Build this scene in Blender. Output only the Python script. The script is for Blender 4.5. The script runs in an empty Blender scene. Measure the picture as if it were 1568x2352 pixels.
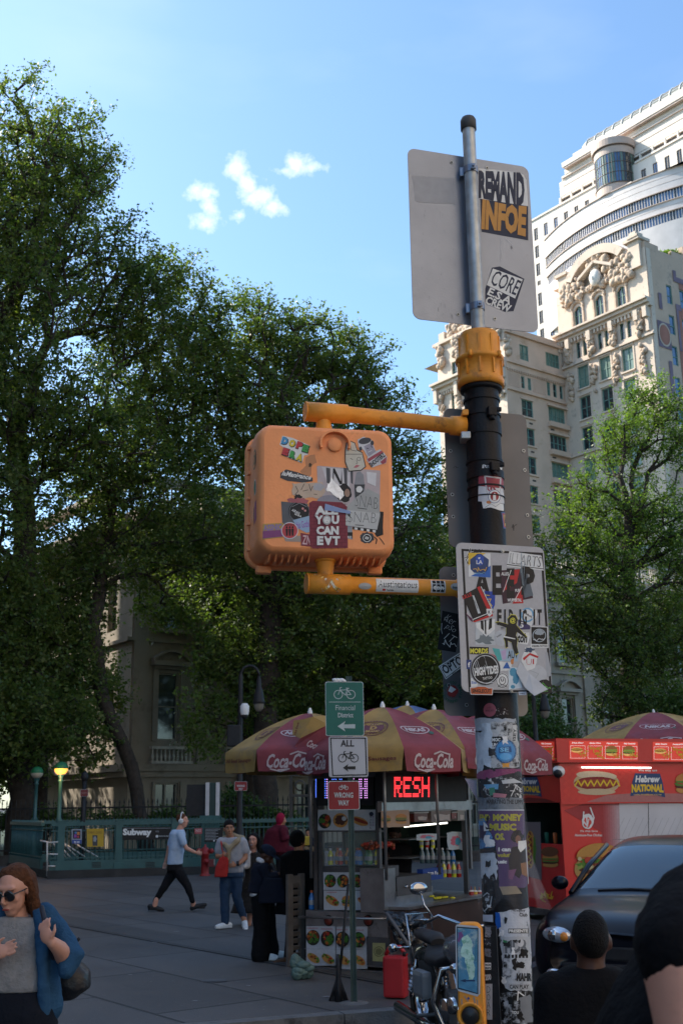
import bpy, bmesh, math, random
import numpy as np
from mathutils import Vector, Matrix, Quaternion, noise as mnoise
rad = math.radians
SC = bpy.context.scene
COL = SC.collection
random.seed(7)

# ------------------------------------------------------------------ camera
F, PITCH, ROLL, CH = 2600.0, rad(14.4), rad(-0.85), 1.85
CAMROT = Matrix.Rotation(math.pi/2 + PITCH, 3, 'X') @ Matrix.Rotation(ROLL, 3, 'Z')
CAMPOS = Vector((0, 0, CH))
cam = bpy.data.cameras.new('camera'); camo = bpy.data.objects.new('camera', cam); COL.objects.link(camo)
camo.matrix_world = Matrix.Translation(CAMPOS) @ CAMROT.to_4x4()
cam.sensor_fit = 'VERTICAL'; cam.sensor_height = 36; cam.sensor_width = 24
cam.lens = 36*F/2352; cam.clip_start = .05; cam.clip_end = 3000
cam.dof.use_dof = True; cam.dof.focus_distance = 5.3; cam.dof.aperture_fstop = 9
SC.camera = camo
SC.view_settings.view_transform = 'Standard'; SC.view_settings.look = 'None'
SC.view_settings.exposure = 1.0; SC.view_settings.gamma = 1
SC.render.film_transparent = False

# ------------------------------------------------------------------ sky, clouds and sun
SUN_AZ, SUN_EL = rad(-66), rad(41)        # azimuth from +Y (view), negative = left
w = bpy.data.worlds.new('World'); SC.world = w; w.use_nodes = True
nt = w.node_tree; nt.nodes.clear()
def N(t, **k):
    n = nt.nodes.new(t)
    for a, b in k.items(): setattr(n, a, b)
    return n
sky = N('ShaderNodeTexSky', sky_type='NISHITA'); sky.sun_disc = False
sky.sun_elevation = SUN_EL; sky.sun_rotation = SUN_AZ; sky.altitude = 20
sky.air_density = 1.0; sky.dust_density = 1.3; sky.ozone_density = 3.0
bg = N('ShaderNodeBackground'); bg.inputs['Strength'].default_value = .15
wo = N('ShaderNodeOutputWorld')
tc = N('ShaderNodeTexCoord')
def ray(px, py):
    return CAMROT @ Vector(((px-784)/F, -(py-1176)/F, -1))
cloud_fac = None
CLOUDS = [((452, 432), (.011, .009)), ((478, 440), (.014, .008)), ((483, 475), (.008, .013)), ((470, 515), (.013, .010)), ((545, 385), (.012, .013)), ((572, 418), (.014, .013)), ((600, 452), (.014, .011)), ((630, 475), (.014, .008)), ((680, 376), (.017, .008)), ((712, 384), (.016, .006)), ((648, 392), (.012, .005)), ((550, 497), (.006, .006))]
nz = N('ShaderNodeTexNoise'); nz.inputs['Scale'].default_value = 48; nz.inputs['Detail'].default_value = 7; nz.inputs['Roughness'].default_value = .62
nt.links.new(tc.outputs['Generated'], nz.inputs['Vector'])
def math_node(op, a=None, b=None, c=None):
    n = N('ShaderNodeMath', operation=op)
    for i, v in enumerate((a, b, c)):
        if v is None: continue
        if isinstance(v, (int, float)): n.inputs[i].default_value = v
        else: nt.links.new(v, n.inputs[i])
    return n.outputs[0]
def vmath(op, a, b=None):
    n = N('ShaderNodeVectorMath', operation=op)
    for i, v in enumerate((a, b)):
        if v is None: continue
        if isinstance(v, (tuple, Vector)): n.inputs[i].default_value = tuple(v)
        else: nt.links.new(v, n.inputs[i])
    return n
for (pp, (rx_, ry_)) in CLOUDS:
    d = ray(*pp).normalized(); ex = Vector((d.y, -d.x, 0)).normalized(); ey = ex.cross(d)
    rel = vmath('SUBTRACT', tc.outputs['Generated'], d).outputs[0]
    a = math_node('DIVIDE', vmath('DOT_PRODUCT', rel, ex).outputs['Value'], rx_)
    b = math_node('DIVIDE', vmath('DOT_PRODUCT', rel, ey).outputs['Value'], ry_)
    r2 = math_node('SQRT', math_node('ADD', math_node('MULTIPLY', a, a), math_node('MULTIPLY', b, b)))
    m = math_node('SUBTRACT', 1.0, r2)
    cloud_fac = m if cloud_fac is None else math_node('MAXIMUM', cloud_fac, m)
cf = math_node('ADD', math_node('MULTIPLY', cloud_fac, 1.15), math_node('MULTIPLY', math_node('SUBTRACT', nz.outputs['Fac'], .5), 4.4))
cf = math_node('MULTIPLY', cf, .5)
cf = math_node('MINIMUM', math_node('MAXIMUM', cf, 0.0), 1.0)
cf = math_node('MULTIPLY', cf, math_node('GREATER_THAN', cloud_fac, -1.2))
nz2 = N('ShaderNodeTexNoise'); nz2.inputs['Scale'].default_value = 3.0; nz2.inputs['Detail'].default_value = 5
mp = N('ShaderNodeMapping'); mp.inputs['Scale'].default_value = (1, 1, 3.2); mp.inputs['Rotation'].default_value = (.3, .5, .2)
nt.links.new(tc.outputs['Generated'], mp.inputs['Vector']); nt.links.new(mp.outputs[0], nz2.inputs['Vector'])
wisp = math_node('MULTIPLY', math_node('MAXIMUM', math_node('SUBTRACT', nz2.outputs['Fac'], .52), 0.0), .45)
cf = math_node('MAXIMUM', cf, wisp)
mx = N('ShaderNodeMix', data_type='RGBA'); nt.links.new(cf, mx.inputs['Factor'])
tn = N('ShaderNodeMix', data_type='RGBA', blend_type='MULTIPLY'); tn.inputs['Factor'].default_value = 1; tn.inputs['B'].default_value = (.86, 1.0, 1.03, 1); nt.links.new(sky.outputs[0], tn.inputs['A']); nt.links.new(tn.outputs['Result'], mx.inputs['A']); mx.inputs['B'].default_value = (5.2, 5.4, 5.6, 1)
nt.links.new(mx.outputs['Result'], bg.inputs['Color']); nt.links.new(bg.outputs[0], wo.inputs['Surface'])
sunl = bpy.data.lights.new('sun', 'SUN'); suno = bpy.data.objects.new('sun', sunl); COL.objects.link(suno)
sunl.energy = 4.6; sunl.angle = rad(.53); sunl.color = (1, .92, .80)
SUNDIR = Vector((math.sin(SUN_AZ)*math.cos(SUN_EL), math.cos(SUN_AZ)*math.cos(SUN_EL), math.sin(SUN_EL)))
suno.rotation_euler = SUNDIR.to_track_quat('Z', 'Y').to_euler()

# ------------------------------------------------------------------ helpers
def G(px, py, z=0.0):
    d = ray(px, py); return CAMPOS + d*((z-CH)/d.z)
def AT(px, py, Y):
    d = ray(px, py); return CAMPOS + d*(Y/d.y)
def HIT(px, py, P0, n):
    d = ray(px, py); return CAMPOS + d*((Vector(P0)-CAMPOS).dot(n)/d.dot(n))

_M = {}
def hexc(s):
    s = s.lstrip('#'); c = [int(s[i:i+2], 16)/255 for i in (0, 2, 4)]
    return tuple(x/12.92 if x <= .04045 else ((x+.055)/1.055)**2.4 for x in c)
def M(name, col=None, rough=.6, metal=0, var=.10, scale=6, bump=0, bscale=40, spec=.4, emit=0, trans=0, dirt=None, dscale=3, dth=.55, coat=0, alpha=1):
    """a procedural material: colour broken up by noise, optional second colour (dirt) and bump"""
    if name in _M: return _M[name]
    if isinstance(col, str): col = hexc(col)
    m = bpy.data.materials.new(name); m.use_nodes = True; _M[name] = m
    t = m.node_tree; b = t.nodes['Principled BSDF']
    tcn = t.nodes.new('ShaderNodeTexCoord')
    nz = t.nodes.new('ShaderNodeTexNoise'); nz.inputs['Scale'].default_value = scale; nz.inputs['Detail'].default_value = 6
    t.links.new(tcn.outputs['Object'], nz.inputs['Vector'])
    r = t.nodes.new('ShaderNodeValToRGB'); r.color_ramp.elements[0].position = .3; r.color_ramp.elements[1].position = .7
    r.color_ramp.elements[0].color = tuple(c*(1-var) for c in col)+(1,)
    r.color_ramp.elements[1].color = tuple(min(1, c*(1+var)) for c in col)+(1,)
    t.links.new(nz.outputs['Fac'], r.inputs['Fac'])
    out = r.outputs['Color']
    if dirt is not None:
        if isinstance(dirt, str): dirt = hexc(dirt)
        n2 = t.nodes.new('ShaderNodeTexNoise'); n2.inputs['Scale'].default_value = dscale; n2.inputs['Detail'].default_value = 8; n2.inputs['Roughness'].default_value = .7
        t.links.new(tcn.outputs['Object'], n2.inputs['Vector'])
        r2 = t.nodes.new('ShaderNodeValToRGB'); r2.color_ramp.elements[0].position = dth; r2.color_ramp.elements[1].position = dth+.12
        t.links.new(n2.outputs['Fac'], r2.inputs['Fac'])
        mm = t.nodes.new('ShaderNodeMix'); mm.data_type = 'RGBA'
        t.links.new(r2.outputs['Color'], mm.inputs['Factor']); t.links.new(out, mm.inputs['A']); mm.inputs['B'].default_value = tuple(dirt)+(1,)
        out = mm.outputs['Result']
    t.links.new(out, b.inputs['Base Color'])
    b.inputs['Roughness'].default_value = rough; b.inputs['Metallic'].default_value = metal
    b.inputs['Specular IOR Level'].default_value = spec
    b.inputs['Coat Weight'].default_value = coat
    if emit:
        t.links.new(out, b.inputs['Emission Color']); b.inputs['Emission Strength'].default_value = emit
    if trans: b.inputs['Transmission Weight'].default_value = trans
    if alpha < 1: b.inputs['Alpha'].default_value = alpha
    if bump:
        n3 = t.nodes.new('ShaderNodeTexNoise'); n3.inputs['Scale'].default_value = bscale; n3.inputs['Detail'].default_value = 4
        t.links.new(tcn.outputs['Object'], n3.inputs['Vector'])
        bp = t.nodes.new('ShaderNodeBump'); bp.inputs['Strength'].default_value = bump; bp.inputs['Distance'].default_value = .02
        t.links.new(n3.outputs['Fac'], bp.inputs['Height']); t.links.new(bp.outputs[0], b.inputs['Normal'])
    return m
def K(h, rough=.55):
    """a flat printed colour, slightly uneven"""
    return M('print_'+h+('' if rough == .55 else '_g'), h, rough=rough, var=.07, scale=30)

class MB:
    """collects faces; build() links them as ONE mesh object"""
    def __init__(s): s.v = []; s.f = []; s.mi = []; s.sm = []; s.mats = []; s.m = None; s.smooth = False
    def mat(s, m):
        if m not in s.mats: s.mats.append(m)
        s.m = s.mats.index(m); return s
    def add(s, vs, fs, m=None, smooth=None):
        if m is not None: s.mat(m)
        o = len(s.v); s.v.extend(tuple(x) for x in vs)
        for f in fs:
            s.f.append(tuple(i+o for i in f)); s.mi.append(s.m or 0); s.sm.append(s.smooth if smooth is None else smooth)
        return s
    def box(s, c, size, m=None, rot=None, bev=0):
        x, y, z = (d/2 for d in size); c = Vector(c)
        if bev:
            bm = bmesh.new(); bmesh.ops.create_cube(bm, size=1)
            for v in bm.verts: v.co = Vector((v.co.x*size[0], v.co.y*size[1], v.co.z*size[2]))
            bmesh.ops.bevel(bm, geom=bm.edges[:], offset=bev, segments=2, affect='EDGES', profile=.6)
            vs = [v.co.copy() for v in bm.verts]; bm.verts.index_update(); fs = [[v.index for v in f.verts] for f in bm.faces]; bm.free()
        else:
            vs = [Vector((a*x, b*y, g*z)) for g in (-1, 1) for b in (-1, 1) for a in (-1, 1)]
            fs = [(0, 2, 3, 1), (4, 5, 7, 6), (0, 1, 5, 4), (1, 3, 7, 5), (3, 2, 6, 7), (2, 0, 4, 6)]
        if rot is not None: vs = [rot @ v for v in vs]
        return s.add([c+v for v in vs], fs, m)
    def obox(s, O, u, v, w, m=None):
        """box from corner O with edge vectors u, v, w"""
        O, u, v, w = Vector(O), Vector(u), Vector(v), Vector(w)
        if u.cross(v).dot(w) < 0: u, v = v, u
        vs = [O, O+u, O+u+v, O+v, O+w, O+u+w, O+u+v+w, O+v+w]
        return s.add(vs, [(3, 2, 1, 0), (4, 5, 6, 7), (0, 1, 5, 4), (1, 2, 6, 5), (2, 3, 7, 6), (3, 0, 4, 7)], m)
    def tube(s, pts, rs, m=None, n=10, cap=True, smooth=True, flat=None):
        pts = [Vector(p) for p in pts]
        if not hasattr(rs, '__len__'): rs = [rs]*len(pts)
        vs, fs = [], []; up = None
        for i, p in enumerate(pts):
            t = (pts[min(i+1, len(pts)-1)]-pts[max(i-1, 0)])
            t = t.normalized() if t.length > 1e-9 else Vector((0, 0, 1))
            if up is None:
                up = Vector((0, 0, 1)) if abs(t.z) < .9 else Vector((1, 0, 0))
            a = t.cross(up)
            if a.length < 1e-6: a = t.orthogonal()
            a.normalize(); b = a.cross(t).normalized(); up = b
            k = flat if flat else 1
            for j in range(n):
                q = 2*math.pi*j/n; vs.append(p+a*(math.cos(q)*rs[i])+b*(math.sin(q)*rs[i]*k))
        for i in range(len(pts)-1):
            for j in range(n): fs.append((i*n+j, i*n+(j+1) % n, (i+1)*n+(j+1) % n, (i+1)*n+j))
        s.add(vs, fs, m, smooth)
        if cap:
            o = len(s.v)-len(vs)
            s.f.append(tuple(o+j for j in reversed(range(n)))); s.f.append(tuple(o+(len(pts)-1)*n+j for j in range(n)))
            s.mi += [s.m or 0]*2; s.sm += [False]*2
        return s
    def lathe(s, prof, c=(0, 0, 0), axis=(0, 0, 1), m=None, n=24, smooth=True):
        """prof: (radius, height) pairs along axis from c"""
        ax = Vector(axis).normalized(); a = ax.orthogonal().normalized(); b = ax.cross(a); c = Vector(c)
        vs, fs = [], []
        for r, h in prof:
            for j in range(n):
                q = 2*math.pi*j/n; vs.append(c+ax*h+(a*math.cos(q)+b*math.sin(q))*max(r, 1e-5))
        for i in range(len(prof)-1):
            for j in range(n): fs.append((i*n+j, i*n+(j+1) % n, (i+1)*n+(j+1) % n, (i+1)*n+j))
        return s.add(vs, fs, m, smooth)
    def ell(s, c, r, m=None, rot=None, seg=14, ring=9, smooth=True):
        if not hasattr(r, '__len__'): r = (r, r, r)
        c = Vector(c); vs = [Vector((0, 0, 1))]
        for i in range(1, ring):
            t = math.pi*i/ring
            for j in range(seg):
                q = 2*math.pi*j/seg; vs.append(Vector((math.sin(t)*math.cos(q), math.sin(t)*math.sin(q), math.cos(t))))
        vs.append(Vector((0, 0, -1)))
        fs = [(0, 1+j, 1+(j+1) % seg) for j in range(seg)]
        for i in range(ring-2):
            for j in range(seg):
                a = 1+i*seg+j; b = 1+i*seg+(j+1) % seg; fs.append((a, a+seg, b+seg, b))
        L = len(vs)-1; o = 1+(ring-2)*seg
        fs += [(L, o+(j+1) % seg, o+j) for j in range(seg)]
        vs = [Vector((v.x*r[0], v.y*r[1], v.z*r[2])) for v in vs]
        if rot is not None: vs = [rot @ v for v in vs]
        return s.add([c+v for v in vs], fs, m, smooth)
    def prism(s, poly, O, u, v, w, m=None):
        """polygon (list of 2D) in plane O,u,v extruded by vector w"""
        O, u, v, w = Vector(O), Vector(u), Vector(v), Vector(w); n = len(poly)
        a = sum(poly[i][0]*poly[(i+1) % n][1]-poly[(i+1) % n][0]*poly[i][1] for i in range(n))
        if (u.cross(v).dot(w) > 0) != (a > 0): poly = poly[::-1]
        vs = [O+u*p[0]+v*p[1] for p in poly]; vs += [q+w for q in vs]
        fs = [tuple(reversed(range(n))), tuple(range(n, 2*n))]+[(i, (i+1) % n, (i+1) % n+n, i+n) for i in range(n)]
        return s.add(vs, fs, m)
    def build(s, name, m=None, parent=None, loc=None, smooth_angle=None):
        me = bpy.data.meshes.new(name); me.from_pydata([tuple(v) for v in s.v], [], s.f)
        mats = s.mats or [m]
        for x in mats: me.materials.append(x)
        me.polygons.foreach_set('material_index', s.mi); me.polygons.foreach_set('use_smooth', s.sm)
        me.update(); me.validate(clean_customdata=False)
        o = bpy.data.objects.new(name, me); COL.objects.link(o)
        if parent is not None:
            o.parent = parent
            o.matrix_parent_inverse = Matrix()
            if parent.type == 'EMPTY' or True:
                # geometry is written in world coordinates: undo the parent's transform
                o.matrix_basis = WM(parent).inverted()
        return o
def WM(o):
    m = o.matrix_basis.copy() if o.parent is None else WM(o.parent) @ o.matrix_basis
    return m
def tag(o, label=None, cat=None, group=None, kind=None):
    if label: o['label'] = label
    if cat: o['category'] = cat
    if group: o['group'] = group
    if kind: o['kind'] = kind
    return o
def thing(name, label, cat, loc=(0, 0, 0), group=None, rz=0):
    o = bpy.data.objects.new(name, None); COL.objects.link(o); o.empty_display_size = .1
    o.matrix_basis = Matrix.Translation(Vector(loc)) @ Matrix.Rotation(rz, 4, 'Z')
    return tag(o, label, cat, group)
def copy_tree(o, parent=None, loc=None, rz=None, label=None, scale=None):
    c = o.copy(); COL.objects.link(c); c.parent = parent
    if loc is not None:
        s_ = Matrix.Scale(scale, 4) if scale else Matrix()
        c.matrix_basis = Matrix.Translation(Vector(loc)) @ Matrix.Rotation(rz or 0, 4, 'Z') @ s_
    if label: c['label'] = label
    for ch in [x for x in ALLCH(o)]: copy_tree(ch, c)
    return c
def ALLCH(o):
    return [x for x in bpy.data.objects if x.parent is o]

# ---- 2D art: pictures, lettering and marks laid on a surface given by fn(u, v, h)
_T = {}
def textgeo(body, bold=.0, shear=0.0):
    k = (body, bold, shear)
    if k not in _T:
        c = bpy.data.curves.new('t', 'FONT'); c.body = body; c.size = 1; c.offset = bold; c.shear = shear; c.resolution_u = 2
        o = bpy.data.objects.new('t', c); me = bpy.data.meshes.new_from_object(o)
        vs = [(v.co.x, v.co.y) for v in me.vertices]; fs = [tuple(p.vertices) for p in me.polygons]
        bpy.data.objects.remove(o); bpy.data.curves.remove(c); bpy.data.meshes.remove(me)
        xs = [v[0] for v in vs] or [0]; ys = [v[1] for v in vs] or [0]
        x0, x1, y0, y1 = min(xs), max(xs), min(ys), max(ys)
        vs = [((x-x0)/max(x1-x0, 1e-6), (y-y0)/max(y1-y0, 1e-6)) for x, y in vs]
        _T[k] = (vs, fs, (x1-x0)/max(y1-y0, 1e-6))
    return _T[k]
class Art:
    STEP = .0009
    def __init__(s, fn, mb=None, step=None): s.fn = fn; s.mb = mb or MB(); s.L = 1; s.step = step or s.STEP
    def lift(s, k=1): s.L += k; return s
    def faces(s, vs, fs, m): 
        s.mb.add([s.fn(x, y, s.L*s.step) for x, y in vs], fs, m, False)
    def poly(s, pts, m, sub=0):
        if sub:
            pts = densify(pts, sub)
        s.faces(pts, [tuple(range(len(pts)))], m); s.L += .25; return s
    def rect(s, x, y, w, h, m, nx=1, ny=1, ang=0):
        c, q = math.cos(ang), math.sin(ang); vs, fs = [], []
        for j in range(ny+1):
            for i in range(nx+1):
                a, b = -w/2+w*i/nx, -h/2+h*j/ny; vs.append((x+w/2+a*c-b*q, y+h/2+a*q+b*c))
        for j in range(ny):
            for i in range(nx):
                k = j*(nx+1)+i; fs.append((k, k+1, k+nx+2, k+nx+1))
        s.faces(vs, fs, m); s.L += .25; return s
    def disc(s, x, y, rx, ry=None, m=None, n=28, ang=0, jag=0, seed=0):
        ry = ry or rx; rnd = random.Random(seed); c, q = math.cos(ang), math.sin(ang); P = []
        for i in range(n):
            t = 2*math.pi*i/n; k = 1+jag*rnd.uniform(-1, 1); a, b = rx*k*math.cos(t), ry*k*math.sin(t); P.append((x+a*c-b*q, y+a*q+b*c))
        P.append((x, y)); s.faces(P, [(i, (i+1) % n, n) for i in range(n)], m); s.L += .25; return s
    def ring(s, x, y, r, w, m, n=28, ry=None):
        ry = ry or r; vs = []
        for i in range(n):
            t = 2*math.pi*i/n; vs += [(x+r*math.cos(t), y+ry*math.sin(t)), (x+(r-w)*math.cos(t), y+(ry-w)*math.sin(t))]
        s.faces(vs, [(2*i, (2*i+2) % (2*n), (2*i+3) % (2*n), 2*i+1) for i in range(n)], m); s.L += .25; return s
    def line(s, pts, w, m, closed=False):
        P = [Vector((p[0], p[1])) for p in pts]
        if closed: P.append(P[0])
        vs, fs = [], []
        for i in range(len(P)-1):
            d = P[i+1]-P[i]
            if d.length < 1e-9: continue
            d.normalize(); n_ = Vector((-d.y, d.x))*w/2; e = d*w*.3; o = len(vs)
            vs += [P[i]-e-n_, P[i+1]+e-n_, P[i+1]+e+n_, P[i]-e+n_]; fs.append((o, o+1, o+2, o+3))
        s.faces([(v.x, v.y) for v in vs], fs, m); s.L += .12; return s
    def text(s, body, x, y, w, h, m, bold=.02, shear=0, ang=0, warp=None, center=True):
        """lettering fitted in the box of width w, height h centred at x, y; w=None keeps proportions"""
        vs, fs, asp = textgeo(body, bold, shear)
        if w is None: w = h*asp
        c, q = math.cos(ang), math.sin(ang); out = []
        for a, b in vs:
            a, b = (a-.5)*w, (b-.5)*h
            if warp: a, b = warp(a, b, w, h)
            out.append((x+a*c-b*q, y+a*q+b*c))
        s.faces(out, fs, m); s.L += .25; return s
def densify(pts, step):
    out = []
    for i in range(len(pts)):
        a, b = pts[i], pts[(i+1) % len(pts)]; k = max(1, int(math.hypot(b[0]-a[0], b[1]-a[1])/step))
        out += [(a[0]+(b[0]-a[0])*j/k, a[1]+(b[1]-a[1])*j/k) for j in range(k)]
    return out
def rrect(x, y, w, h, r, n=5):
    P = []
    for cx, cy, a0 in ((x+w-r, y+h-r, 0), (x+r, y+h-r, 90), (x+r, y+r, 180), (x+w-r, y+r, 270)):
        for i in range(n+1):
            t = rad(a0+90*i/n); P.append((cx+r*math.cos(t), cy+r*math.sin(t)))
    return P
def planefn(O, u, v, n=None):
    O, u, v = Vector(O), Vector(u), Vector(v); n = Vector(n) if n is not None else u.cross(v).normalized()
    return lambda x, y, h: O+u*x+v*y+n*h
def jagpoly(pts, step, amp, seed):
    r = random.Random(seed)
    return [(x+r.uniform(-amp, amp), y+r.uniform(-amp, amp)) for x, y in densify(pts, step)]
AX = Vector((.80, .60, 0)); BX = Vector((-.60, .80, 0))     # the street grid: AX recedes to the right, BX to the left
Z = Vector((0, 0, 1))
# ================================================================== GROUND
KD = Vector((.943, .333, 0)).normalized(); KN = Vector((-KD.y, KD.x, 0))   # kerb direction, pointing to the plaza
KP = Vector((-.3, 10.95, 0))
m_asph = M('asphalt', (.035, .036, .038), rough=.85, var=.25, scale=3, bump=.5, bscale=160, dirt=(.06, .06, .06), dscale=1.2)
mb = MB(); mb.add([(-1500, -300, -.145), (1500, -300, -.145), (1500, 2200, -.145), (-1500, 2200, -.145)], [(0, 1, 2, 3)], m_asph)
tag(mb.build('road'), kind='structure')
def slab_mat(name, base, mort, bw, rh, off=.5):
    m = bpy.data.materials.new(name); m.use_nodes = True; t = m.node_tree; b = t.nodes['Principled BSDF']
    tcn = t.nodes.new('ShaderNodeTexCoord'); br = t.nodes.new('ShaderNodeTexBrick')
    br.offset = off; br.inputs['Scale'].default_value = 1; br.inputs['Mortar Size'].default_value = .022; br.inputs['Mortar Smooth'].default_value = .3
    br.inputs['Brick Width'].default_value = bw; br.inputs['Row Height'].default_value = rh
    br.inputs['Color1'].default_value = tuple(c*.85 for c in base)+(1,); br.inputs['Color2'].default_value = tuple(c*1.15 for c in base)+(1,); br.inputs['Mortar'].default_value = mort+(1,)
    t.links.new(tcn.outputs['Object'], br.inputs['Vector'])
    n = t.nodes.new('ShaderNodeTexNoise'); n.inputs['Scale'].default_value = .7; n.inputs['Detail'].default_value = 8; n.inputs['Roughness'].default_value = .65
    t.links.new(tcn.outputs['Object'], n.inputs['Vector'])
    r = t.nodes.new('ShaderNodeValToRGB'); r.color_ramp.elements[0].position = .3; r.color_ramp.elements[1].position = .75
    r.color_ramp.elements[0].color = (.72, .72, .74, 1); r.color_ramp.elements[1].color = (1.25, 1.22, 1.18, 1)
    t.links.new(n.outputs['Fac'], r.inputs['Fac'])
    mm = t.nodes.new('ShaderNodeMix'); mm.data_type = 'RGBA'; mm.blend_type = 'MULTIPLY'; mm.inputs['Factor'].default_value = 1
    t.links.new(br.outputs['Color'], mm.inputs['A']); t.links.new(r.outputs['Color'], mm.inputs['B'])
    n4 = t.nodes.new('ShaderNodeTexNoise'); n4.inputs['Scale'].default_value = 14; n4.inputs['Detail'].default_value = 6
    t.links.new(tcn.outputs['Object'], n4.inputs['Vector'])
    r4 = t.nodes.new('ShaderNodeValToRGB'); r4.color_ramp.elements[0].position = .66; r4.color_ramp.elements[1].position = .69
    t.links.new(n4.outputs['Fac'], r4.inputs['Fac'])
    m4 = t.nodes.new('ShaderNodeMix'); m4.data_type = 'RGBA'; t.links.new(r4.outputs['Color'], m4.inputs['Factor'])
    t.links.new(mm.outputs['Result'], m4.inputs['A']); m4.inputs['B'].default_value = (.14, .135, .13, 1)
    t.links.new(m4.outputs['Result'], b.inputs['Base Color'])
    rr = t.nodes.new('ShaderNodeMapRange'); rr.inputs['To Min'].default_value = .45; rr.inputs['To Max'].default_value = .75
    t.links.new(n.outputs['Fac'], rr.inputs['Value']); t.links.new(rr.outputs[0], b.inputs['Roughness'])
    n3 = t.nodes.new('ShaderNodeTexNoise'); n3.inputs['Scale'].default_value = 60; t.links.new(tcn.outputs['Object'], n3.inputs['Vector'])
    ad = t.nodes.new('ShaderNodeMath'); ad.operation = 'SUBTRACT'; t.links.new(n3.outputs['Fac'], ad.inputs[0]); t.links.new(br.outputs['Fac'], ad.inputs[1])
    bp = t.nodes.new('ShaderNodeBump'); bp.inputs['Strength'].default_value = .45; bp.inputs['Distance'].default_value = .01
    t.links.new(ad.outputs[0], bp.inputs['Height']); t.links.new(bp.outputs[0], b.inputs['Normal'])
    return m
m_slab = slab_mat('bluestone_slabs', (.082, .080, .080), (.016, .016, .017), 2.5, 1.32)
m_slab2 = slab_mat('dark_bluestone', (.060, .060, .061), (.014, .014, .015), 2.5, .8)
m_kerb = M('granite_kerb', (.13, .13, .13), rough=.8, var=.2, scale=8, bump=.4, bscale=60, dirt=(.05, .05, .05), dscale=5)
GA = math.atan2(BX.y, BX.x)
def ground_sheet(name, pts, z, m, thick=0):
    """flat sheet whose own x axis runs along the paving joints"""
    R = Matrix.Rotation(-GA, 3, 'Z'); P = [R @ Vector((p[0], p[1], 0)) for p in pts]
    mb = MB(); mb.prism([(p.x, p.y) for p in P], (0, 0, z-thick), (1, 0, 0), (0, 1, 0), (0, 0, thick or .003), m)
    o = mb.build(name); o.matrix_basis = Matrix.Rotation(GA, 4, 'Z'); return tag(o, kind='structure')
kl = lambda s, d=0: KP+KD*s+KN*d
KC = Vector((1.0, 11.41, 0)); KE = Vector((.42, .907, 0))
ground_sheet('plaza_pavement', [kl(-90, .18), KC+KN*.18-KD*.19, KC-KD*.19+KE*70, kl(-90, 70)], 0, m_slab, .14)
bx0, bx1 = 7.93, 8.62
ground_sheet('paving_band', [AX*bx0+BX*9.6, AX*bx1+BX*9.6, AX*bx1+BX*31, AX*bx0+BX*31], .004, m_slab2)
mb = MB().mat(m_kerb)
s = -60
while s < 70:
    L_ = 1.9
    if s < -1: mb.obox(kl(s+1.376+.006)+Vector((0, 0, -.2)), KD*(L_-.012), KN*.178, Z*.198)
    if s > -2: mb.obox(KC+KE*(s+2.1)+Vector((0, 0, -.2)), KE*(L_-.012), KD*-.178, Z*.198)
    s += L_; continue
    mb.obox(kl(s+.006)+Vector((0, 0, -.2)), KD*(L_-.012), KN*.178, Z*.198); s += L_
tag(mb.build('kerb'), kind='structure')
# the camera's own side of the street
mb = MB().mat(m_slab); a, b_, c, d = kl(-60, -3.5), kl(60, -3.5), kl(60, -30), kl(-60, -30)
ground_sheet('near_pavement', [a, b_, c, d], 0, m_slab, .14)
m_grass = M('park_ground', (.020, .035, .012), rough=.9, var=.5, scale=4, bump=.8, bscale=30)
mb = MB().add([(-300, 37.5, .02), (400, 52, .02), (400, 500, .02), (-300, 500, .02)], [(0, 1, 2, 3)], m_grass)
tag(mb.build('park_ground'), kind='structure')

# ================================================================== BUILDINGS
class Wall:
    def __init__(s, O, n):
        s.O = Vector((O[0], O[1], 0)); s.n = Vector(n).normalized(); s.u = Z.cross(s.n)
    def P(s, a, z, d=0): return s.O+s.u*a+Z*z+s.n*d
    def box(s, mb, s0, s1, z0, z1, d0, d1, m=None):
        mb.obox(s.P(s0, z0, d0), s.u*(s1-s0), Z*(z1-z0), s.n*(d1-d0), m)
    def wall(s, mb, s0, s1, z0, z1, holes, m, rec=.35):
        """front face with real openings and their reveals"""
        mb.mat(m)
        ss = sorted({s0, s1, *[h[0] for h in holes if s0 < h[0] < s1], *[h[1] for h in holes if s0 < h[1] < s1]})
        zs = sorted({z0, z1, *[h[2] for h in holes if z0 < h[2] < z1], *[h[3] for h in holes if z0 < h[3] < z1]})
        for i in range(len(ss)-1):
            run = None
            for j in range(len(zs)-1):
                cx, cz = (ss[i]+ss[i+1])/2, (zs[j]+zs[j+1])/2
                if not any(h[0] < cx < h[1] and h[2] < cz < h[3] for h in holes):
                    mb.add([s.P(ss[i], zs[j]), s.P(ss[i+1], zs[j]), s.P(ss[i+1], zs[j+1]), s.P(ss[i], zs[j+1])], [(0, 1, 2, 3)])
        for a, b, c, d in holes:
            q = [s.P(a, c), s.P(b, c), s.P(b, d), s.P(a, d)]; w_ = [p-s.n*rec for p in q]
            mb.add(q+w_, [(0, 4, 5, 1), (1, 5, 6, 2), (2, 6, 7, 3), (3, 7, 4, 0)])
    def fn(s, d=0): return lambda x, y, h: s.P(x, y, d+h)
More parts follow.
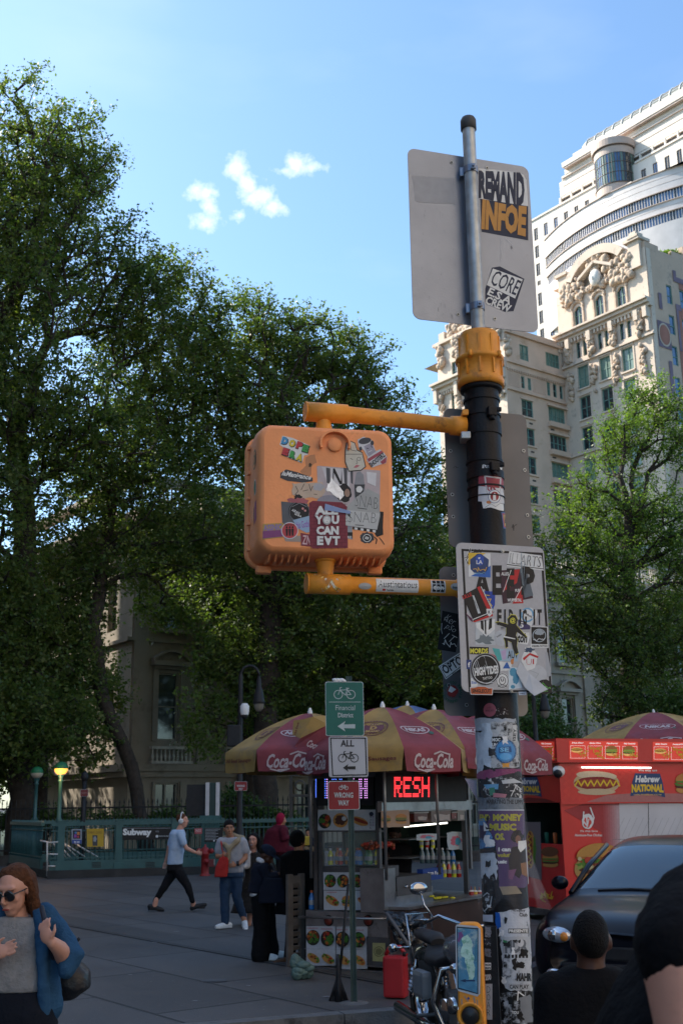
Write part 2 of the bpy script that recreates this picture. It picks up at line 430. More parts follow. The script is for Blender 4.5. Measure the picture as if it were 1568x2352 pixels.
def sash(W, a, b, c, d, parent, mf, mg, rec=.3, fw=.10, mull=1, trans=.5, label=None, arch=0, gm2=None, name='window'):
    """window part: frame with mullions; its glass is a sub-part"""
    mb = MB().mat(mf)
    W.box(mb, a, a+fw, c, d, -rec, -rec+.14); W.box(mb, b-fw, b, c, d, -rec, -rec+.14)
    W.box(mb, a+fw, b-fw, c, c+fw, -rec, -rec+.13); W.box(mb, a+fw, b-fw, d-fw, d, -rec, -rec+.13)
    for k in range(mull):
        x = a+(b-a)*(k+1)/(mull+1); W.box(mb, x-fw*.6, x+fw*.6, c+fw, d-fw, -rec, -rec+.12)
    if trans:
        z = c+(d-c)*trans; W.box(mb, a+fw, b-fw, z-fw*.4, z+fw*.4, -rec, -rec+.09)
    o = mb.build(name, parent=parent)
    g = MB().add([W.P(a, c, -rec+.03), W.P(b, c, -rec+.03), W.P(b, d, -rec+.03), W.P(a, d, -rec+.03)], [(0, 1, 2, 3)], mg)
    g.build('pane', parent=o)
    return o
RB = random.Random(11)
m_gdark = M('window_glass', (.02, .03, .035), rough=.06, spec=.9, var=.4, scale=.5)
m_gsky = M('blue_window_glass', (.06, .13, .26), rough=.05, spec=1, var=.5, scale=.3)
m_gblind = M('blind_glass', (.13, .20, .16), rough=.25, spec=.7, var=.3, scale=.4)
m_green = M('verdigris_frame', (.13, .24, .20), rough=.6, var=.2)
m_tan = M('limestone_tan', (.60, .44, .33), rough=.85, var=.13, scale=.35, dirt=(.46, .31, .21), dscale=.5, bump=.25, bscale=4)
m_tan2 = M('limestone_pale', (.61, .50, .40), rough=.85, var=.10, scale=.4, dirt=(.42, .34, .27), dscale=.8, bump=.25, bscale=5)
m_orn = M('carved_stone', (.55, .42, .31), rough=.9, var=.25, scale=1.2, dirt=(.30, .24, .19), dscale=1.6, dth=.5, bump=.6, bscale=6)
def lumps(W, mb, s0, s1, z0, z1, n, r, d=0, seed=0, m=None):
    """carved relief: irregular bosses and scrolls standing out of the wall"""
    q = random.Random(seed)
    if m: mb.mat(m)
    for i in range(n):
        a, z = q.uniform(s0, s1), q.uniform(z0, z1); rr = r*q.uniform(.5, 1.2)
        R = Matrix((W.u, Z, W.n)).transposed() @ Matrix.Rotation(q.uniform(-.9, .9), 3, 'Z')
        mb.ell(W.P(a, z, d), (rr*q.uniform(.5, 1), rr*q.uniform(.7, 1.4), rr*.8), rot=R, seg=7, ring=5)
def rowbox(W, mb, s0, s1, z0, z1, d0, d1, pitch, fill=.5, m=None):
    k = max(1, int(round((s1-s0)/pitch)))
    for i in range(k):
        a = s0+(s1-s0)*i/k; W.box(mb, a+.02, a+(s1-s0)/k*fill, z0, z1, d0, d1, m)

# ---- ornate tower with the mural wall (C)
cC = Vector((37.15, 125, 0)); CL = Wall(cC, -AX); CR = Wall(cC, -BX)
bC = thing('ornate_tower', 'pale carved stone tower with arched pediment, beside a wall painted with a red circle', 'building', cC)
mb = MB(); cols = [(-11.75, -10.0), (-8.2, -6.47), (-4.7, -3.0)]; tops = [54.75-4.05*k for k in range(12)]
holes = [(a, b, t-2.95, t) for a, b in cols for t in tops]
small = [(c+dx, c+dx+.62, 55.95, 58.1) for a, b in cols for c in [(a+b)/2] for dx in (-.85, .25)]
arch = [(-11.7, -10.3, 60.3, 62.9), (-8.2, -6.8, 60.3, 63.1), (-4.75, -3.35, 60.3, 62.9)]
CL.wall(mb, -14.5, 0, 0, 64.2, holes+small+arch, m_tan2)
murw = [(3.5, 4.55, t-2.5, t) for t in (62.6, 58.6, 54.6, 50.6, 46.6, 42.6)]+[(6.05, 7.1, t-2.5, t) for t in (62.6, 58.6, 54.6, 50.6, 46.6)]
m_sideC = M('rendered_wall', (.52, .38, .28), rough=.9, var=.12, scale=.3, dirt=(.36, .28, .22), dscale=.6)
CR.wall(mb, 0, 12, 0, 66.6, murw, m_sideC)
mb.obox(CL.P(-14.5, 0, -.5), AX*12, CL.u*14.5, Z*.5, m_tan2)
mb.add([CR.P(0, 66.6), CR.P(12, 66.6), CR.P(12, 66.6, -15), CR.P(0, 66.6, -15)], [(0, 1, 2, 3)], m_tan2)
mb.add([CL.P(-14.5, 0), CL.P(-14.5, 64), CL.P(-14.5, 64, -12), CL.P(-14.5, 0, -12)], [(0, 1, 2, 3)], m_tan2)
mb.build('wall', parent=bC)
mb = MB().mat(m_sideC)
for a, b, h in ((0, 2.6, 67.4), (2.6, 5.2, 66.9), (5.2, 7.6, 67.6), (7.6, 12, 68.9)): CR.box(mb, a+.01, b, 66.61, h, -1.2, -.003)
mb.build('parapet', parent=bC)
mu = MB(); A = Art(CR.fn(.01), mu, .03); RM = M('mural_red', (.33, .15, .11), rough=.9, var=.15, scale=.8); PM = M('mural_purple', (.19, .14, .18), rough=.9, var=.2, scale=.8)
for a, b, c, d in ((5.0, 6.03, 40, 59.6), (7.12, 12, 40, 63.4), (6.03, 7.12, 62.61, 63.4), (6.03, 7.12, 58.62, 60.08), (6.03, 7.12, 54.62, 56.08), (6.03, 7.12, 50.62, 52.08), (6.03, 7.12, 46.62, 48.08), (6.03, 7.12, 40, 44.08)):
    A.rect(a, c, b-a, d-c, RM)
A.L = 2
for a, b, c, d in ((1.05, 3.45, 53.9, 57.3), (5.0, 5.45, 54.2, 60.2), (5.0, 6.02, 59.6, 60.4), (2.6, 3.2, 48, 52.4), (5.0, 7.2, 63.4, 64.1), (5.0, 5.6, 64.1, 64.9), (1.7, 2.3, 58.9, 61.0)): A.rect(a, c, b-a, d-c, PM)
A.L = 3; A.disc(2.25, 55.6, 1.15, 1.5, M('mural_cream', (.50, .42, .33), rough=.9)); A.disc(2.25, 55.6, .98, 1.3, RM)
mu.build('mural', parent=bC)
cn = MB().mat(m_tan2)
for z0, z1, dd in ((58.75, 59.1, .5), (59.1, 59.5, .9), (59.5, 59.75, 1.25), (55.15, 55.4, .35), (55.4, 55.6, .2), (43.2, 43.45, .3), (68.0, 68.3, .5)):
    if z0 == 68.0: CL.box(cn, -1.9, -.3, z0, z1, -.2, .9); continue
    CL.box(cn, -14.7, .35, z0, z1, -.1, dd); 
rowbox(CL, cn, -14.4, .2, 58.2, 58.74, 0, .45, .55, .5); 
for x in (-14.2, -12.6, -9.1, -5.6, -1.7, -.35):     # console brackets under the cornice
    CL.box(cn, x-.3, x+.3, 57.4, 58.74, 0, .8); CL.box(cn, x-.22, x+.22, 55.7, 57.39, 0, .4)
for a, b in cols:
    for t in tops: CL.box(cn, a-.2, b+.2, t-3.15, t-2.97, 0, .22); CL.box(cn, a-.22, a-.02, t-2.96, t+.15, 0, .08); CL.box(cn, b+.02, b+.22, t-2.96, t+.15, 0, .08); CL.box(cn, a-.22, b+.22, t+.151, t+.3, 0, .16)
CR.box(cn, .12, .8, 0, 66.5, .001, .1)
cn.build('cornice', parent=bC)
og = MB().mat(m_orn)
for x in (-12.9, -9.1, -5.6, -1.5):
    lumps(CL, og, x-.4, x+.4, 55.6, 58.4, 26, .42, .4, int(x*10)+99); lumps(CL, og, x-.35, x+.35, 50.6, 54.4, 22, .36, .22, int(x*7)+199)
for a, b, c, d in arch:
    n_ = 11
    for i in range(n_+1):
        t = math.pi*i/n_; og.ell(CL.P((a+b)/2-math.cos(t)*.95, d-.15+math.sin(t)*.75, .12), (.2, .2, .25), seg=6, ring=4)
    CL.box(og, a-.3, a-.06, c, d-.3, 0, .2); CL.box(og, b+.06, b+.3, c, d-.3, 0, .2)
    # segmental head fills the corners of the opening
    og.prism([(a, d+.01)]+[(a+(b-a)*i/8, d+.0-.55*abs(2*i/8-1)**2.2) for i in range(9)]+[(b, d+.01)], CL.P(0, 0, -.33), CL.u, Z, CL.n*.325, m_tan2); og.mat(m_orn)
lumps(CL, og, -13.2, -9.6, 63.4, 66.5, 60, .5, .3, 5); lumps(CL, og, -5.2, -1.9, 63.4, 66.4, 60, .5, .3, 6); lumps(CL, og, -9.6, -5.2, 64.0, 65.0, 26, .4, .3, 7)
lumps(CL, og, -8.9, -5.4, 65.5, 68.3, 40, .55, .2, 8)
og.build('carving', parent=bC)
pd = MB().mat(m_tan2)
R_ = 5.6; zc = 64.3; sc_ = -7.3                      # great arched pediment
outer = [(sc_+R_*math.cos(rad(t)), zc+R_*.93*math.sin(rad(t))) for t in range(0, 181, 9)]
inner = [(sc_+(R_-1.1)*math.cos(rad(t)), zc+(R_-1.1)*.90*math.sin(rad(t))) for t in range(180, -1, -9)]
for i in range(20): pd.prism([outer[i], outer[i+1], inner[19-i], inner[20-i]], CL.P(0, 0, -1.2), CL.u, Z, CL.n*(1.9 if 3 < i < 17 else 1.5))
fill = [(sc_+(R_-1.0)*math.cos(rad(t)), zc+(R_-1.0)*.90*math.sin(rad(t))) for t in range(0, 181, 12)]
pd.prism(fill, CL.P(0, 0, -1.3), CL.u, Z, CL.n*.9)
CL.box(pd, -13.6, -12.2, 64.21, 67.6, -1, .5); CL.box(pd, -13.9, -11.9, 67.6, 68.0, -1.2, .8); CL.box(pd, -2.2, -.5, 64.21, 67.7, -1.2, .45); CL.box(pd, -2.6, -.2, 67.7, 68.1, -1.4, .8); CL.box(pd, -1.9, -.9, 68.1, 69.0, -1, .4)
CL.box(pd, -12.2, -2.2, 64.21, 64.8, -1, .35); CL.box(pd, -14.5, -13.6, 64.21, 65.4, -1, .02); CL.box(pd, -.5, 0, 64.21, 66.59, -1, .02)
for sg in (-1, 1): pd.obox(CL.P(sc_+sg*.05, 67.2, 0), CL.u*sg*2.7+Z*-1.5, Z*.4, CL.n*.9)
pd.build('pediment', parent=bC)
rf = MB().mat(M('pale_relief', (.72, .68, .62), rough=.8, var=.1))
R3 = Matrix((CL.u, Z, CL.n)).transposed()
rf.ell(CL.P(sc_-.1, 65.3, .55), (.85, 1.15, .6), rot=R3); rf.ell(CL.P(sc_-.1, 65.15, 1.1), (.13, .3, .15), rot=R3)
for sg in (-1, 1): rf.ell(CL.P(sc_-.1+sg*.33, 65.5, 1.0), (.16, .08, .08), rot=R3)
rf.build('roundel', parent=bC)
for a, b, c, d in holes:
    sash(CL, a, b, c, d, bC, m_green, m_gblind if RB.random() < .5 else m_gdark, mull=1, trans=.5)
for a, b, c, d in small: sash(CL, a, b, c, d, bC, m_green, m_gdark, mull=0, trans=.5, fw=.07)
for a, b, c, d in arch: sash(CL, a, b, c, d, bC, m_green, m_gdark, mull=1, trans=.55)
for a, b, c, d in murw: sash(CR, a, b, c, d, bC, m_green, m_gsky, mull=0, trans=.45, fw=.12, rec=.2)

# ---- tan corner tower behind the pole (B)
cB = Vector((20.32, 130, 0)); BL = Wall(cB, -AX); BR = Wall(cB, -BX)
bB = thing('tan_tower', 'tan stone corner tower with green window frames behind the signal pole', 'building', cB)
mb = MB(); topsB = [49.65-3.66*k for k in range(9)]
hR = [(2.45, 4.4, t-2.2, t) for t in topsB]+[(7.2, 10.1, t-2.1, t) for t in topsB]+[(2.6, 3.2, 51.1, 52.7), (3.75, 4.35, 51.1, 52.7), (7.2, 7.75, 51.1, 52.9), (8.3, 8.95, 51.1, 52.9), (9.5, 10.05, 51.1, 52.9), (2.65, 4.15, 54.9, 56.95), (7.3, 9.75, 55.15, 57.0)]
hL = [(x, x+1.0, t-2.2, t) for t in topsB for x in (-9.9, -7.2, -4.5)]+[(x, x+1.0, 54.5, 57.0) for x in (-9.6, -6.9, -4.2)]+[(x+d, x+d+.5, 50.6, 52.9) for x in (-9.9, -7.2, -4.5) for d in (0, .9)]
BR.wall(mb, 0, 22, 0, 57.9, hR, m_tan); BL.wall(mb, -12.3, 0, 0, 60, hL, m_tan2)
mb.add([BR.P(0, 57.9), BR.P(22, 57.9), BR.P(22, 57.9, -15), BR.P(0, 57.9, -15)], [(0, 1, 2, 3)], m_tan)
mb.build('wall', parent=bB)
cn = MB().mat(m_tan)
for z0, z1, dd in ((53.9, 54.15, .5), (53.2, 53.9, .2), (50.4, 50.65, .3), (57.9, 58.25, .35)): BR.box(cn, .01, 22, z0, z1, -.05, dd)
BR.box(cn, .01, 22, 58.25, 58.9, -.4, 0); rowbox(BR, cn, .2, 22, 52.95, 53.19, 0, .2, .4)
for z0, z1, a, b in ((51.0, 52.8, .3, 2.4), (51.0, 52.8, 4.6, 7.0)): rowbox(BR, cn, a, b, z0, z1, 0, .06, .22, .5)
for t in topsB:
    for a, b in ((2.45, 4.4),): BR.box(cn, a-.25, b+.25, t-2.42, t-2.21, 0, .2); BR.box(cn, a-.2, b+.2, t+.01, t+.18, 0, .12)
    BR.box(cn, 6.9, 10.4, t-2.75, t-2.11, 0, .55); BR.box(cn, 6.9, 10.4, t+.01, t+.25, 0, .35)
cn.mat(m_tan2)
for z0, z1, dd in ((53.9, 54.3, .9), (54.3, 54.6, 1.3), (53.4, 53.9, .4), (49.9, 50.2, .4), (60, 60.4, .5)): BL.box(cn, -12.7, -.02, z0, z1, -.05, dd)
rowbox(BL, cn, -12.4, 0, 52.95, 53.39, 0, .35, .45)
for x in (-12.2, -8.3, -5.6, -2.9, -.4): BL.box(cn, x-.3, x+.3, 52.0, 53.89, 0, .8)
BL.box(cn, -11.6, -10.5, 60.41, 61.6, -1, .3); BL.box(cn, -2, -.8, 60.41, 62, -1, .3)
cn.build('cornice', parent=bB)
og = MB().mat(m_orn)
for x in (-11.4, -8.3, -5.6, -2.9, -.8): lumps(BL, og, x-.4, x+.4, 49, 53, 22, .4, .3, int(x*9)+77); lumps(BL, og, x-.5, x+.4, 57, 60, 22, .5, .3, int(x*9)+177)
lumps(BL, og, -10.4, -1.5, 60.2, 62.4, 70, .55, -.2, 55); lumps(BR, og, 0.2, .9, 55, 61, 20, .5, .1, 56)
for q in topsB:
    for x in (2.7, 3.9): BR.box(og, x-.28, x+.28, q-3.05, q-2.85, 0, .04, M('grille_dark', (.05, .045, .04)))
    BR.box(og, 7.4, 8.0, q-3.1, q-2.9, 0, .04)
og.build('carving', parent=bB)
for a, b, c, d in hR:
    wd = b-a > 2.2
    sash(BR, a, b, c, d, bB, m_green, m_gblind if RB.random() < .6 else m_gdark, mull=3 if wd else (1 if b-a > 1.2 else 0), trans=.5, rec=.2)
for a, b, c, d in hL: sash(BL, a, b, c, d, bB, m_green, m_gdark, mull=0, trans=.5, fw=.08)

# ---- the white high-rise (D)
cD = AT(1568, 300, 190); cD.z = 0; DL = Wall(cD, -AX)
bD = thing('white_high_rise', 'huge white high-rise with a curved band of blue windows and round glass bay', 'building', cD)
m_white = M('white_precast', (.72, .65, .57), rough=.8, var=.06, scale=.2)
m_pinkst = M('pink_granite', (.50, .40, .34), rough=.7, var=.12, scale=.5)
m_bronze = M('bronze_frame', (.10, .075, .06), rough=.5)
mb = MB(); rows = [(118.05, 120.9), (113.95, 116.75), (109.8, 112.6), (102.9, 105.8), (98.8, 101.7), (94.7, 97.6), (90.6, 93.5), (86.5, 89.4), (82.4, 85.3)]
hD = [(-39.1+2.87*k, -38.0+2.87*k, *rows[0]) for k in range(6)]+[(-10.35+2.8*k, -9.2+2.8*k, *rows[0]) for k in range(9)]
hD += [(-39.1+2.87*k, -38.0+2.87*k, *r) for r in rows[1:] for k in range(3)]
hD += [(-39.0+2.87*k, -38.1+2.87*k, 107.6, 108.6) for k in range(3)]
DL.wall(mb, -40, 40, 0, 123, hD, m_white, .3)
mb.obox(DL.P(-40, 123, -.01), DL.u*7.5, DL.n*-30, Z*.05, m_white)
DL.box(mb, -32.6, 60, 123.0, 125.6, -31, -1.2); DL.box(mb, -32, 60, 125.6, 129, -31, -1.0); DL.box(mb, -31.2, 60, 129, 130, -31, -.9); DL.box(mb, -30.2, 60, 130, 131.1, -31, -.8)
mb.add([DL.P(-40, 0), DL.P(-40, 123), DL.P(-40, 123, -30), DL.P(-40, 0, -30)], [(0, 1, 2, 3)])
DL.box(mb, -23, -11, 116.5, 118, .001, 2.5)
mb.build('wall', parent=bD)
tr = MB().mat(m_pinkst)
DL.box(tr, -29.9, 60, 131.11, 132.2, -31, .3, m_white); DL.box(tr, -29.5, 60, 130.72, 131.1, -1, .15, m_pinkst)
DL.box(tr, -27, 60, 132.2, 133, -31, 0, m_white)
DL.box(tr, -40.3, -21.5, 122.9, 123.3, -1, .25, m_white); DL.box(tr, -11.5, 60, 122.9, 123.3, -1, .25)
for a in range(-32, 40, 3): DL.box(tr, a, a+.35, 123.35, 125.3, -1.19, -.7, m_white)
for a in range(-32, 40, 3): DL.box(tr, a+.36, a+2.98, 124.9, 125.3, -1.19, -.8)
for a in range(-32, 40, 3): DL.box(tr, a+.45, a+2.9, 124.35, 124.89, -1.19, -1.12, m_bronze)
for z in (127.6, 129.3): DL.box(tr, -31, 60, z, z+.08, -1, -.6 if z > 129 else -.93, m_pinkst)
tr.build('cornice', parent=bD)
vt = MB()                                               # glazed barrel vault on the roof
R_, n_ = 3.0, 10; m_vg = M('vault_glass', (.22, .24, .22), rough=.3, spec=.8, var=.3, scale=.6)
arc = lambda a, t, r: DL.P(a, 132.9+r*math.sin(rad(t)), -3.3+r*math.cos(rad(t)))
vs = [arc(a, 180*j/n_, R_) for a in (-23.6, 50) for j in range(n_+1)]
vt.add(vs, [(j, j+1, n_+2+j, n_+1+j) for j in range(n_)], m_vg, True)
vt.build('glass_vault', parent=bD)
rb = MB().mat(M('vault_rib', (.72, .70, .64)))
a = -23.6
while a < 40:
    rb.tube([arc(a, 180*j/12, R_+.06) for j in range(13)], .16, n=5); a += 2.35
for j in range(1, 9): DL.box(rb, -23.6, 50, 132.9+R_*math.sin(rad(18*j))-.04, 132.9+R_*math.sin(rad(18*j))+.04, -3.3+(R_+.01)*math.cos(rad(18*j))-.05, -3.3+(R_+.01)*math.cos(rad(18*j))+.05, m_bronze)
rb.mat(m_white); rb.ell(DL.P(-23.6, 132.9, -3.3), (3.0, 3.0, 3.0)); DL.box(rb, -25.5, -23.6, 132, 133.0, -6, -.2)
rb.build('vault_rib', parent=bD)
for a, b, c, d in hD: sash(DL, a, b, c, d, bD, m_bronze, m_gdark if RB.random() < .7 else m_gsky, mull=1, trans=0, rec=.2, fw=.12)
# bow front with two ribbon windows
bow_n = 60; Rb = 46.0; hc = 18.6
def bowP(q, z, r=0):
    """q in -1..1 over the chord; r stands out from the bow"""
    t = q*math.asin(hc/Rb); return DL.P(-17.6+(Rb+r)*math.sin(t), z, (Rb+r)*math.cos(t)-Rb*math.cos(math.asin(hc/Rb)))
def bowband(mb, z0, z1, r0, r1, m, q0=-1, q1=1.35):
    k = bow_n; vs = []
    for i in range(k+1):
        q = q0+(q1-q0)*i/k; vs += [bowP(q, z0, r1), bowP(q, z1, r1), bowP(q, z1, r0), bowP(q, z0, r0)]
    fs = []
    for i in range(k):
        for j in range(4): fs.append((4*i+j, 4*i+(j+1) % 4, 4*i+4+(j+1) % 4, 4*i+4+j))
    mb.add(vs, fs, m)
m_panel = M('grey_panel', (.60, .56, .54), rough=.6, var=.08, scale=.5)
bw = MB()
for z0, z1 in ((112.75, 116.9), (108.55, 110.7), (96, 106.4)): bowband(bw, z0, z1, -1, 0, m_panel)
for z0, z1 in ((110.69, 112.76), (106.39, 108.56)): bowband(bw, z0, z1, -1, -.35, m_bronze)
for z in (116.9, 112.75, 110.5, 108.3): bowband(bw, z, z+.15, -.5, .25, m_pinkst)
for z in (114.4, 115.6, 109.5): bowband(bw, z, z+.06, -.1, .03, m_pinkst)
bw.add([bowP(-1+2.35*i/40, 117, 0) for i in range(41)]+[DL.P(20, 117, -1), DL.P(-36, 117, -1)], [tuple(range(43))], m_panel)
bw.build('bow_front', parent=bD)
for z0, z1 in ((110.75, 112.7), (106.45, 108.5)):
    rw = MB(); k = 78
    for i in range(k):
        q0 = -1+2.35*i/k; q1 = -1+2.35*(i+.78)/k
        vs = [bowP(q0, z0, -.2), bowP(q1, z0, -.2), bowP(q1, z1, -.2), bowP(q0, z1, -.2)]
        rw.add(vs, [(0, 1, 2, 3)], m_gsky if RB.random() < .8 else m_gdark)
        vs = [bowP(q1, z0, 0), bowP(-1+2.35*(i+1)/k, z0, 0), bowP(-1+2.35*(i+1)/k, z1, 0), bowP(q1, z1, 0)]; v2 = [bowP(q1, z0, -.3), bowP(-1+2.35*(i+1)/k, z0, -.3), bowP(-1+2.35*(i+1)/k, z1, -.3), bowP(q1, z1, -.3)]
        rw.add(vs+v2, [(0, 1, 2, 3), (1, 5, 6, 2), (0, 3, 7, 4)], m_panel)
    rw.build('ribbon_window', parent=bD)
# round glass bay
gb = MB(); cc = DL.P(-16.2, 0, .2); nn = 44
def cyl(mb, z0, z1, r, m, n=nn): mb.lathe([(0.01, z1), (r, z1), (r, z0), (.01, z0)][::-1], (cc.x, cc.y, 0), m=m, n=n, smooth=False)
cyl(gb, 116.95, 118.8, 4.15, m_pinkst); cyl(gb, 118.8, 119.0, 4.3, m_bronze); cyl(gb, 125.5, 127.0, 4.1, m_pinkst); cyl(gb, 127.2, 128.6, 4.5, m_pinkst); cyl(gb, 127.0, 127.2, 4.25, m_bronze); cyl(gb, 128.6, 128.9, 4.2, m_pinkst)
for i in range(nn):
    t0, t1 = 2*math.pi*i/nn, 2*math.pi*(i+1)/nn
    P_ = lambda t, z, r: Vector((cc.x+r*math.cos(t), cc.y+r*math.sin(t), z))
    gb.add([P_(t0, 119, 4.0), P_(t1, 119, 4.0), P_(t1, 125.5, 4.0), P_(t0, 125.5, 4.0)], [(0, 1, 2, 3)], [m_gsky, m_gblind, m_gdark][RB.choice((0, 0, 1, 1, 2))])
    gb.tube([P_(t0, 119, 4.03), P_(t0, 125.5, 4.03)], .07, m_bronze, n=4, smooth=False)
for z in (121.2, 123.4): gb.lathe([(4.0, z), (4.08, z), (4.08, z+.1), (4.0, z+.1)], (cc.x, cc.y, 0), m=m_bronze, n=nn)
gb.build('round_bay', parent=bD)

# ---- the long stone civic building behind the trees (H)
cH = Vector((-9.35, 50, 0)); HR = Wall(cH, -BX); HL = Wall(cH, -AX)
bH = thing('stone_civic_building', 'long low stone building with pedimented windows and balustrades behind the park trees', 'building', cH)
m_marb = M('weathered_marble', (.30, .255, .20), rough=.85, var=.14, scale=.7, dirt=(.22, .185, .14), dscale=.9, bump=.3, bscale=8)
mb = MB(); hH = []; x = 1.35
while x < 46:
    hH += [(x, x+1.03, 4.64, 7.6), (x, x+1.03, 9.6, 12.0), (x-.05, x+1.1, .6, 2.8)]; x += 3.72
HR.wall(mb, 0, 48, 0, 15.0, hH, m_marb, .4)
hHL = [(x, x+.9, z0, z1) for x in (-2.6, -5.6) for z0, z1 in ((4.64, 7.6), (9.6, 12.0))]
HL.wall(mb, -12, 0, 0, 15.0, hHL, m_marb, .4)
mb.add([HR.P(0, 15), HR.P(48, 15), HR.P(48, 15, -20), HR.P(0, 15, -20)], [(0, 1, 2, 3)])
mb.build('wall', parent=bH)
tr = MB().mat(m_marb)
for W_, s0, s1 in ((HR, -.3, 48), (HL, -12, -.001)):
    for z0, z1, dd in ((3.05, 3.3, .22), (3.3, 3.6, .35), (8.95, 9.1, .15), (12.6, 12.8, .2), (13.6, 14.0, .35), (14.0, 14.4, .7), (14.4, 14.7, .95), (16.3, 16.6, .3)): W_.box(tr, s0, s1, z0, z1, -.05 if z0 < 15 else -.3, dd)
    rowbox(W_, tr, s0, s1, 13.25, 13.59, 0, .3, .45)
x = 0
while x < 46:
    HR.box(tr, x+3.32-.55+.55, x+4.2, 3.61, 12.59, 0, .14) if x+3.3 < 48 else None
    HR.box(tr, x+3.22, x+4.3, 12.2, 12.59, .141, .26); HR.box(tr, x+3.22, x+4.3, 3.61, 4.1, .141, .26)
    x += 3.72
HR.box(tr, .05, .75, 3.61, 12.59, 0, .14)
m_plk = M('balustrade_stone', (.50, .45, .38), rough=.85, var=.15)
x = 1.35
while x < 46:
    a, b = x, x+1.03
    HR.box(tr, a-.42, b+.42, 7.9, 8.1, 0, .42); HR.box(tr, a-.3, a-.04, 4.6, 7.75, 0, .12); HR.box(tr, b+.04, b+.3, 4.6, 7.75, 0, .12); HR.box(tr, a-.3, b+.3, 7.751, 7.899, 0, .2)
    pts = [(a-.42+(b-a+.84)*i/12, 8.1+.42*math.sin(math.pi*i/12)) for i in range(13)]
    tr.prism([(p[0], p[1]+.12) for p in pts]+pts[::-1], HR.P(0, 0, 0), HR.u, Z, HR.n*.4); tr.prism(pts, HR.P(0, 0, 0), HR.u, Z, HR.n*.12)
    HR.box(tr, a-.35, b+.35, 9.4, 9.58, 0, .3); HR.box(tr, a-.25, a-.04, 9.59, 12.1, 0, .1); HR.box(tr, b+.04, b+.25, 9.59, 12.1, 0, .1); HR.box(tr, a-.35, b+.35, 12.1, 12.3, 0, .25)
    HR.box(tr, a-.15, b+.15, .4, .58, 0, .12); HR.box(tr, a-.2, a-.06, .59, 2.85, 0, .1); HR.box(tr, b+.13, b+.27, .59, 2.85, 0, .1)
    x += 3.72
tr.build('cornice', parent=bH)
bl = MB().mat(m_plk)
def balus(W_, s0, s1, z, h, d):
    W_.box(bl, s0, s1, z, z+.12, d-.12, d+.12); W_.box(bl, s0, s1, z+h-.12, z+h, d-.14, d+.14)
    k = int((s1-s0)/.2)
    for i in range(k):
        p = W_.P(s0+(s1-s0)*(i+.5)/k, z+.12, d); hh = h-.24
        bl.lathe([(.05, 0), (.05, hh*.1), (.075, hh*.35), (.035, hh*.7), (.055, hh)], p, n=6)
x = 1.35
while x < 46: bl = MB().mat(m_plk); balus(HR, x-.45, x+1.6, 3.61, .75, .3); bl.build('balustrade', parent=bH); x += 3.72
x = 0
while x < 46: bl = MB().mat(m_plk); balus(HR, x+.9, x+3.2, 15.02, 1.2, .3); HR.box(bl, x+3.2, x+4.4, 15.02, 16.29, -.2, .5); bl.build('balustrade', parent=bH); x += 3.72

m_cream = M('cream_sash', (.32, .28, .22), rough=.6)
for h in hH: sash(HR, *h, bH, m_cream, m_gdark if h[2] < 9 or RB.random() < .5 else m_gblind, mull=0 if h[2] > 3 else 1, trans=.5, rec=.25, fw=.07)
for h in hHL: sash(HL, *h, bH, m_cream, m_gdark, mull=0, trans=.5, rec=.25, fw=.07)

# ---- unseen office block added on the sunny side to keep the plaza in shade
bS = thing('shade_office_block', 'tall brick office block added outside the view to the left to shade the plaza', 'building', (-38, 12, 0))
SW = Wall((-30, -40, 0), (1, 0, 0))
mb = MB(); m_brk = M('brown_brick', (.22, .14, .10), rough=.9, var=.2)
hS = [(a, a+1.6, z, z+2.2) for a in range(3, 84, 5) for z in range(4, 36, 5)]
SW.wall(mb, 0, 86, 0, 39, hS, m_brk); SW.box(mb, 0, 86, 39, 40, -20, .5); SW.box(mb, 0, 86, 0, 39, -20, -1); SW.box(mb, 86.01, 100, 0, 32, -20, 0)  # lower end wing added to shade the lower tree crowns
mb.build('wall', parent=bS)
mb = MB()
for a, b, c, d in hS: mb.add([SW.P(a, c, -.25), SW.P(b, c, -.25), SW.P(b, d, -.25), SW.P(a, d, -.25)], [(0, 1, 2, 3)], m_gdark)
mb.build('glazing', parent=bS)
bR = thing('bounce_office_block', 'tall cream stone office block added unseen behind the camera to bounce warm light', 'building', (34, -40, 0)); RW = Wall((26, 6, 0), (-1, 0, 0)); mb = MB(); hR2 = [(a, a+1.6, z, z+2.4) for a in range(3, 88, 6) for z in range(4, 62, 5)]  # unseen block added so its sunlit face bounces warm light back
RW.wall(mb, 0, 90, 0, 66, hR2, m_tan2); RW.box(mb, 0, 90, 66, 67, -18, .6); RW.box(mb, 0, 90, 0, 66, -18, -1); mb.build('wall', parent=bR)
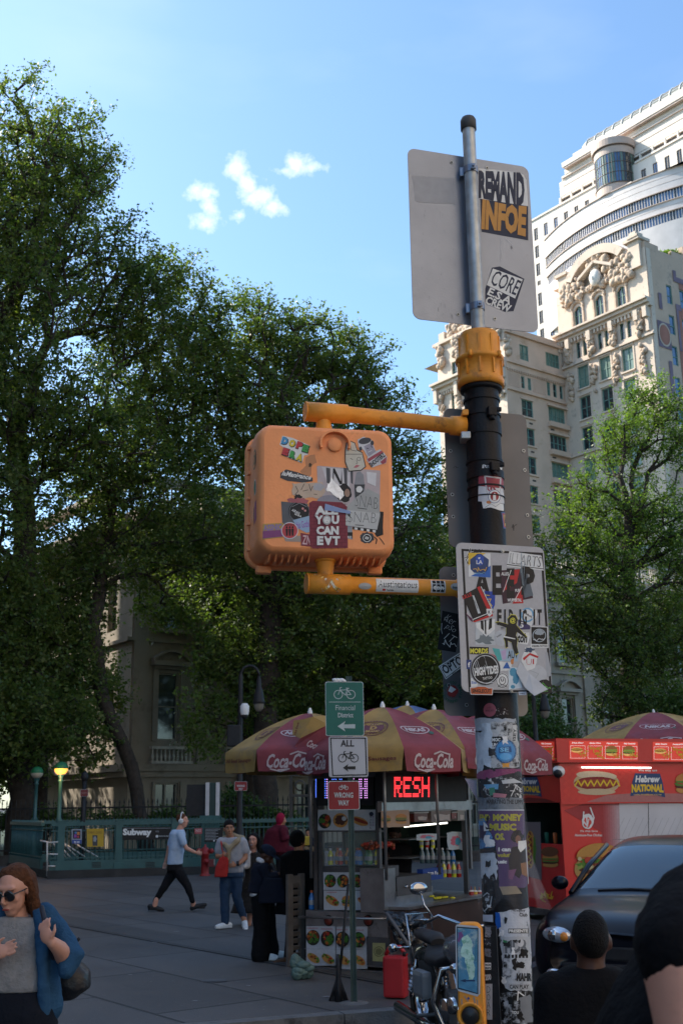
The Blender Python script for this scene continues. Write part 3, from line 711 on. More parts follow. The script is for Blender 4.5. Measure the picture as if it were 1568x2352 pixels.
# ================================================================== TREES
def leaf_mat(name, c1, c2, c3, tr=.4):
    m = bpy.data.materials.new(name); m.use_nodes = True; t = m.node_tree; t.nodes.clear()
    out = t.nodes.new('ShaderNodeOutputMaterial'); geo = t.nodes.new('ShaderNodeNewGeometry')
    tcn = t.nodes.new('ShaderNodeTexCoord'); nz = t.nodes.new('ShaderNodeTexNoise'); nz.inputs['Scale'].default_value = .45; nz.inputs['Detail'].default_value = 3
    t.links.new(tcn.outputs['Object'], nz.inputs['Vector'])
    ad = t.nodes.new('ShaderNodeMath'); ad.operation = 'MULTIPLY_ADD'; t.links.new(geo.outputs['Random Per Island'], ad.inputs[0]); ad.inputs[1].default_value = .45
    ad2 = t.nodes.new('ShaderNodeMath'); ad2.operation = 'MULTIPLY'; t.links.new(nz.outputs['Fac'], ad2.inputs[0]); ad2.inputs[1].default_value = .65
    t.links.new(ad2.outputs[0], ad.inputs[2])
    r = t.nodes.new('ShaderNodeValToRGB'); e = r.color_ramp.elements; e[0].position = .25; e[0].color = c1+(1,); e[1].position = .80; e[1].color = c3+(1,)
    q = e.new(.5); q.color = c2+(1,); t.links.new(ad.outputs[0], r.inputs['Fac'])
    b = t.nodes.new('ShaderNodeBsdfPrincipled'); b.inputs['Roughness'].default_value = .45; b.inputs['Specular IOR Level'].default_value = .35; t.links.new(r.outputs['Color'], b.inputs['Base Color'])
    tl = t.nodes.new('ShaderNodeBsdfTranslucent')
    mm = t.nodes.new('ShaderNodeMix'); mm.data_type = 'RGBA'; mm.blend_type = 'MULTIPLY'; mm.inputs['Factor'].default_value = 1; t.links.new(r.outputs['Color'], mm.inputs['A']); mm.inputs['B'].default_value = (1.5, 1.6, .6, 1)
    t.links.new(mm.outputs['Result'], tl.inputs['Color'])
    mx = t.nodes.new('ShaderNodeMixShader'); mx.inputs[0].default_value = tr
    t.links.new(b.outputs[0], mx.inputs[1]); t.links.new(tl.outputs[0], mx.inputs[2]); t.links.new(mx.outputs[0], out.inputs['Surface'])
    return m
m_bark = M('elm_bark', (.036, .028, .022), rough=.95, var=.35, scale=6, bump=.9, bscale=14)
m_leaf = leaf_mat('elm_leaves', (.045, .082, .024), (.080, .130, .034), (.135, .165, .042), .48)
m_leaf2 = leaf_mat('young_leaves', (.055, .110, .018), (.095, .165, .028), (.15, .215, .04), .48)
m_shrub = leaf_mat('shrub_leaves', (.022, .050, .014), (.040, .085, .018), (.065, .120, .025), .3)

def quads_mesh(name, V, m, parent=None, per=4):
    """V: (n, 4, 3) array of leaf corners"""
    n = len(V); me = bpy.data.meshes.new(name); me.vertices.add(n*per); me.vertices.foreach_set('co', V.reshape(-1).astype(np.float32))
    me.loops.add(n*per); me.loops.foreach_set('vertex_index', np.arange(n*per, dtype=np.int32))
    me.polygons.add(n); me.polygons.foreach_set('loop_start', np.arange(0, n*per, per, dtype=np.int32))
    try: me.polygons.foreach_set('loop_total', np.full(n, per, dtype=np.int32))
    except Exception: pass
    me.materials.append(m); me.update(calc_edges=True)
    o = bpy.data.objects.new(name, me); COL.objects.link(o)
    if parent is not None:
        o.parent = parent; o.matrix_basis = WM(parent).inverted()
    return o
def leaves_at(P, size, rng, droop=.35):
    n = len(P); d = rng.normal(size=(n, 3)); d[:, 2] = d[:, 2]*.6-droop; d /= np.linalg.norm(d, axis=1)[:, None]
    a = rng.normal(size=(n, 3)); w = np.cross(d, a); w /= np.linalg.norm(w, axis=1)[:, None]
    L = size*rng.uniform(.4, 1.5, n)[:, None]; W_ = L*.30
    V = np.stack([P, P+d*L*.45+w*W_, P+d*L, P+d*L*.45-w*W_], 1)
    return V
def make_tree(name, label, trunk, blobs, ntar, seed, lsize=.14, lper=14, ntw=4, mleaf=None, group=None, r_trunk=.35, clump=.75, cat='tree', tipr=.010, twl=.75, shell=.45):
    rng = np.random.default_rng(seed); ntar = int(ntar*(1.3 if cat == 'tree' else 1)); trunk = [Vector(p) for p in trunk]
    root = thing(name, label, cat, trunk[0], group)
    nodes = []; par = []; dist = []
    for i in range(len(trunk)-1):
        k = max(2, int((trunk[i+1]-trunk[i]).length/.7))
        for j in range(k):
            p = trunk[i].lerp(trunk[i+1], j/k)
            nodes.append(tuple(p+Vector(rng.normal(size=3))*.03)); par.append(len(nodes)-2)
    nodes.append(tuple(trunk[-1])); par.append(len(nodes)-2); nt0 = len(nodes)
    # crown targets
    vol = np.array([b[1][0]*b[1][1]*b[1][2] for b in blobs])**(.75); cnt = rng.multinomial(ntar, vol/vol.sum()); T = []
    for (c, r), k in zip(blobs, cnt):
        d = rng.normal(size=(k, 3)); d /= np.linalg.norm(d, axis=1)[:, None]
        rr = rng.uniform(0, 1, k)**shell; f = 1+.16*np.sin(d[:, 0]*5+seed)*np.cos(d[:, 2]*4+seed*2)
        T.append(np.array(c)+d*(rr*f)[:, None]*np.array(r))
    T = np.concatenate(T); T = T[T[:, 2] > 1.2]
    fork = np.array(trunk[-1]); T = T[np.argsort(np.linalg.norm(T-fork, axis=1)+rng.normal(size=len(T))*.8)]
    cap = len(nodes)+len(T)*8; A = np.zeros((cap, 3)); A[:len(nodes)] = nodes; D = np.zeros(cap); n = len(nodes)
    for i in range(1, n): D[i] = D[par[i]]+np.linalg.norm(A[i]-A[par[i]])
    lo = int(nt0*.55); tips = []
    for t in T:
        dv = A[lo:n]-t; ds = np.sqrt((dv**2).sum(1)); cost = ds+D[lo:n]*.30+np.maximum(0, A[lo:n, 2]-t[2])*.5
        k = lo+int(np.argmin(cost)); L = ds[k-lo]; q = min(6, max(1, int(L/.6))); a = A[k].copy(); pr = k
        bend = rng.normal(size=3)*L*.09; bend[2] += L*.08
        for j in range(1, q+1):
            s_ = j/q; p = a*(1-s_)+t*s_+bend*math.sin(math.pi*s_)
            if n >= cap: break
            A[n] = p; par.append(pr); D[n] = D[pr]+np.linalg.norm(p-A[pr]); pr = n; n += 1
        tips.append(pr)
    R_ = np.zeros(n); ch = np.zeros(n)
    for i in tips: R_[i] = tipr**2.4
    for i in range(n-1, 0, -1):
        if R_[i] == 0: R_[i] = tipr**2.4
        R_[par[i]] += R_[i]
    R_ = R_**(1/2.4); R_ *= r_trunk/R_[0]; R_ = np.maximum(R_, tipr*.8)
    for i in range(nt0): R_[i] = max(R_[i], r_trunk*(1-.45*i/nt0))
    R_[0] *= 1.35; R_[1] *= 1.1
    # limbs as tapered tubes, one per edge
    mb = MB().mat(m_bark); vs, fs = [], []
    for i in range(1, n):
        p, q = A[par[i]], A[i]; r0, r1 = R_[par[i]], R_[i]
        if par[i] >= 0 and r0 > r1*2.2: r0 = r1*1.5
        k = 9 if r1 > .12 else (5 if r1 > .03 else 3)
        t = q-p; l_ = np.linalg.norm(t)
        if l_ < 1e-5: continue
        t = t/l_; u = np.cross(t, (0, 0, 1) if abs(t[2]) < .9 else (1, 0, 0)); u /= np.linalg.norm(u); v = np.cross(t, u); o = len(vs)
        for c_, r in ((p, r0), (q+t*r1*.5, r1)):
            for j in range(k):
                an = 2*math.pi*j/k; vs.append(c_+(u*math.cos(an)+v*math.sin(an))*r)
        for j in range(k): fs.append((o+j, o+(j+1) % k, o+k+(j+1) % k, o+k+j))
    # twigs with leaves
    tp = A[np.array(tips)]; k = len(tp)*ntw; base = np.repeat(tp, ntw, 0)
    cen = np.mean([np.array(b[0]) for b in blobs], 0); outw = base-cen; outw /= np.linalg.norm(outw, axis=1)[:, None]+1e-6
    d = rng.normal(size=(k, 3))+outw*.5; d[:, 2] += .15; d /= np.linalg.norm(d, axis=1)[:, None]; ln = twl*rng.uniform(.5, 1.3, k)
    for i in range(k):
        if i % 2: continue
        p = base[i]; q = p+d[i]*ln[i]; o = len(vs); u = np.cross(d[i], (.3, .2, 1.)); u /= np.linalg.norm(u); v = np.cross(d[i], u)
        for c_, r in ((p, tipr*.8), (q, tipr*.3)):
            for j in range(3): an = 2.094*j; vs.append(c_+(u*math.cos(an)+v*math.sin(an))*r)
        for j in range(3): fs.append((o+j, o+(j+1) % 3, o+3+(j+1) % 3, o+3+j))
    mb.add(vs, fs, m_bark, True); mb.build('trunk', parent=root)
    m_ = k*lper; idx = np.repeat(np.arange(k), lper); s_ = rng.uniform(.05, 1.15, m_)
    P = base[idx]+d[idx]*(ln[idx]*s_)[:, None]+rng.normal(size=(m_, 3))*.11*clump
    quads_mesh('crown', leaves_at(P, lsize, rng), mleaf or m_leaf, root)
    return root
def BLOB(px, py, rx, ry, Y, dy=None):
    c = AT(px, py, Y); k = Y/F; el = math.cos(math.atan2(c.z-CH, Y)); return (tuple(c), (rx*k, dy or rx*k*.8, ry*k/el**1.3))
def TR(*pts): return [AT(px, py, Y) if py else G(px, 1900) for px, py, Y in pts]
def base(px, Y): c = AT(px, 1900, Y); return Vector((c.x, c.y, 0))
gT = 'park trees behind the iron fence'
make_tree('elm_tree', 'tallest broad tree at the left edge, thick upright trunk', [base(48, 40), AT(52, 1500, 40), AT(58, 1180, 40), AT(30, 900, 40)],
    [BLOB(20, 400, 240, 210, 40), BLOB(170, 400, 140, 150, 41), BLOB(120, 600, 235, 200, 40), BLOB(-60, 700, 250, 260, 38), BLOB(270, 690, 130, 140, 41), BLOB(60, 950, 230, 190, 38), BLOB(-80, 1150, 200, 200, 37), BLOB(200, 1010, 180, 150, 40)], 1500, 3, r_trunk=.42, group=gT)
make_tree('elm_tree', 'leaning tree with dark slanting trunk behind the subway railing', [base(345, 41.5), AT(300, 1760, 41.5), AT(235, 1600, 41), AT(215, 1440, 41), AT(260, 1150, 41.5)],
    [BLOB(440, 760, 125, 160, 43), BLOB(350, 850, 160, 190, 42), BLOB(480, 960, 140, 190, 43), BLOB(300, 1090, 180, 160, 42), BLOB(430, 1230, 180, 130, 42), BLOB(180, 1260, 130, 150, 41), BLOB(360, 650, 70, 85, 42), BLOB(330, 1330, 70, 45, 43), BLOB(400, 1390, 90, 55, 45), BLOB(245, 1600, 50, 110, 43)], 1150, 8, r_trunk=.25, group=gT)
make_tree('elm_tree', 'round-topped tree with thick dark trunk behind the food cart umbrellas', [base(608, 43), AT(612, 1600, 43), AT(625, 1350, 43), AT(640, 1150, 44)],
    [BLOB(640, 800, 150, 110, 45), BLOB(760, 850, 150, 120, 46), BLOB(850, 960, 115, 120, 46), BLOB(600, 960, 160, 170, 44), BLOB(720, 1080, 200, 150, 45), BLOB(920, 1060, 85, 80, 46), BLOB(560, 700, 50, 40, 45), BLOB(640, 1290, 200, 130, 43), BLOB(850, 1250, 190, 140, 44)], 1350, 21, r_trunk=.45, group=gT)
make_tree('elm_tree', 'low spreading dark tree hanging over the subway lamps', [base(92, 43), AT(100, 1600, 43), AT(85, 1450, 43)],
    [BLOB(60, 1480, 170, 170, 40), BLOB(-60, 1420, 190, 200, 39), BLOB(70, 1650, 170, 110, 39), BLOB(170, 1380, 90, 110, 42), BLOB(-70, 1660, 150, 120, 38), BLOB(160, 1560, 95, 150, 41), BLOB(190, 1700, 70, 60, 41)], 1050, 31, r_trunk=.28, group=gT)
make_tree('elm_tree', 'dark leafy tree in front of the pale stone facade, branch drooping left', [base(575, 47), AT(580, 1700, 47), AT(590, 1500, 46)],
    [BLOB(560, 1500, 140, 90, 44), BLOB(700, 1470, 190, 130, 44), BLOB(880, 1450, 180, 150, 45), BLOB(480, 1650, 70, 75, 42, 1.2), BLOB(505, 1530, 60, 70, 43), BLOB(980, 1350, 110, 160, 45), BLOB(640, 1630, 150, 60, 44), BLOB(1010, 1150, 80, 110, 46)], 900, 41, r_trunk=.26, group=gT)
make_tree('elm_tree', 'dark tree behind the sticker-covered signs', [base(1030, 48), AT(1040, 1600, 48), AT(1080, 1400, 48)],
    [BLOB(1110, 1320, 120, 130, 48), BLOB(1190, 1190, 45, 75, 49), BLOB(1060, 1520, 130, 110, 47), BLOB(1245, 1300, 40, 60, 48), BLOB(1180, 1480, 80, 90, 48), BLOB(1215, 1640, 60, 80, 46)], 560, 51, r_trunk=.2, group=gT)
make_tree('honey_locust_tree', 'bright green tree against the tan towers at the right edge', [base(1440, 49), AT(1440, 1600, 49), AT(1445, 1350, 49), AT(1440, 1150, 49)],
    [BLOB(1490, 930, 60, 75, 51), BLOB(1550, 1000, 70, 110, 50), BLOB(1430, 1020, 85, 95, 50), BLOB(1350, 1150, 80, 80, 49), BLOB(1460, 1200, 130, 120, 50), BLOB(1370, 1310, 110, 100, 48), BLOB(1560, 1300, 120, 180, 49), BLOB(1330, 1240, 65, 65, 48)], 820, 61, lsize=.11, lper=13, r_trunk=.30, mleaf=m_leaf2, group=gT)
make_tree('honey_locust_tree', 'dark lower tree at the right edge over the red food trailer', [base(1475, 50), AT(1470, 1650, 50), AT(1455, 1500, 50)],
    [BLOB(1420, 1460, 130, 110, 48), BLOB(1540, 1480, 110, 120, 49), BLOB(1470, 1610, 120, 70, 47), BLOB(1340, 1430, 70, 70, 48), BLOB(1560, 1640, 90, 70, 47)], 620, 71, lsize=.12, r_trunk=.25, group=gT)
make_tree('young_tree', 'small shrubby tree beside the back umbrella, left of the red trailer', [base(1225, 40), AT(1225, 1760, 40), AT(1230, 1690, 40)],
    [BLOB(1225, 1690, 75, 60, 40), BLOB(1280, 1730, 55, 50, 40)], 160, 81, lsize=.11, r_trunk=.08, mleaf=m_shrub)
for i, (x, y, rx, ry, Y_, lb) in enumerate(((-60, 1600, 170, 200, 50, 'dark tree filling the far left edge behind the lamps'), (560, 1330, 190, 190, 53, 'dark tree in front of the upper windows of the pale stone building'), (800, 1560, 190, 130, 52, 'dark tree behind the umbrellas left of the pole'), (1000, 1560, 130, 150, 54, 'dark tree behind the lowest sign back'))):
    make_tree('elm_tree', lb, [base(x, Y_), AT(x, 1700, Y_), AT(x, y, Y_)], [BLOB(x, y, rx, ry, Y_), BLOB(x+60, y+60, rx*.7, ry*.8, Y_)], 560, 200+i, r_trunk=.25, group=gT, lsize=.2)
tg = Vector((-25, 57, 0)); make_tree('elm_tree', 'tree added outside the view to shade the left end of the pale stone building', [tg, tg+Z*5, tg+Z*9], [((-25, 57, 10), (6, 6, 6)), ((-22, 60, 6), (5, 5, 4))], 500, 300, r_trunk=.3, group=gT, lsize=.22)  # extra tree out of view, added to shade the stone end wall
# far park trees closing the view behind the fence
rngt = random.Random(5)
def shrub(px, py, rx, ry, Y, seed, label, n=70, m=None):
    make_tree('shrub', label, [base(px, Y), AT(px, py+ry*.3, Y), AT(px+3, py, Y)], [BLOB(px, py, rx, ry, Y)], n, seed, lsize=.12, lper=14, ntw=4, mleaf=m or m_shrub, r_trunk=.05, group='green shrubs behind the iron fence', cat='shrub', twl=.4, tipr=.006, shell=.4)
shrub(430, 1905, 95, 38, 39.5, 101, 'wide green shrub behind the Subway railing, left of the information pillar', 130)
shrub(345, 1925, 60, 30, 39.5, 102, 'low dark shrub at the foot of the leaning tree')
shrub(545, 1870, 55, 42, 39.5, 103, 'green shrub with orange blooms behind the lamp post', 90)
shrub(600, 1905, 60, 45, 39.5, 104, 'tall green shrub behind the rider in the maroon hoodie', 90)
shrub(665, 1915, 50, 35, 39.5, 105, 'dark shrub beside the stone gate pier')
for i, (x, y) in enumerate(((-20, 1915), (40, 1900), (110, 1910), (190, 1915), (265, 1918))): shrub(x, y, 55, 42, 41.5, 110+i, ['dark shrub at the left edge behind the fence', 'dark shrub left of the first green lamp', 'dark shrub right of the first green lamp', 'dark shrub behind the pair of yellow and purple posters', 'dark shrub behind the stair handrails'][i], 80)
ivy = np.random.default_rng(4); nI = 2600; P = np.zeros((nI, 3))
for i in range(nI):
    a = ivy.uniform(4.2, 12); P[i] = CR.P(a, 67.3+(a-4)*.42*ivy.uniform(0, 1.05), -1.5+ivy.normal()*.5)
iv = quads_mesh('ivy', leaves_at(P, .42, ivy), m_leaf2); tag(iv, 'bright green creeper spilling over the roof edge of the mural wall', 'ivy', kind='stuff')
# ================================================================== POLE, SIGNAL, SIGNS
def zoomer(x0, y0, sc):
    """pixel of an enlarged view of the reference -> reference pixel"""
    k = 1568/1800
    return lambda x, y: ((x0+x/sc)*k, (y0+y/sc)*k)
zTop, zBox, zAed = zoomer(1050, 280, 2.868), zoomer(620, 1040, 3.136), zoomer(1120, 1400, 4.356)
z1, zr, zPole, zBack, zb8 = zoomer(600, 1750, 2.24), zoomer(1200, 1800, 2.613), zoomer(1180, 1850, 2.767), zoomer(1100, 1040, 5.113), zoomer(1150, 800, 3.92)
def onface(P0, n, zf=None):
    n = Vector(n).normalized(); zf = zf or (lambda x, y: (x, y))
    def fn(x, y, h):
        return HIT(*zf(x, -y), P0, n)+n*h
    return fn
def oncyl(cx, cy, r, zf):
    def fn(x, y, h):
        d = ray(*zf(x, -y)); o = CAMPOS-Vector((cx, cy, 0)); a = d.x**2+d.y**2; b = 2*(o.x*d.x+o.y*d.y); c = o.x**2+o.y**2-(r+h)**2; D = b*b-4*a*c
        t = (-b-math.sqrt(D))/(2*a) if D > 0 else -b/(2*a)
        p = CAMPOS+d*t
        if D <= 0:
            q = Vector((p.x-cx, p.y-cy)).normalized()*(r+h); p = Vector((cx+q.x, cy+q.y, p.z))
        return p
    return fn
def clipx(P, x, keep_right):
    out = []
    for i in range(len(P)):
        a, b = P[i], P[(i+1) % len(P)]; ia = (a[0] >= x) == keep_right; ib = (b[0] >= x) == keep_right
        if ia: out.append(a)
        if ia != ib and abs(b[0]-a[0]) > 1e-9: t = (x-a[0])/(b[0]-a[0]); out.append((x, a[1]+(b[1]-a[1])*t))
    return out
class CArt(Art):
    """art wrapped on a curved surface: polygons are cut in narrow upright strips"""
    W = 12
    def faces(s, vs, fs, m):
        for f in fs:
            P = [tuple(vs[i]) for i in f]; x0, x1 = min(p[0] for p in P), max(p[0] for p in P)
            if x1-x0 < s.W*1.3: s.mb.add([s.fn(x, y, s.L*s.step) for x, y in P], [tuple(range(len(P)))], m, False); continue
            k = math.ceil((x1-x0)/s.W)
            for i in range(k):
                a, b = x0+(x1-x0)*i/k, x0+(x1-x0)*(i+1)/k; Q = P
                if i: Q = clipx(Q, a, True)
                if i < k-1 and len(Q) > 2: Q = clipx(Q, b, False)
                if len(Q) > 2: s.mb.add([s.fn(x, y, s.L*s.step) for x, y in Q], [tuple(range(len(Q)))], m, False)
WH, BK, GY, DG = K('d8d9d8'), K('15161a'), K('8d9096'), K('3b3d42')
RED, BLU, YEL, GRN, PUR = K('b3262e'), K('1f5fa8'), K('d9b53c'), K('2f8a4c'), K('7a4a80')
def q4(*p): return [(x, -y) for x, y in p]
def bike(A, x, y, w, m, lw=None):
    """side view bicycle of width w; y up"""
    r = w*.21; lw = lw or w*.035; a, b = (x-w*.29, y), (x+w*.29, y)
    for c in (a, b): A.ring(c[0], c[1], r, lw, m)
    t = lambda dx, dy: (x+dx*w, y+dy*w)
    A.line([a, t(-.20, .24)], lw, m); A.line([t(-.22, .30), t(-.14, .33)], lw, m); A.line([t(-.20, .24), t(-.22, .30)], lw, m)
    A.line([t(-.19, .2), t(.12, .22), t(.02, -.02), t(-.19, .2)], lw, m); A.line([t(.02, -.02), b, t(.12, .22), t(.14, .28)], lw, m)
    A.line([t(.07, .29), t(.19, .28)], lw*1.3, m)
def arrow_left(A, x, y, w, h, m):
    A.poly([(x, y), (x+w*.45, y+h*.5), (x+w*.36, y+h*.17), (x+w, y+h*.2), (x+w, y-h*.2), (x+w*.36, y-h*.17), (x+w*.45, y-h*.5)], m)
def scribble(A, x, y, w, h, n, lw, m, seed):
    q = random.Random(seed); pts = [(x, y)]
    for i in range(n): pts.append((x+w*(i+1)/n+q.uniform(-.3, .3)*w/n*2, y+q.uniform(-.5, .5)*h))
    A.line(pts, lw, m)

PX, PY = .688, 5.2
m_blkpole = M('black_pole_paint', (.010, .010, .012), rough=.5, spec=.22, var=.35, scale=9, bump=.15, bscale=50, dirt=(.028, .028, .028), dscale=7, dth=.64)
m_galv = M('galvanised_steel', (.40, .42, .42), rough=.45, metal=.55, var=.25, scale=14, bump=.1, bscale=90, dirt=(.25, .22, .18), dscale=10, dth=.66)
m_alu = M('bare_aluminium', (.24, .27, .33), rough=.38, metal=.75, var=.08, scale=5, bump=.05, bscale=120, dirt=(.21, .22, .25), dscale=4, dth=.62)
m_yel = M('signal_yellow', (.74, .29, .03), rough=.5, spec=.4, var=.14, scale=7, dirt=(.42, .17, .03), dscale=9, dth=.57, bump=.1, bscale=60)
m_org = M('faded_orange', (.86, .33, .13), rough=.55, spec=.35, var=.08, scale=5, dirt=(.52, .22, .09), dscale=5, dth=.60, bump=.08, bscale=70)
pole = thing('signal_pole', 'thick black signal pole plastered with torn posters and stickers', 'pole', (PX, PY, 0))
RP = .0835
mb = MB().mat(m_blkpole)
mb.lathe([(.17, 0), (.17, .03), (.125, .05), (.112, .12), (.100, .2), (.098, 2.32), (.093, 2.36), (RP+.002, 2.40), (RP, 2.45), (RP, 3.83)], (PX, PY, 0), n=40)
mb.build('shaft', parent=pole)
mb = MB().mat(m_blkpole)
for z, h in ((3.735, .012), (3.60, .05), (3.655, .01), (3.36, .03), (3.42, .01), (3.29, .006), (3.24, .004), (2.83, .05), (2.90, .006)):
    mb = MB().mat(m_blkpole); mb.lathe([(RP, z-h), (RP+.006, z-h), (RP+.006, z+h*.2), (RP, z+h*.2)], (PX, PY, 0), n=36, smooth=False); mb.build('band', parent=pole)
for z in (3.645, 3.37, 2.86):
    mb = MB().mat(m_blkpole); q = Vector((math.sin(.35), -math.cos(.35), 0)); c = Vector((PX, PY, z))+q*(RP+.014)
    mb.box(c, (.045, .03, .045), rot=Matrix.Rotation(.35, 3, 'Z'), bev=.006); mb.box(c+Vector((.035, .005, .012)), (.025, .02, .02), bev=.004); mb.tube([c+Vector((0, 0, -.04)), c+Vector((0, 0, -.02))], .014); mb.build('clamp', parent=pole)
mb = MB().mat(m_yel)      # the yellow transformer-base coupling on top of the thick pipe
mb.lathe([(RP-.01, 3.80), (.112, 3.80), (.114, 3.83), (.106, 3.845), (.104, 3.925), (.118, 3.93), (.118, 3.948), (.104, 3.953), (.099, 4.06), (.092, 4.078), (.04, 4.085), (.02, 4.086)], (PX, PY, 0), n=40)
for k in range(10):
    t = 2*math.pi*k/10+.2; c, s_ = math.cos(t), math.sin(t); R = Matrix.Rotation(t, 3, 'Z')
    mb.box((PX+.107*c, PY+.107*s_, 3.884), (.014, .008, .075), rot=R); mb.box((PX+.101*c, PY+.101*s_, 4.0), (.008, .012, .10), rot=R)
for t in (.3, 2.2, 4.2, 5.5): mb.tube([(PX+.12*math.cos(t), PY+.12*math.sin(t), 3.925), (PX+.12*math.cos(t), PY+.12*math.sin(t), 3.957)], .010)
mb.lathe([(RP, 3.775), (RP+.018, 3.78), (RP+.018, 3.797), (RP, 3.799)], (PX, PY, 0), m=m_blkpole, n=32)
mb.build('collar', parent=pole)
mast = thing('sign_mast', 'thin grey galvanised pipe rising out of the yellow collar', 'pipe', (PX, PY, 4.08))
mb = MB().mat(m_galv); mb.lathe([(.0335, 4.087), (.0335, 5.235)], (PX, PY, 0), n=24); mb.build('pipe', parent=mast)
mb = MB().mat(M('mast_cap', (.07, .072, .075), rough=.6)); mb.lathe([(.034, 5.22), (.041, 5.222), (.041, 5.275), (.034, 5.29), (.015, 5.297), (.001, 5.298)], (PX, PY, 0), n=24); mb.build('cap', parent=mast)
for z in (4.985, 4.225):
    mb = MB().mat(m_alu); mb.lathe([(.034, z-.018), (.0375, z-.018), (.0375, z+.018), (.034, z+.018)], (PX, PY, 0), n=24, smooth=False)
    mb.box((PX+.008, PY-.044, z), (.026, .014, .03), bev=.003); mb.tube([(PX+.008, PY-.05, z), (PX+.008, PY-.062, z)], .006); mb.box((PX-.03, PY+.02, z), (.05, .03, .05), bev=.004)
    mb.build('clamp', parent=mast)

def sign_plate(name, label, cx, cy, th, zt, w, h, r=.045, mat=None, thick=.004, holes=(), back=None):
    u = Vector((math.cos(rad(th)), math.sin(rad(th)), 0)); n = Vector((math.sin(rad(th)), -math.cos(rad(th)), 0)); c = Vector((cx, cy, 0))
    s = thing(name, label, 'sign', c+Z*(zt-h/2))
    mb = MB(); mb.prism(rrect(-w/2, zt-h, w, h, r), c, u, Z, -n*thick, mat or m_alu)
    for x, z in holes: 
        p = c+u*x+Z*z+n*.001; mb.tube([p, p+n*.0025], .009, m_galv, n=10); mb.tube([p+n*.0026, p+n*.003], .005, BK, n=8)
    mb.build('plate', parent=s)
    return s, c, u, n
class G3:   # place a face whose centre column sits at depth Y
    pass
# -- big blank sign back at the top
bigs, c, u, n = sign_plate('traffic_sign', 'large blank metal sign back clamped to the thin pipe, REMAND INFOE poster and CORE sticker', .69, 5.255, 17.2, 5.095, .68, .945, .04,
    holes=[(-.10, 5.05), (.10, 5.05), (-.10, 4.2), (.10, 4.2)])
def st(parent, name='sticker', label=None, A=None, mb=None):
    o = (mb or A.mb).build(name, parent=parent)
    if label: o['label'] = label
    return o
A = Art(onface(c, n, zTop))
NV, ORG = K('1b2740'), K('c08a45')
A.poly(q4((606, 470), (905, 500), (945, 520), (965, 560), (978, 757), (979, 1015), (628, 950)), NV)
A.poly(q4((606, 470), (905, 500), (945, 520), (965, 560), (978, 757), (612, 700)), WH)
A.text('REMAND', 778, -612, 346, 236, NV, bold=.06, warp=lambda a, b, w, h: (a, b*(1+.12*a/w*2)-a*.13))
A.L += 1; A.text('INFOE', 795, -845, 335, 235, ORG, bold=.06, warp=lambda a, b, w, h: (a+b*.04, b*(1-.1*(1-abs(a/w*2)))-a*.17))
A.line(q4((842, 805), (842, 890)), 3, NV); A.line(q4((822, 835), (842, 862), (862, 842)), 3, NV)
st(bigs, 'poster', 'navy and white REMAND INFOE poster', A)
A = Art(onface(c, n, zTop)); A.poly(q4((705, 1222), (765, 1212), (950, 1306), (868, 1550), (800, 1555), (655, 1480), (655, 1380)), NV)
A.poly(q4((712, 1228), (938, 1310), (880, 1455), (665, 1352)), WH); A.text('CORE', 808, -1335, 215, 120, NV, bold=.01, ang=-.42)
A.text('E.S.A', 765, -1438, 190, 62, WH, bold=.03, ang=-.45); A.text('CREW', 752, -1500, 200, 62, WH, bold=.03, ang=-.38)
st(bigs, 'sticker', 'diamond CORE E.S.A CREW sticker', A)
A = Art(onface(c, n, zTop)); A.poly([(x, -y) for x, y in jagpoly([(103, 522), (405, 548), (432, 742), (128, 722)], 40, 4, 3)], K('9a9da3', .3)); st(bigs, 'sticker', 'blank silver label', A)
A = Art(onface(c, n, zTop)); q = random.Random(3)
for i in range(34):
    x, y = q.uniform(90, 450), q.uniform(760, 1600); A.line(q4((x, y), (x+q.uniform(-3, 3), y+q.uniform(6, 30))), 1.6, K('6c6f75'))
A.line(q4((775, 1010), (775, 1170)), 1.5, K('b8bcc4')); A.line(q4((805, 1000), (858, 1050)), 1.5, K('b8bcc4')); A.line(q4((850, 1060), (855, 1078)), 5, K('4c4f55'))
st(bigs, 'scratches', None, A)
# -- sign back behind the thick pole
mids, c, u, n = sign_plate('traffic_sign', 'grey sign back behind the black pole at the height of the orange signal', .72, 5.32, 16.6, 3.72, .44, .70, .035, mat=M('grey_aluminium', (.17, .16, .155), rough=.6, metal=.2, var=.15, scale=3),
    holes=[(-.13, 3.68), (-.195, 3.5), (-.195, 3.28), (-.195, 3.17), (-.09, 3.06), (.195, 3.53), (.195, 3.43), (.195, 3.2), (.195, 3.09)])
A = Art(onface(c, n, zBack))
scribble(A, 480, -990, 60, 40, 5, 5, BK, 5); scribble(A, 1270, -1800, 70, 150, 6, 7, BK, 6); A.line(q4((430, 1500), (428, 1530)), 9, BK)
st(mids, 'scratches', None, A)
lows, c, u, n = sign_plate('traffic_sign', 'dark sign back lowest on the pole with OPTO and tag stickers, behind the sticker-covered plate', .66, 5.33, 16.6, 2.93, .42, .70, .035, mat=M('dull_aluminium', (.16, .165, .175), rough=.45, metal=.5, var=.2, scale=4),
    holes=[(-.14, 2.89), (-.185, 2.68), (-.185, 2.47), (-.185, 2.37), (-.10, 2.28)])
A = Art(onface(c, n, zAed)); A.poly(q4((198, 915), (412, 960), (405, 1100), (350, 1395), (140, 1360)), BK)
for k, (w_, y) in enumerate((('Ker', 1020), ('pSo', 1120), ('1T', 1230))): A.text(w_, 290, -y, 130, 85, WH, bold=-.02, ang=-.5, shear=.3)
scribble(A, 200, -1290, 150, 110, 8, 7, WH, 9); A.line(q4((190, 1060), (185, 1140), (195, 1180)), 5, WH)
st(lows, 'sticker', 'black sticker with white hand-drawn tag', A)
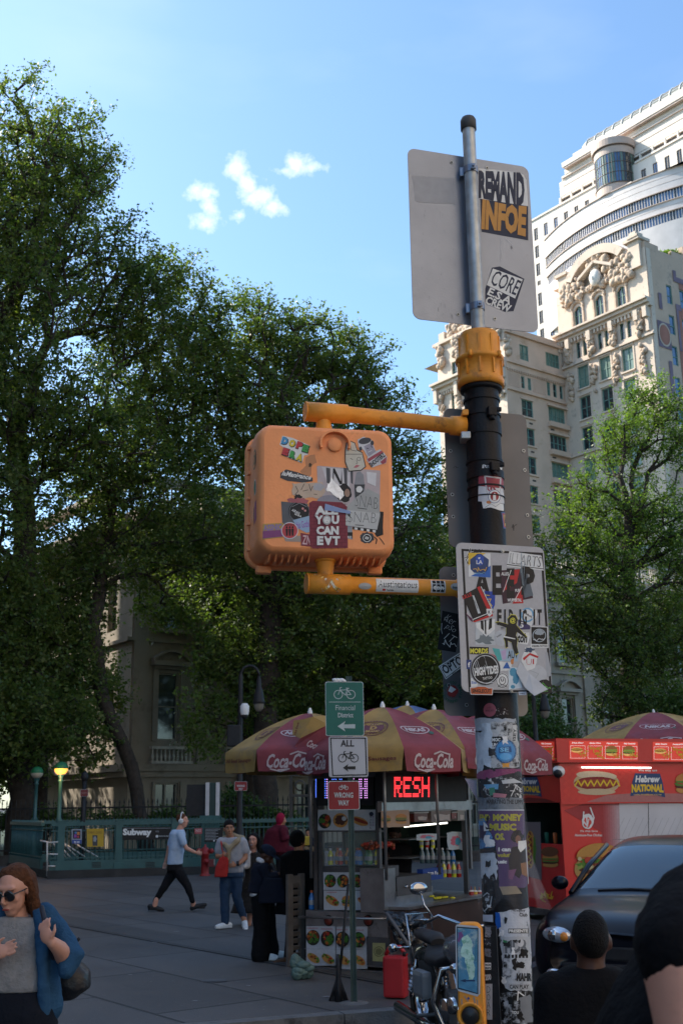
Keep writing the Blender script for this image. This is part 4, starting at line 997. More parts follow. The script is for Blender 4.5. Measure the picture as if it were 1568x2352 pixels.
A = Art(onface(c, n, zAed)); A.poly(q4((152, 1555), (425, 1378), (430, 1560), (238, 1705)), WH); A.poly(q4((165, 1560), (425, 1395), (425, 1550), (240, 1690)), BK); A.poly(q4((172, 1562), (425, 1404), (425, 1540), (242, 1680)), WH)
A.text('OPTO', 310, -1540, 250, 110, BK, bold=.03, ang=.55); A.text('RTC-256-00', 370, -1615, 130, 22, BK, ang=.5); st(lows, 'sticker', 'white OPTO sticker', A)
A = Art(onface(c, n, zAed)); gg = K('2c5a4b')
for k, ch in enumerate('JUST FOR YOU BIGALS GREEN'):
    t = rad(230-k*14.5); A.text(ch, 310+100*math.cos(t), -1850+110*math.sin(t), 22, 30, gg, bold=.04, ang=t-math.pi/2) if ch != ' ' else None
A.disc(310, -1840, 60, 66, K('8d2f2f'), jag=.12); A.poly(q4((285, 1780), (350, 1820), (300, 1860), (260, 1840)), WH); A.text('MOCHA', 425, -1680, 60, 40, GY, bold=.03, ang=-.2); st(lows, 'sticker', 'round green lettered sticker with red drop', A)

# -- sticker covered front plate
m_refl = M('reflective_white', (.42, .42, .44), rough=.45, var=.05, scale=90, dirt=(.32, .32, .33), dscale=5, dth=.6)
aed, c, u, n = sign_plate('traffic_sign', 'white bordered sign plate on the pole covered in dozens of stickers', .725, 5.07, 18, 2.985, .442, .672, .03, mat=m_refl)
A = Art(onface(c, n, zAed), step=.0004)
bo = [(x, -y) for x, y in [(415, 205), (1350, 250), (1455, 1860), (500, 1845)]]
def inset(P, d): cx = sum(p[0] for p in P)/4; cy = sum(p[1] for p in P)/4; return [(p[0]-math.copysign(d, p[0]-cx), p[1]-math.copysign(d, p[1]-cy)) for p in P]
I_ = inset(bo, 26)
for i in range(4): A.poly([bo[i], bo[(i+1) % 4], I_[(i+1) % 4], I_[i]], BK)
A.text('A', 655, -590, 190, 330, BK, bold=.04); A.text('E', 825, -565, 110, 340, BK, bold=.05); A.text('E', 980, -600, 90, 340, BK, bold=.05); A.text('P', 1180, -575, 160, 320, BK, bold=.05)
for ch, x in zip('FIDIGIT', (850, 915, 985, 1090, 1140, 1250, 1310)): A.text(ch, x, -990, 50 if ch != 'I' else 20, 180, BK, bold=.04)
for x, y in ((885, 232), (985, 1838)): 
    p = A.fn(x, -y, .0); A.mb.tube([p, p+n*.004], .0085, m_galv, n=14); A.mb.tube([p+n*.004, p+n*.010], .005, m_galv, n=6)
st(aed, 'lettering', None, A)
def stk(label, f, L=2):
    A = Art(onface(c, n, zAed), step=.0004); A.L = L; f(A); return st(aed, 'sticker', label, A)
LB = K('2d64b4'); CR_ = K('b8282c'); SKY = K('7db7d8'); TEAL = K('4da7a5')
def s1(A):
    A.poly(q4((495, 250), (748, 258), (750, 535), (500, 525)), WH); A.poly(q4((495, 250), (700, 255), (560, 330), (497, 400)), YEL); A.poly(q4((520, 520), (750, 400), (750, 535)), LB)
    A.poly(q4((515, 330), (600, 262), (640, 262), (730, 330), (722, 440), (680, 495), (560, 480), (520, 440)), K('27406f')); A.poly(q4((580, 300), (625, 265), (672, 300), (665, 380), (625, 400), (588, 380)), K('2a4fa8'))
    A.text('LA', 622, -358, 70, 45, WH, bold=.02); A.disc(618, -312, 12, m=WH, n=8, jag=.5); scribble(A, 550, -440, 150, 60, 9, 8, K('caa24a'), 3); scribble(A, 555, -485, 130, 10, 9, 5, SKY, 4)
stk('white square sticker with blue LA crest', s1)
stk('silver script sticker', lambda A: (A.line(q4((425, 320), (480, 300), (520, 200), (490, 380), (470, 330), (530, 250), (560, 240)), 20, WH), A.lift(), A.line(q4((425, 320), (480, 300), (520, 200), (490, 380), (470, 330), (530, 250), (560, 240)), 8, BK), A.text('Jaki', 600, -235, 120, 50, BK, bold=.05, shear=.3)), 1)
def s2(A):
    A.poly(q4((965, 232), (1335, 285), (1358, 455), (935, 405)), WH); A.lift()
    A.poly(q4((938, 380), (1355, 432), (1357, 440), (936, 390)), BK)
    A.text('ILLARTS', 1150, -335, 360, 120, BK, bold=-.01, ang=-.13); A.lift(); A.text('ILLARTS', 1146, -333, 345, 108, WH, bold=-.03, ang=-.13)
stk('white block-letter graffiti sticker', s2)
def s3(A):
    A.poly(q4((850, 455), (1165, 430), (1238, 770), (890, 838)), K('3a2030')); A.poly(q4((960, 450), (1085, 440), (1050, 600), (900, 690)), CR_, 0); A.poly(q4((1100, 640), (1128, 830), (1000, 835)), CR_)
    A.poly(q4((1085, 440), (1160, 430), (1240, 740), (1140, 770)), K('5d6872')); A.line(q4((1030, 790), (1110, 640)), 8, WH); A.line(q4((895, 700), (985, 450)), 7, WH)
    A.text('ALLES', 915, -492, 85, 38, WH, bold=.03); A.text('FUR', 1060, -683, 55, 34, WH, bold=.04, ang=.1); A.text('WUPPERTAL', 1025, -795, 165, 38, WH, bold=.04)
    scribble(A, 1100, -480, 40, 500, 7, 5, K('8a97a0'), 8)
stk('dark red and grey slanted-stripe sticker', s3)
def s4(A):
    A.poly(q4((425, 740), (640, 628), (790, 930), (560, 1045)), BK); A.poly(q4((595, 650), (625, 635), (775, 935), (735, 950)), CR_); A.line(q4((640, 640), (780, 925)), 8, WH); A.poly(q4((545, 1040), (770, 950), (780, 975), (565, 1050)), CR_); A.line(q4((540, 1020), (735, 940)), 9, WH)
    A.text('LILLE', 480, -745, 110, 42, CR_, bold=.03, ang=.38); A.poly(q4((540, 740), (560, 740), (635, 945), (605, 950)), K('b9c0c4')); A.line(q4((565, 800), (600, 890)), 6, BK)
    A.poly(q4((700, 895), (765, 895), (765, 955), (735, 985), (705, 950)), WH); A.text('K', 735, -932, 26, 34, NV, bold=.04)
    A.poly(q4((455, 935), (540, 1010), (545, 1045), (520, 1030)), K('5b2a4c'))
stk('black LILLE sticker with red white stripe', s4, 3)
stk('blue shield sticker with yellow flash', lambda A: (A.poly(q4((680, 690), (805, 695), (800, 850), (770, 915), (700, 800)), K('2243a0')), A.line(q4((695, 735), (738, 742)), 9, YEL), A.line(q4((710, 785), (755, 780), (735, 820), (765, 860), (745, 880)), 9, YEL)))
def s5(A):
    A.poly(q4((580, 1050), (795, 1030), (808, 1312), (578, 1305)), K('b9bfc3')); A.disc(690, -1240, 95, 55, K('6f7a80'), jag=.35, seed=4); A.poly(q4((580, 1060), (800, 1010), (800, 1130), (700, 1215), (590, 1110)), WH)
    A.poly(q4((635, 1030), (668, 1030), (672, 1150), (640, 1120)), BK); A.poly(q4((735, 1010), (765, 1000), (765, 1110), (725, 1140)), BK); A.poly(q4((680, 1025), (700, 1020), (700, 1190), (684, 1180)), BK)
stk('black and white arrow-shaped logo sticker', s5)
def s6(A):
    body = [(805, 1050), (850, 1045), (925, 1065), (950, 1075), (945, 1010), (985, 965), (1035, 970), (1060, 1020), (1045, 1080), (1060, 1100), (1120, 1170), (1165, 1215), (1130, 1215), (1050, 1160), (1040, 1200), (1060, 1240), (1050, 1320), (1070, 1400), (1035, 1420), (1005, 1350), (990, 1280), (945, 1260), (950, 1330), (925, 1345), (915, 1270), (900, 1230), (930, 1180), (930, 1110), (850, 1080)]
    cx, cy = 985, 1180
    A.poly([(cx+(x-cx)*1.05+0, -(cy+(y-cy)*1.04)) for x, y in body], K('cfc845')); A.lift(); A.poly(q4(*body), BK)
    A.text('@', 1003, -1030, 66, 72, K('cfc845'), bold=.02); A.poly(q4((900, 1205), (945, 1215), (1030, 1235), (1030, 1246), (900, 1222)), WH)
stk('black jumping figure sticker with @ head', s6, 4)
def s7(A):
    A.poly(q4((1110, 925), (1205, 880), (1290, 920), (1270, 1000), (1215, 1095), (1065, 1005)), WH); A.ring(1172, -965, 76, 20, K('6fa3c8'), ry=84); A.poly(q4((1112, 905), (1240, 985), (1230, 1012), (1105, 930)), WH); A.text('Camoburlo', 1172, -957, 128, 24, BK, bold=.04, ang=-.55)
stk('white folded sticker with pale blue ring', s7, 3)
stk('grey round sticker with stripes', lambda A: (A.disc(870, -1230, 75, 90, K('b4b9bf'), jag=.05), A.text('bonou', 845, -1200, 60, 24, DG, ang=.6), A.line(q4((870, 1110), (905, 1108)), 6, NV), A.line(q4((872, 1125), (908, 1123)), 6, NV)))
stk('purple 5 sticker', lambda A: (A.poly(q4((1065, 1020), (1180, 1030), (1210, 1110), (1200, 1130), (1070, 1135)), K('3c3560')), A.text('5', 1105, -1080, 50, 66, WH, bold=.03)))
stk('white toh sticker', lambda A: (A.poly([(x, -y) for x, y in jagpoly([(1060, 1150), (1200, 1165), (1175, 1310), (1065, 1290)], 40, 8, 5)], WH), A.text('toh', 1115, -1230, 110, 110, BK, bold=.04, shear=.15)))
def s8(A):
    A.poly(q4((1208, 1095), (1405, 1100), (1415, 1345), (1210, 1340)), WH); A.poly(q4((1215, 1102), (1398, 1108), (1402, 1302), (1218, 1298)), BK); A.ring(1308, -1200, 78, 10, K('9aa4ad')); A.disc(1310, -1165, 48, 34, K('9aa4ad'), jag=.2, seed=2); scribble(A, 1240, -1250, 140, 50, 8, 8, K('c3c9cf'), 12); A.text('SAMAMA.TATTOO', 1312, -1322, 180, 22, BK, bold=.03)
stk('square black and white octopus tattoo-shop sticker', s8)
stk('black MORNO sticker with yellow letters', lambda A: (A.poly(q4((508, 1328), (730, 1335), (730, 1425), (510, 1415)), BK), A.text('MORDS', 618, -1378, 205, 60, K('d6cf4a'), bold=.04)), 2)
def s9(A):
    A.poly(q4((770, 1345), (1085, 1370), (1060, 1500), (835, 1495)), K('9fb6c9')); A.poly(q4((770, 1345), (850, 1355), (880, 1480), (835, 1495)), TEAL); A.poly(q4((870, 1380), (930, 1360), (925, 1470), (890, 1480)), K('b7a3c4')); A.poly(q4((980, 1480), (1020, 1460), (1010, 1530), (985, 1530)), K('c77f42')); A.text('AUV', 1005, -1420, 120, 90, K('20232c'), bold=.02)
stk('iridescent foil sticker', s9)
def s10(A):
    A.disc(690, -1590, 175, 188, K('8d9096')); A.lift(); A.disc(690, -1590, 167, 180, BK); A.ring(690, -1590, 150, 8, K('c9cdd1'), ry=163)
    for k in range(7): A.line([(690-140*math.cos(.5+k*.16), -1590+150*math.sin(.5+k*.16)), (600+k*20, -1640+k*8)], 5, K('aab0b5'))
    A.disc(650, -1500, 40, 60, BK); A.lift(); A.text('HIGH TIDES', 700, -1605, 275, 95, WH, bold=.05, ang=.12); A.text('TATTOO', 712, -1690, 110, 30, WH, bold=.02, ang=.15)
    A.line(q4((630, 1730), (700, 1755), (790, 1735), (830, 1690)), 6, K('c9cdd1'))
stk('big round black HIGH TIDES TATTOO sticker', s10, 3)
stk('red arc sticker behind the round black one', lambda A: A.disc(700, -1490, 140, 85, K('b3333a')), 2)
stk('blue square sticker with f', lambda A: (A.poly(q4((472, 1478), (530, 1480), (530, 1590), (475, 1585)), K('2c3f78')), A.text('f', 503, -1535, 26, 60, WH, bold=.04)))
stk('white sticker with a small blue monument', lambda A: (A.poly([(x, -y) for x, y in jagpoly([(840, 1500), (990, 1505), (985, 1600), (860, 1610)], 30, 6, 6)], WH), A.poly(q4((930, 1510), (945, 1510), (975, 1580), (890, 1580)), K('2f5fa8'))))
stk('white round seal sticker', lambda A: (A.disc(885, -1720, 75, 90, WH), A.ring(885, -1720, 70, 8, DG, ry=84), A.ring(885, -1720, 40, 8, DG, ry=48), A.text('EISTLING', 885, -1778, 100, 26, DG, bold=.03), A.text('U', 885, -1712, 36, 36, DG, bold=.05)))
stk('orange SINGLECUT sticker', lambda A: (A.poly(q4((512, 1795), (560, 1795), (600, 1778), (690, 1780), (730, 1800), (780, 1800), (772, 1885), (520, 1880)), K('c2c5c8')), A.lift(), A.poly(q4((520, 1805), (565, 1803), (605, 1788), (686, 1790), (726, 1808), (770, 1808), (765, 1876), (526, 1872)), K('b4572e')), A.text('SINGLECUT', 645, -1838, 215, 42, BK, bold=.035)), 3)
def s11(A):
    A.poly(q4((955, 1558), (1090, 1575), (1110, 1800), (960, 1825)), K('c6d4dc')); A.disc(1010, -1620, 40, 48, K('4b8fae'), jag=.1); A.disc(1040, -1700, 36, 60, K('4b8fae'), jag=.1, seed=1); A.disc(1005, -1790, 26, 22, K('4b8fae')); 
stk('pale blue character sticker', s11)
def s12(A):
    A.poly([(x, -y) for x, y in jagpoly([(1150, 1340), (1230, 1330), (1300, 1440), (1250, 1580), (1160, 1620), (1100, 1480)], 30, 8, 7)], WH); A.poly(q4((1120, 1460), (1200, 1400), (1300, 1440), (1290, 1462), (1200, 1425), (1130, 1490)), CR_); A.text('U', 1190, -1505, 60, 66, CR_, bold=-.02); A.text('I', 1240, -1500, 14, 60, CR_); A.disc(1195, -1365, 50, 26, K('3a4d66'), jag=.4)
stk('torn white and red bottle-shaped sticker', s12, 3)
stk('white speech-balloon sticker', lambda A: (A.disc(1280, -1650, 115, 110, K('b9bcc0'), jag=.04), A.line(q4((1200, 1600), (1300, 1640), (1260, 1700)), 4, GY)), 2)
def s13(A):   # peeled corner hanging off the plate
    f = A.fn; P = [(1085, 1500, .002), (1180, 1640, .015), (1350, 1830, .05), (1200, 1905, .045), (1120, 1800, .02), (1040, 1620, .004)]
    A.mb.add([f(x, -y, h) for x, y, h in P], [(0, 1, 5), (1, 4, 5), (1, 2, 3), (1, 3, 4)], K('bfc0c2', .7))
stk('peeling torn paper corner', s13, 5)
stk('black sticker with green scrawl', lambda A: (A.disc(1370, -1790, 85, 85, BK, jag=.05), scribble(A, 1310, -1770, 130, 90, 9, 7, K('5fae4a'), 21), scribble(A, 1340, -1830, 60, 40, 5, 6, K('5fae4a'), 22)), 2)
stk('clear curling strip', lambda A: A.poly(q4((1378, 1390), (1405, 1395), (1450, 1660), (1395, 1680)), K('a4a8ae')), 2)
stk('small pale label', lambda A: (A.poly(q4((1070, 1848), (1160, 1845), (1162, 1885), (1075, 1885)), K('b9c3d2')), A.text('Umbro', 1112, -1866, 60, 18, NV)), 2)
stk('pale blue strip of script', lambda A: (A.poly(q4((525, 1690), (600, 1690), (600, 1790), (525, 1790)), WH), A.text('Sisi', 560, -1740, 60, 30, LB, bold=.03)), 1.6)

# ---------------------------------------------------------------- pedestrian signal, seen from behind
fcx, fcy, fth, fw, fh, fzt = -.062, 4.91, 12, .635, .605, 3.522
sg = thing('pedestrian_signal', 'orange pedestrian signal box seen from behind, covered in stickers', 'traffic signal', (fcx, 5.05, 3.2))
su = Vector((math.cos(rad(fth)), math.sin(rad(fth)), 0)); sn = Vector((math.sin(rad(fth)), -math.cos(rad(fth)), 0)); sc0 = Vector((fcx, fcy, 0)); zmid = fzt-fh/2
def ring_rr(k, d, r, dz=0): return [sc0+su*x+Z*(y+zmid+dz)-sn*d for x, y in rrect(-fw/2*k, -fh/2*k, fw*k, fh*k, r, 7)]
def loft(mb, rings, m, cap0=True, cap1=True):
    n_ = len(rings[0]); vs = [p for r in rings for p in r]; fs = []
    for i in range(len(rings)-1):
        for j in range(n_): fs.append((i*n_+j, (i+1)*n_+j, (i+1)*n_+(j+1) % n_, i*n_+(j+1) % n_))
    mb.add(vs, fs, m, True)
    if cap0: mb.add(rings[0], [tuple(range(n_))], None, False)
    if cap1: mb.add(rings[-1], [tuple(reversed(range(n_)))], None, False)
mb = MB().mat(m_org)
loft(mb, [ring_rr(.90, .0, .05), ring_rr(.935, .004, .055), ring_rr(.965, .015, .06), ring_rr(.985, .04, .065), ring_rr(1.0, .10, .06), ring_rr(1.01, .27, .06)], m_org)
for k in range(18):      # fins on the top and the underside
    if 7 <= k <= 10: continue
    x = -fw*.40+fw*.8*k/17
    for sgn in (-1, 1):
        h_ = .024 if sgn < 0 else .014
        P = [(.045, 0), (.09, h_*1.1), (.16, h_), (.22, h_*.4), (.23, 0)] if sgn < 0 else [(.03, 0), (.07, h_), (.11, 0)]
        base_ = zmid+sgn*(fh/2*.985); mb.prism([(a, sgn*b) for a, b in P], sc0+su*(x-.004)+Z*base_, -sn, Z, su*.008)
mb.build('housing', parent=sg)
mb = MB(); loft(mb, [ring_rr(1.015, .271, .06), ring_rr(1.05, .272, .07), ring_rr(1.06, .282, .075), ring_rr(1.06, .303, .075), ring_rr(1.045, .31, .07)], m_org)
for k in range(5):
    z = zmid-fh*.40+fh*.2*k; mb.box(sc0-su*(fw/2*1.03)+Z*z-sn*.225, (.014, .03, .012), rot=Matrix.Rotation(rad(fth), 3, 'Z'))
mb.box(sc0-su*(fw/2*.80)+Z*(zmid-fh*.545)-sn*.25, (.07, .05, .035), rot=Matrix.Rotation(rad(fth), 3, 'Z'), bev=.008); mb.box(sc0+su*(fw/2*.85)+Z*(zmid-fh*.53)-sn*.25, (.07, .05, .035), rot=Matrix.Rotation(rad(fth), 3, 'Z'), bev=.012)
mb.build('rim', parent=sg)
mb = MB().mat(BK); mb.obox(sc0-su*.27+Z*(zmid-.27)-sn*.312, su*.54, Z*.54, -sn*.02); mb.build('lens', parent=sg)
mb = MB().mat(m_org); kc = HIT(*zBox(818, 420), sc0, sn)
mb.lathe([(.033, 0), (.033, .010), (.028, .014), (.001, .014)], kc, sn, n=24)
for i in range(13):
    t0, t1 = rad(-20+220*i/13), rad(-20+220*(i+1)/13)
    f = lambda t, r, d: kc+su*math.cos(t)*r*1.12+Z*math.sin(t)*r+sn*d
    vs = [f(t0, .056, 0), f(t1, .056, 0), f(t1, .056, .03), f(t0, .056, .03), f(t0, .064, 0), f(t1, .064, 0), f(t1, .064, .03), f(t0, .064, .03)]
    mb.add(vs, [(0, 1, 2, 3), (7, 6, 5, 4), (3, 2, 6, 7), (0, 3, 7, 4), (1, 5, 6, 2)])
mb.build('knob', parent=sg)
armd = Vector((PX, PY, 0)); tcn_ = sc0-sn*.12
for z, tz in ((3.60, 1), (2.805, -1)):
    mb = MB().mat(m_yel); e0 = Vector((tcn_.x-.075, tcn_.y-.03, z)); e1 = Vector((PX-.09, PY-.01, z-.0)); d = (e1-e0).normalized()
    if tz > 0: e0.z += .02
    mb.tube([e0, e0+d*.2, e0+d*.201, e1-d*.07, e1-d*.069, e1], [.046, .046, .038, .038, .046, .050], n=24)
    mb.tube([e0-d*.002, e0+d*.004], .0475, n=24)
    q = tcn_+su*.01; zz = zmid+tz*fh/2
    mb.lathe([(.046, 0), (.036, abs(z-zz)*.45), (.034, abs(z-zz))], (q.x, q.y, zz-.0), (0, 0, tz), n=20); mb.lathe([(.05, 0), (.05, .012), (.04, .013)], (q.x, q.y, zz), (0, 0, tz), n=20)
    mb.box((PX-.088, PY-.02, z+.055 if tz > 0 else z+.05), (.03, .09, .03), bev=.005); mb.box((PX-.09, PY-.02, z-.06), (.045, .09, .035), m=m_galv, bev=.005)
    mb.build('arm', parent=sg)
def bst(label, f, L=2, name='sticker'):
    A = Art(onface(sc0+sn*.0, sn, zBox), step=.0005); A.L = L; f(A); return st(sg, name, label, A)
def b1(A):
    o1 = q4((390, 342), (475, 360), (618, 425), (600, 500), (570, 505), (552, 570), (385, 500), (398, 440), (368, 415)); A.poly(o1, WH); A.lift()
    for ch, x, y, cl in (('D', 410, 385, '3f8fc0'), ('O', 470, 405, 'd2bd35'), ('P', 530, 422, 'b93a42'), ('E', 580, 448, '3d9a4c'), ('E', 415, 475, 'b93a42'), ('R', 475, 500, '3d9a4c'), ('A', 530, 522, 'd2bd35')):
        A.text(ch, x+3, -y-3, 58, 66, BK, bold=.09, ang=-.3); A.lift(.5); A.text(ch, x, -y, 50, 58, K(cl), bold=.08, ang=-.3)
bst('colourful DOPE ERA block-letter sticker', b1)
def b2(A):
    A.poly(q4((375, 650), (420, 620), (520, 645), (640, 690), (640, 718), (560, 730), (480, 720), (430, 715), (372, 690)), DG); A.lift(); A.text('IaManigance', 505, -675, 245, 52, WH, bold=.03, shear=.35, ang=-.16)
bst('white script IAMANIGANCE sticker', b2)
bst('peeled beige sticker patch', lambda A: (A.poly([(x, -y) for x, y in jagpoly([(585, 515), (650, 500), (678, 560), (630, 600), (635, 660), (600, 690), (530, 640), (580, 590)], 20, 7, 8)], K('b98059')), A.disc(620, -583, 12, 16, K('3d2a1a'), jag=.3)), 1)
def b3(A):
    A.poly(q4((690, 590), (1198, 630), (1195, 830), (1190, 960), (760, 930), (680, 760), (675, 595)), K('b5a9ac')); A.lift()
    A.poly(q4((715, 600), (950, 622), (945, 760), (760, 740)), K('c7c5c8'))
    for x0, x1 in ((750, 785), (895, 925), (950, 972)): A.poly(q4((x0, 605), (x1, 612), (x1, 745), (x0+6, 730)), K('4a4c52'))
    A.poly(q4((808, 612), (822, 612), (872, 720), (880, 620), (884, 740), (865, 745), (815, 650), (812, 735), (804, 735)), BK)
    A.poly(q4((985, 740), (1000, 650), (1030, 635), (1060, 665), (1072, 790), (1050, 900), (985, 860)), K('8a8c92')); A.poly(q4((982, 745), (1072, 745), (1040, 880), (990, 850)), DG); A.disc(1025, -785, 26, 26, WH, jag=.1); A.poly(q4((1085, 640), (1165, 650), (1160, 760), (1090, 730)), K('d0d0d3'))
bst('pale poster with tall shaded letters', b3, 1)
def b4(A):
    A.poly([(x, -y) for x, y in jagpoly([(470, 735), (725, 730), (745, 800), (700, 860), (520, 855), (475, 830)], 30, 8, 9)], K('c0ab98')); A.lift(.5)
    for p in (((570, 740), (545, 790)), ((610, 745), (625, 800)), ((560, 800), (600, 790)), ((640, 760), (625, 790)), ((650, 825), (675, 828)), ((500, 760), (520, 800), (495, 830))): A.line(q4(*p), 5, K('4b443e'))
    A.disc(520, -850, 30, 22, BK, jag=.3); A.poly([(x, -y) for x, y in jagpoly([(435, 860), (600, 865), (600, 905), (440, 895)], 20, 9, 1)], K('a35a62')); A.disc(690, -765, 45, 30, K('a9aab0'), jag=.2)
bst('torn beige sticker with sketched faces', b4, 3)
bst('grey square poster corner', lambda A: A.poly(q4((380, 885), (600, 905), (600, 1120), (390, 1070)), K('55585f')), 2.4)
def b5(A):
    A.disc(530, -970, 92, 82, BK, ang=-.3); A.ring(530, -970, 84, 3, GY); A.text('AIRAN', 500, -970, 70, 22, WH, bold=.02, ang=-.5); A.text('MARA', 520, -1000, 60, 16, WH, ang=-.4); A.disc(558, -945, 10, m=K('c98b8b')); A.disc(578, -962, 9, m=K('c98b8b')); A.line(q4((470, 930), (530, 900), (590, 930)), 4, GY)
bst('round black label with red dots', b5, 4)
def b6(A):
    A.poly(q4((475, 1040), (610, 1005), (640, 1040), (640, 1130), (590, 1145), (520, 1110)), K('8fa9c4')); A.text('this Gothic', 560, -1075, 130, 60, K('8a5fa8'), bold=.02, ang=.15)
bst('iridescent script sticker', b6, 4.4)
def b7(A):
    A.poly(q4((610, 900), (640, 880), (880, 893), (925, 930), (930, 1270), (640, 1275), (615, 1240)), K('7d2c3c')); mort = K('5a1f2e'); A.lift(.5)
    for k in range(13): A.line(q4((618, 905+k*29), (924, 908+k*29)), 2.5, mort)
    q = random.Random(4)
    for k in range(13):
        for i in range(6): x = 625+i*56+(28 if k % 2 else 0); A.line(q4((x, 905+k*29), (x, 934+k*29)), 2.5, mort) if x < 920 else None
    A.lift(.5)
    A.text('ALL', 752, -962, 190, 72, WH, bold=.06); A.text('Y', 690, -1040, 70, 72, WH, bold=.06); A.text('U', 825, -1040, 62, 72, WH, bold=.06); A.text('CAN', 760, -1128, 185, 72, WH, bold=.06); A.text('E', 700, -1212, 52, 74, WH, bold=.06); A.text('A', 765, -1212, 68, 74, WH, bold=.06, ang=math.pi); A.text('T', 832, -1212, 60, 74, WH, bold=.06)
    A.disc(755, -1042, 34, 38, WH); A.lift(.4); A.ring(755, -1042, 30, 3, BK, ry=34); A.disc(745, -1034, 3, m=BK, n=6); A.disc(765, -1034, 3, m=BK, n=6); A.line(q4((746, 1058), (764, 1058)), 2, BK)
    A.poly(q4((740, 908), (950, 970), (945, 992), (735, 960)), K('8194bd'))
bst('red brick-pattern ALL YOU CAN EAT sticker', b7, 5)
def b8(A):
    A.poly(q4((540, 1145), (630, 1160), (635, 1260), (545, 1250)), K('7a2c3a')); A.text('ZN', 590, -1205, 70, 76, K('c9a9ad'), bold=.02, ang=-.1)
bst('dark red sticker scrap', b8, 4)
def b9(A):
    A.poly(q4((1170, 965), (1225, 972), (1218, 1125), (1200, 1150), (970, 1115), (970, 1080)), BK); A.lift()
    for k in range(4): A.poly(q4((985+k*50, 1100+k*7), (1010+k*50, 1103+k*7), (1008+k*50, 1122+k*7), (984+k*50, 1118+k*7)), WH)
    A.poly(q4((925, 925), (1000, 850), (1095, 780), (1190, 830), (1195, 1010), (1170, 1120), (912, 1085)), K('a3a5a4')); A.lift(.5); A.poly(q4((912, 955), (1195, 985), (1170, 1120), (912, 1085)), K('b8bab9'))
    A.text('SNAB', 1085, -890, 190, 95, K('23252b'), bold=-.03, shear=-.1, ang=-.15); A.text('$NAB', 1045, -1025, 235, 100, K('23252b'), bold=-.03, ang=-.05); A.line(q4((1010, 940), (1085, 950)), 6, DG); A.line(q4((990, 1080), (1060, 1085)), 6, DG)
bst('grey papers tagged SNAB in black marker', b9, 3)
bst('crumpled silver foil scrap', lambda A: A.poly([(x, -y) for x, y in jagpoly([(790, 690), (900, 800), (900, 840), (870, 870), (750, 790)], 18, 7, 12)], M('foil_scrap', (.7, .72, .75), rough=.3, metal=.3, var=.2, scale=60)), 6)
bst('black haired portrait scrap', lambda A: (A.disc(900, -815, 62, 75, BK, jag=.1, seed=4), A.disc(925, -815, 22, 34, K('9a7d6c'))), 3.4)
bst('white and black camera scrap', lambda A: (A.poly(q4((880, 895), (960, 960), (970, 1200), (920, 1190), (890, 1000)), K('8d939c')), A.rect(925, -1190, 44, 50, BK), A.text('KO', 945, -1180, 34, 20, WH, bold=.03)), 2.6)
bst('arched grey letter sticker', lambda A: A.disc(775, -885, 100, 52, K('8b8a95')), 2.2)
def b10(A):
    A.disc(1090, -1185, 58, 46, DG, jag=.12, seed=3); A.disc(1088, -1188, 34, 32, WH); A.lift(.3); A.disc(1088, -1188, 29, 27, BK); A.text('E3', 1088, -1188, 30, 22, WH, bold=.05, ang=-.2); A.line(q4((1150, 1180), (1170, 1200), (1162, 1235)), 8, BK); A.line(q4((1190, 1185), (1215, 1215), (1230, 1240)), 6, BK); A.poly(q4((1150, 1150), (1220, 1110), (1222, 1160), (1170, 1180)), BK)
bst('black dripping round emblem sticker', b10)
def b11(A):
    A.disc(450, -1127, 71, 70, K('c6cad2')); A.lift(.3); A.disc(450, -1127, 64, 63, K('b5434b')); A.lift(.3)
    for dx in (-24, 0, 24): A.disc(450+dx, -1100, 8, 10, BK, n=10); A.poly(q4((440+dx, 1112), (460+dx, 1112), (458+dx, 1170), (444+dx, 1170)), BK)
    A.text('BIGFOOT', 450, -1080, 80, 14, BK)
bst('round red sticker with three black figures', b11, 5)
def b12(A):
    A.poly(q4((230, 1072), (400, 1062), (395, 1180), (225, 1200)), K('a38a4c')); A.poly(q4((228, 1130), (400, 1120), (395, 1175), (228, 1192)), K('7a3f72')); A.text('ASSNIC', 310, -1100, 150, 50, K('7a6ba8'), bold=.03, ang=.05)
bst('yellow and purple strip sticker wrapped on the edge', b12, 3)
bst('pale grey scrap under the strip', lambda A: A.poly(q4((395, 1160), (545, 1170), (540, 1220), (415, 1215)), K('9d8f86')), 2)
def b13(A):
    A.poly(q4((905, 470), (915, 400), (950, 382), (990, 400), (1010, 460), (1052, 480), (1080, 600), (1040, 632), (935, 640), (905, 560)), BK); A.lift(.3); A.poly(q4((912, 470), (922, 405), (950, 390), (985, 405), (1005, 465), (1046, 485), (1072, 597), (1036, 625), (940, 632), (912, 558)), K('c3bfb2')); A.lift(.3)
    A.line(q4((915, 495), (1045, 495)), 4, BK); A.line(q4((950, 395), (955, 460), (1000, 470)), 4, BK); A.line(q4((950, 530), (970, 540)), 4, BK); A.ring(1020, -535, 16, 3, BK); A.poly(q4((975, 605), (1000, 582), (1030, 590), (1000, 608)), K('b56a72')); A.line(q4((1000, 545), (1010, 570), (995, 572)), 3, BK)
bst('grey cartoon box-head sticker', b13, 4)
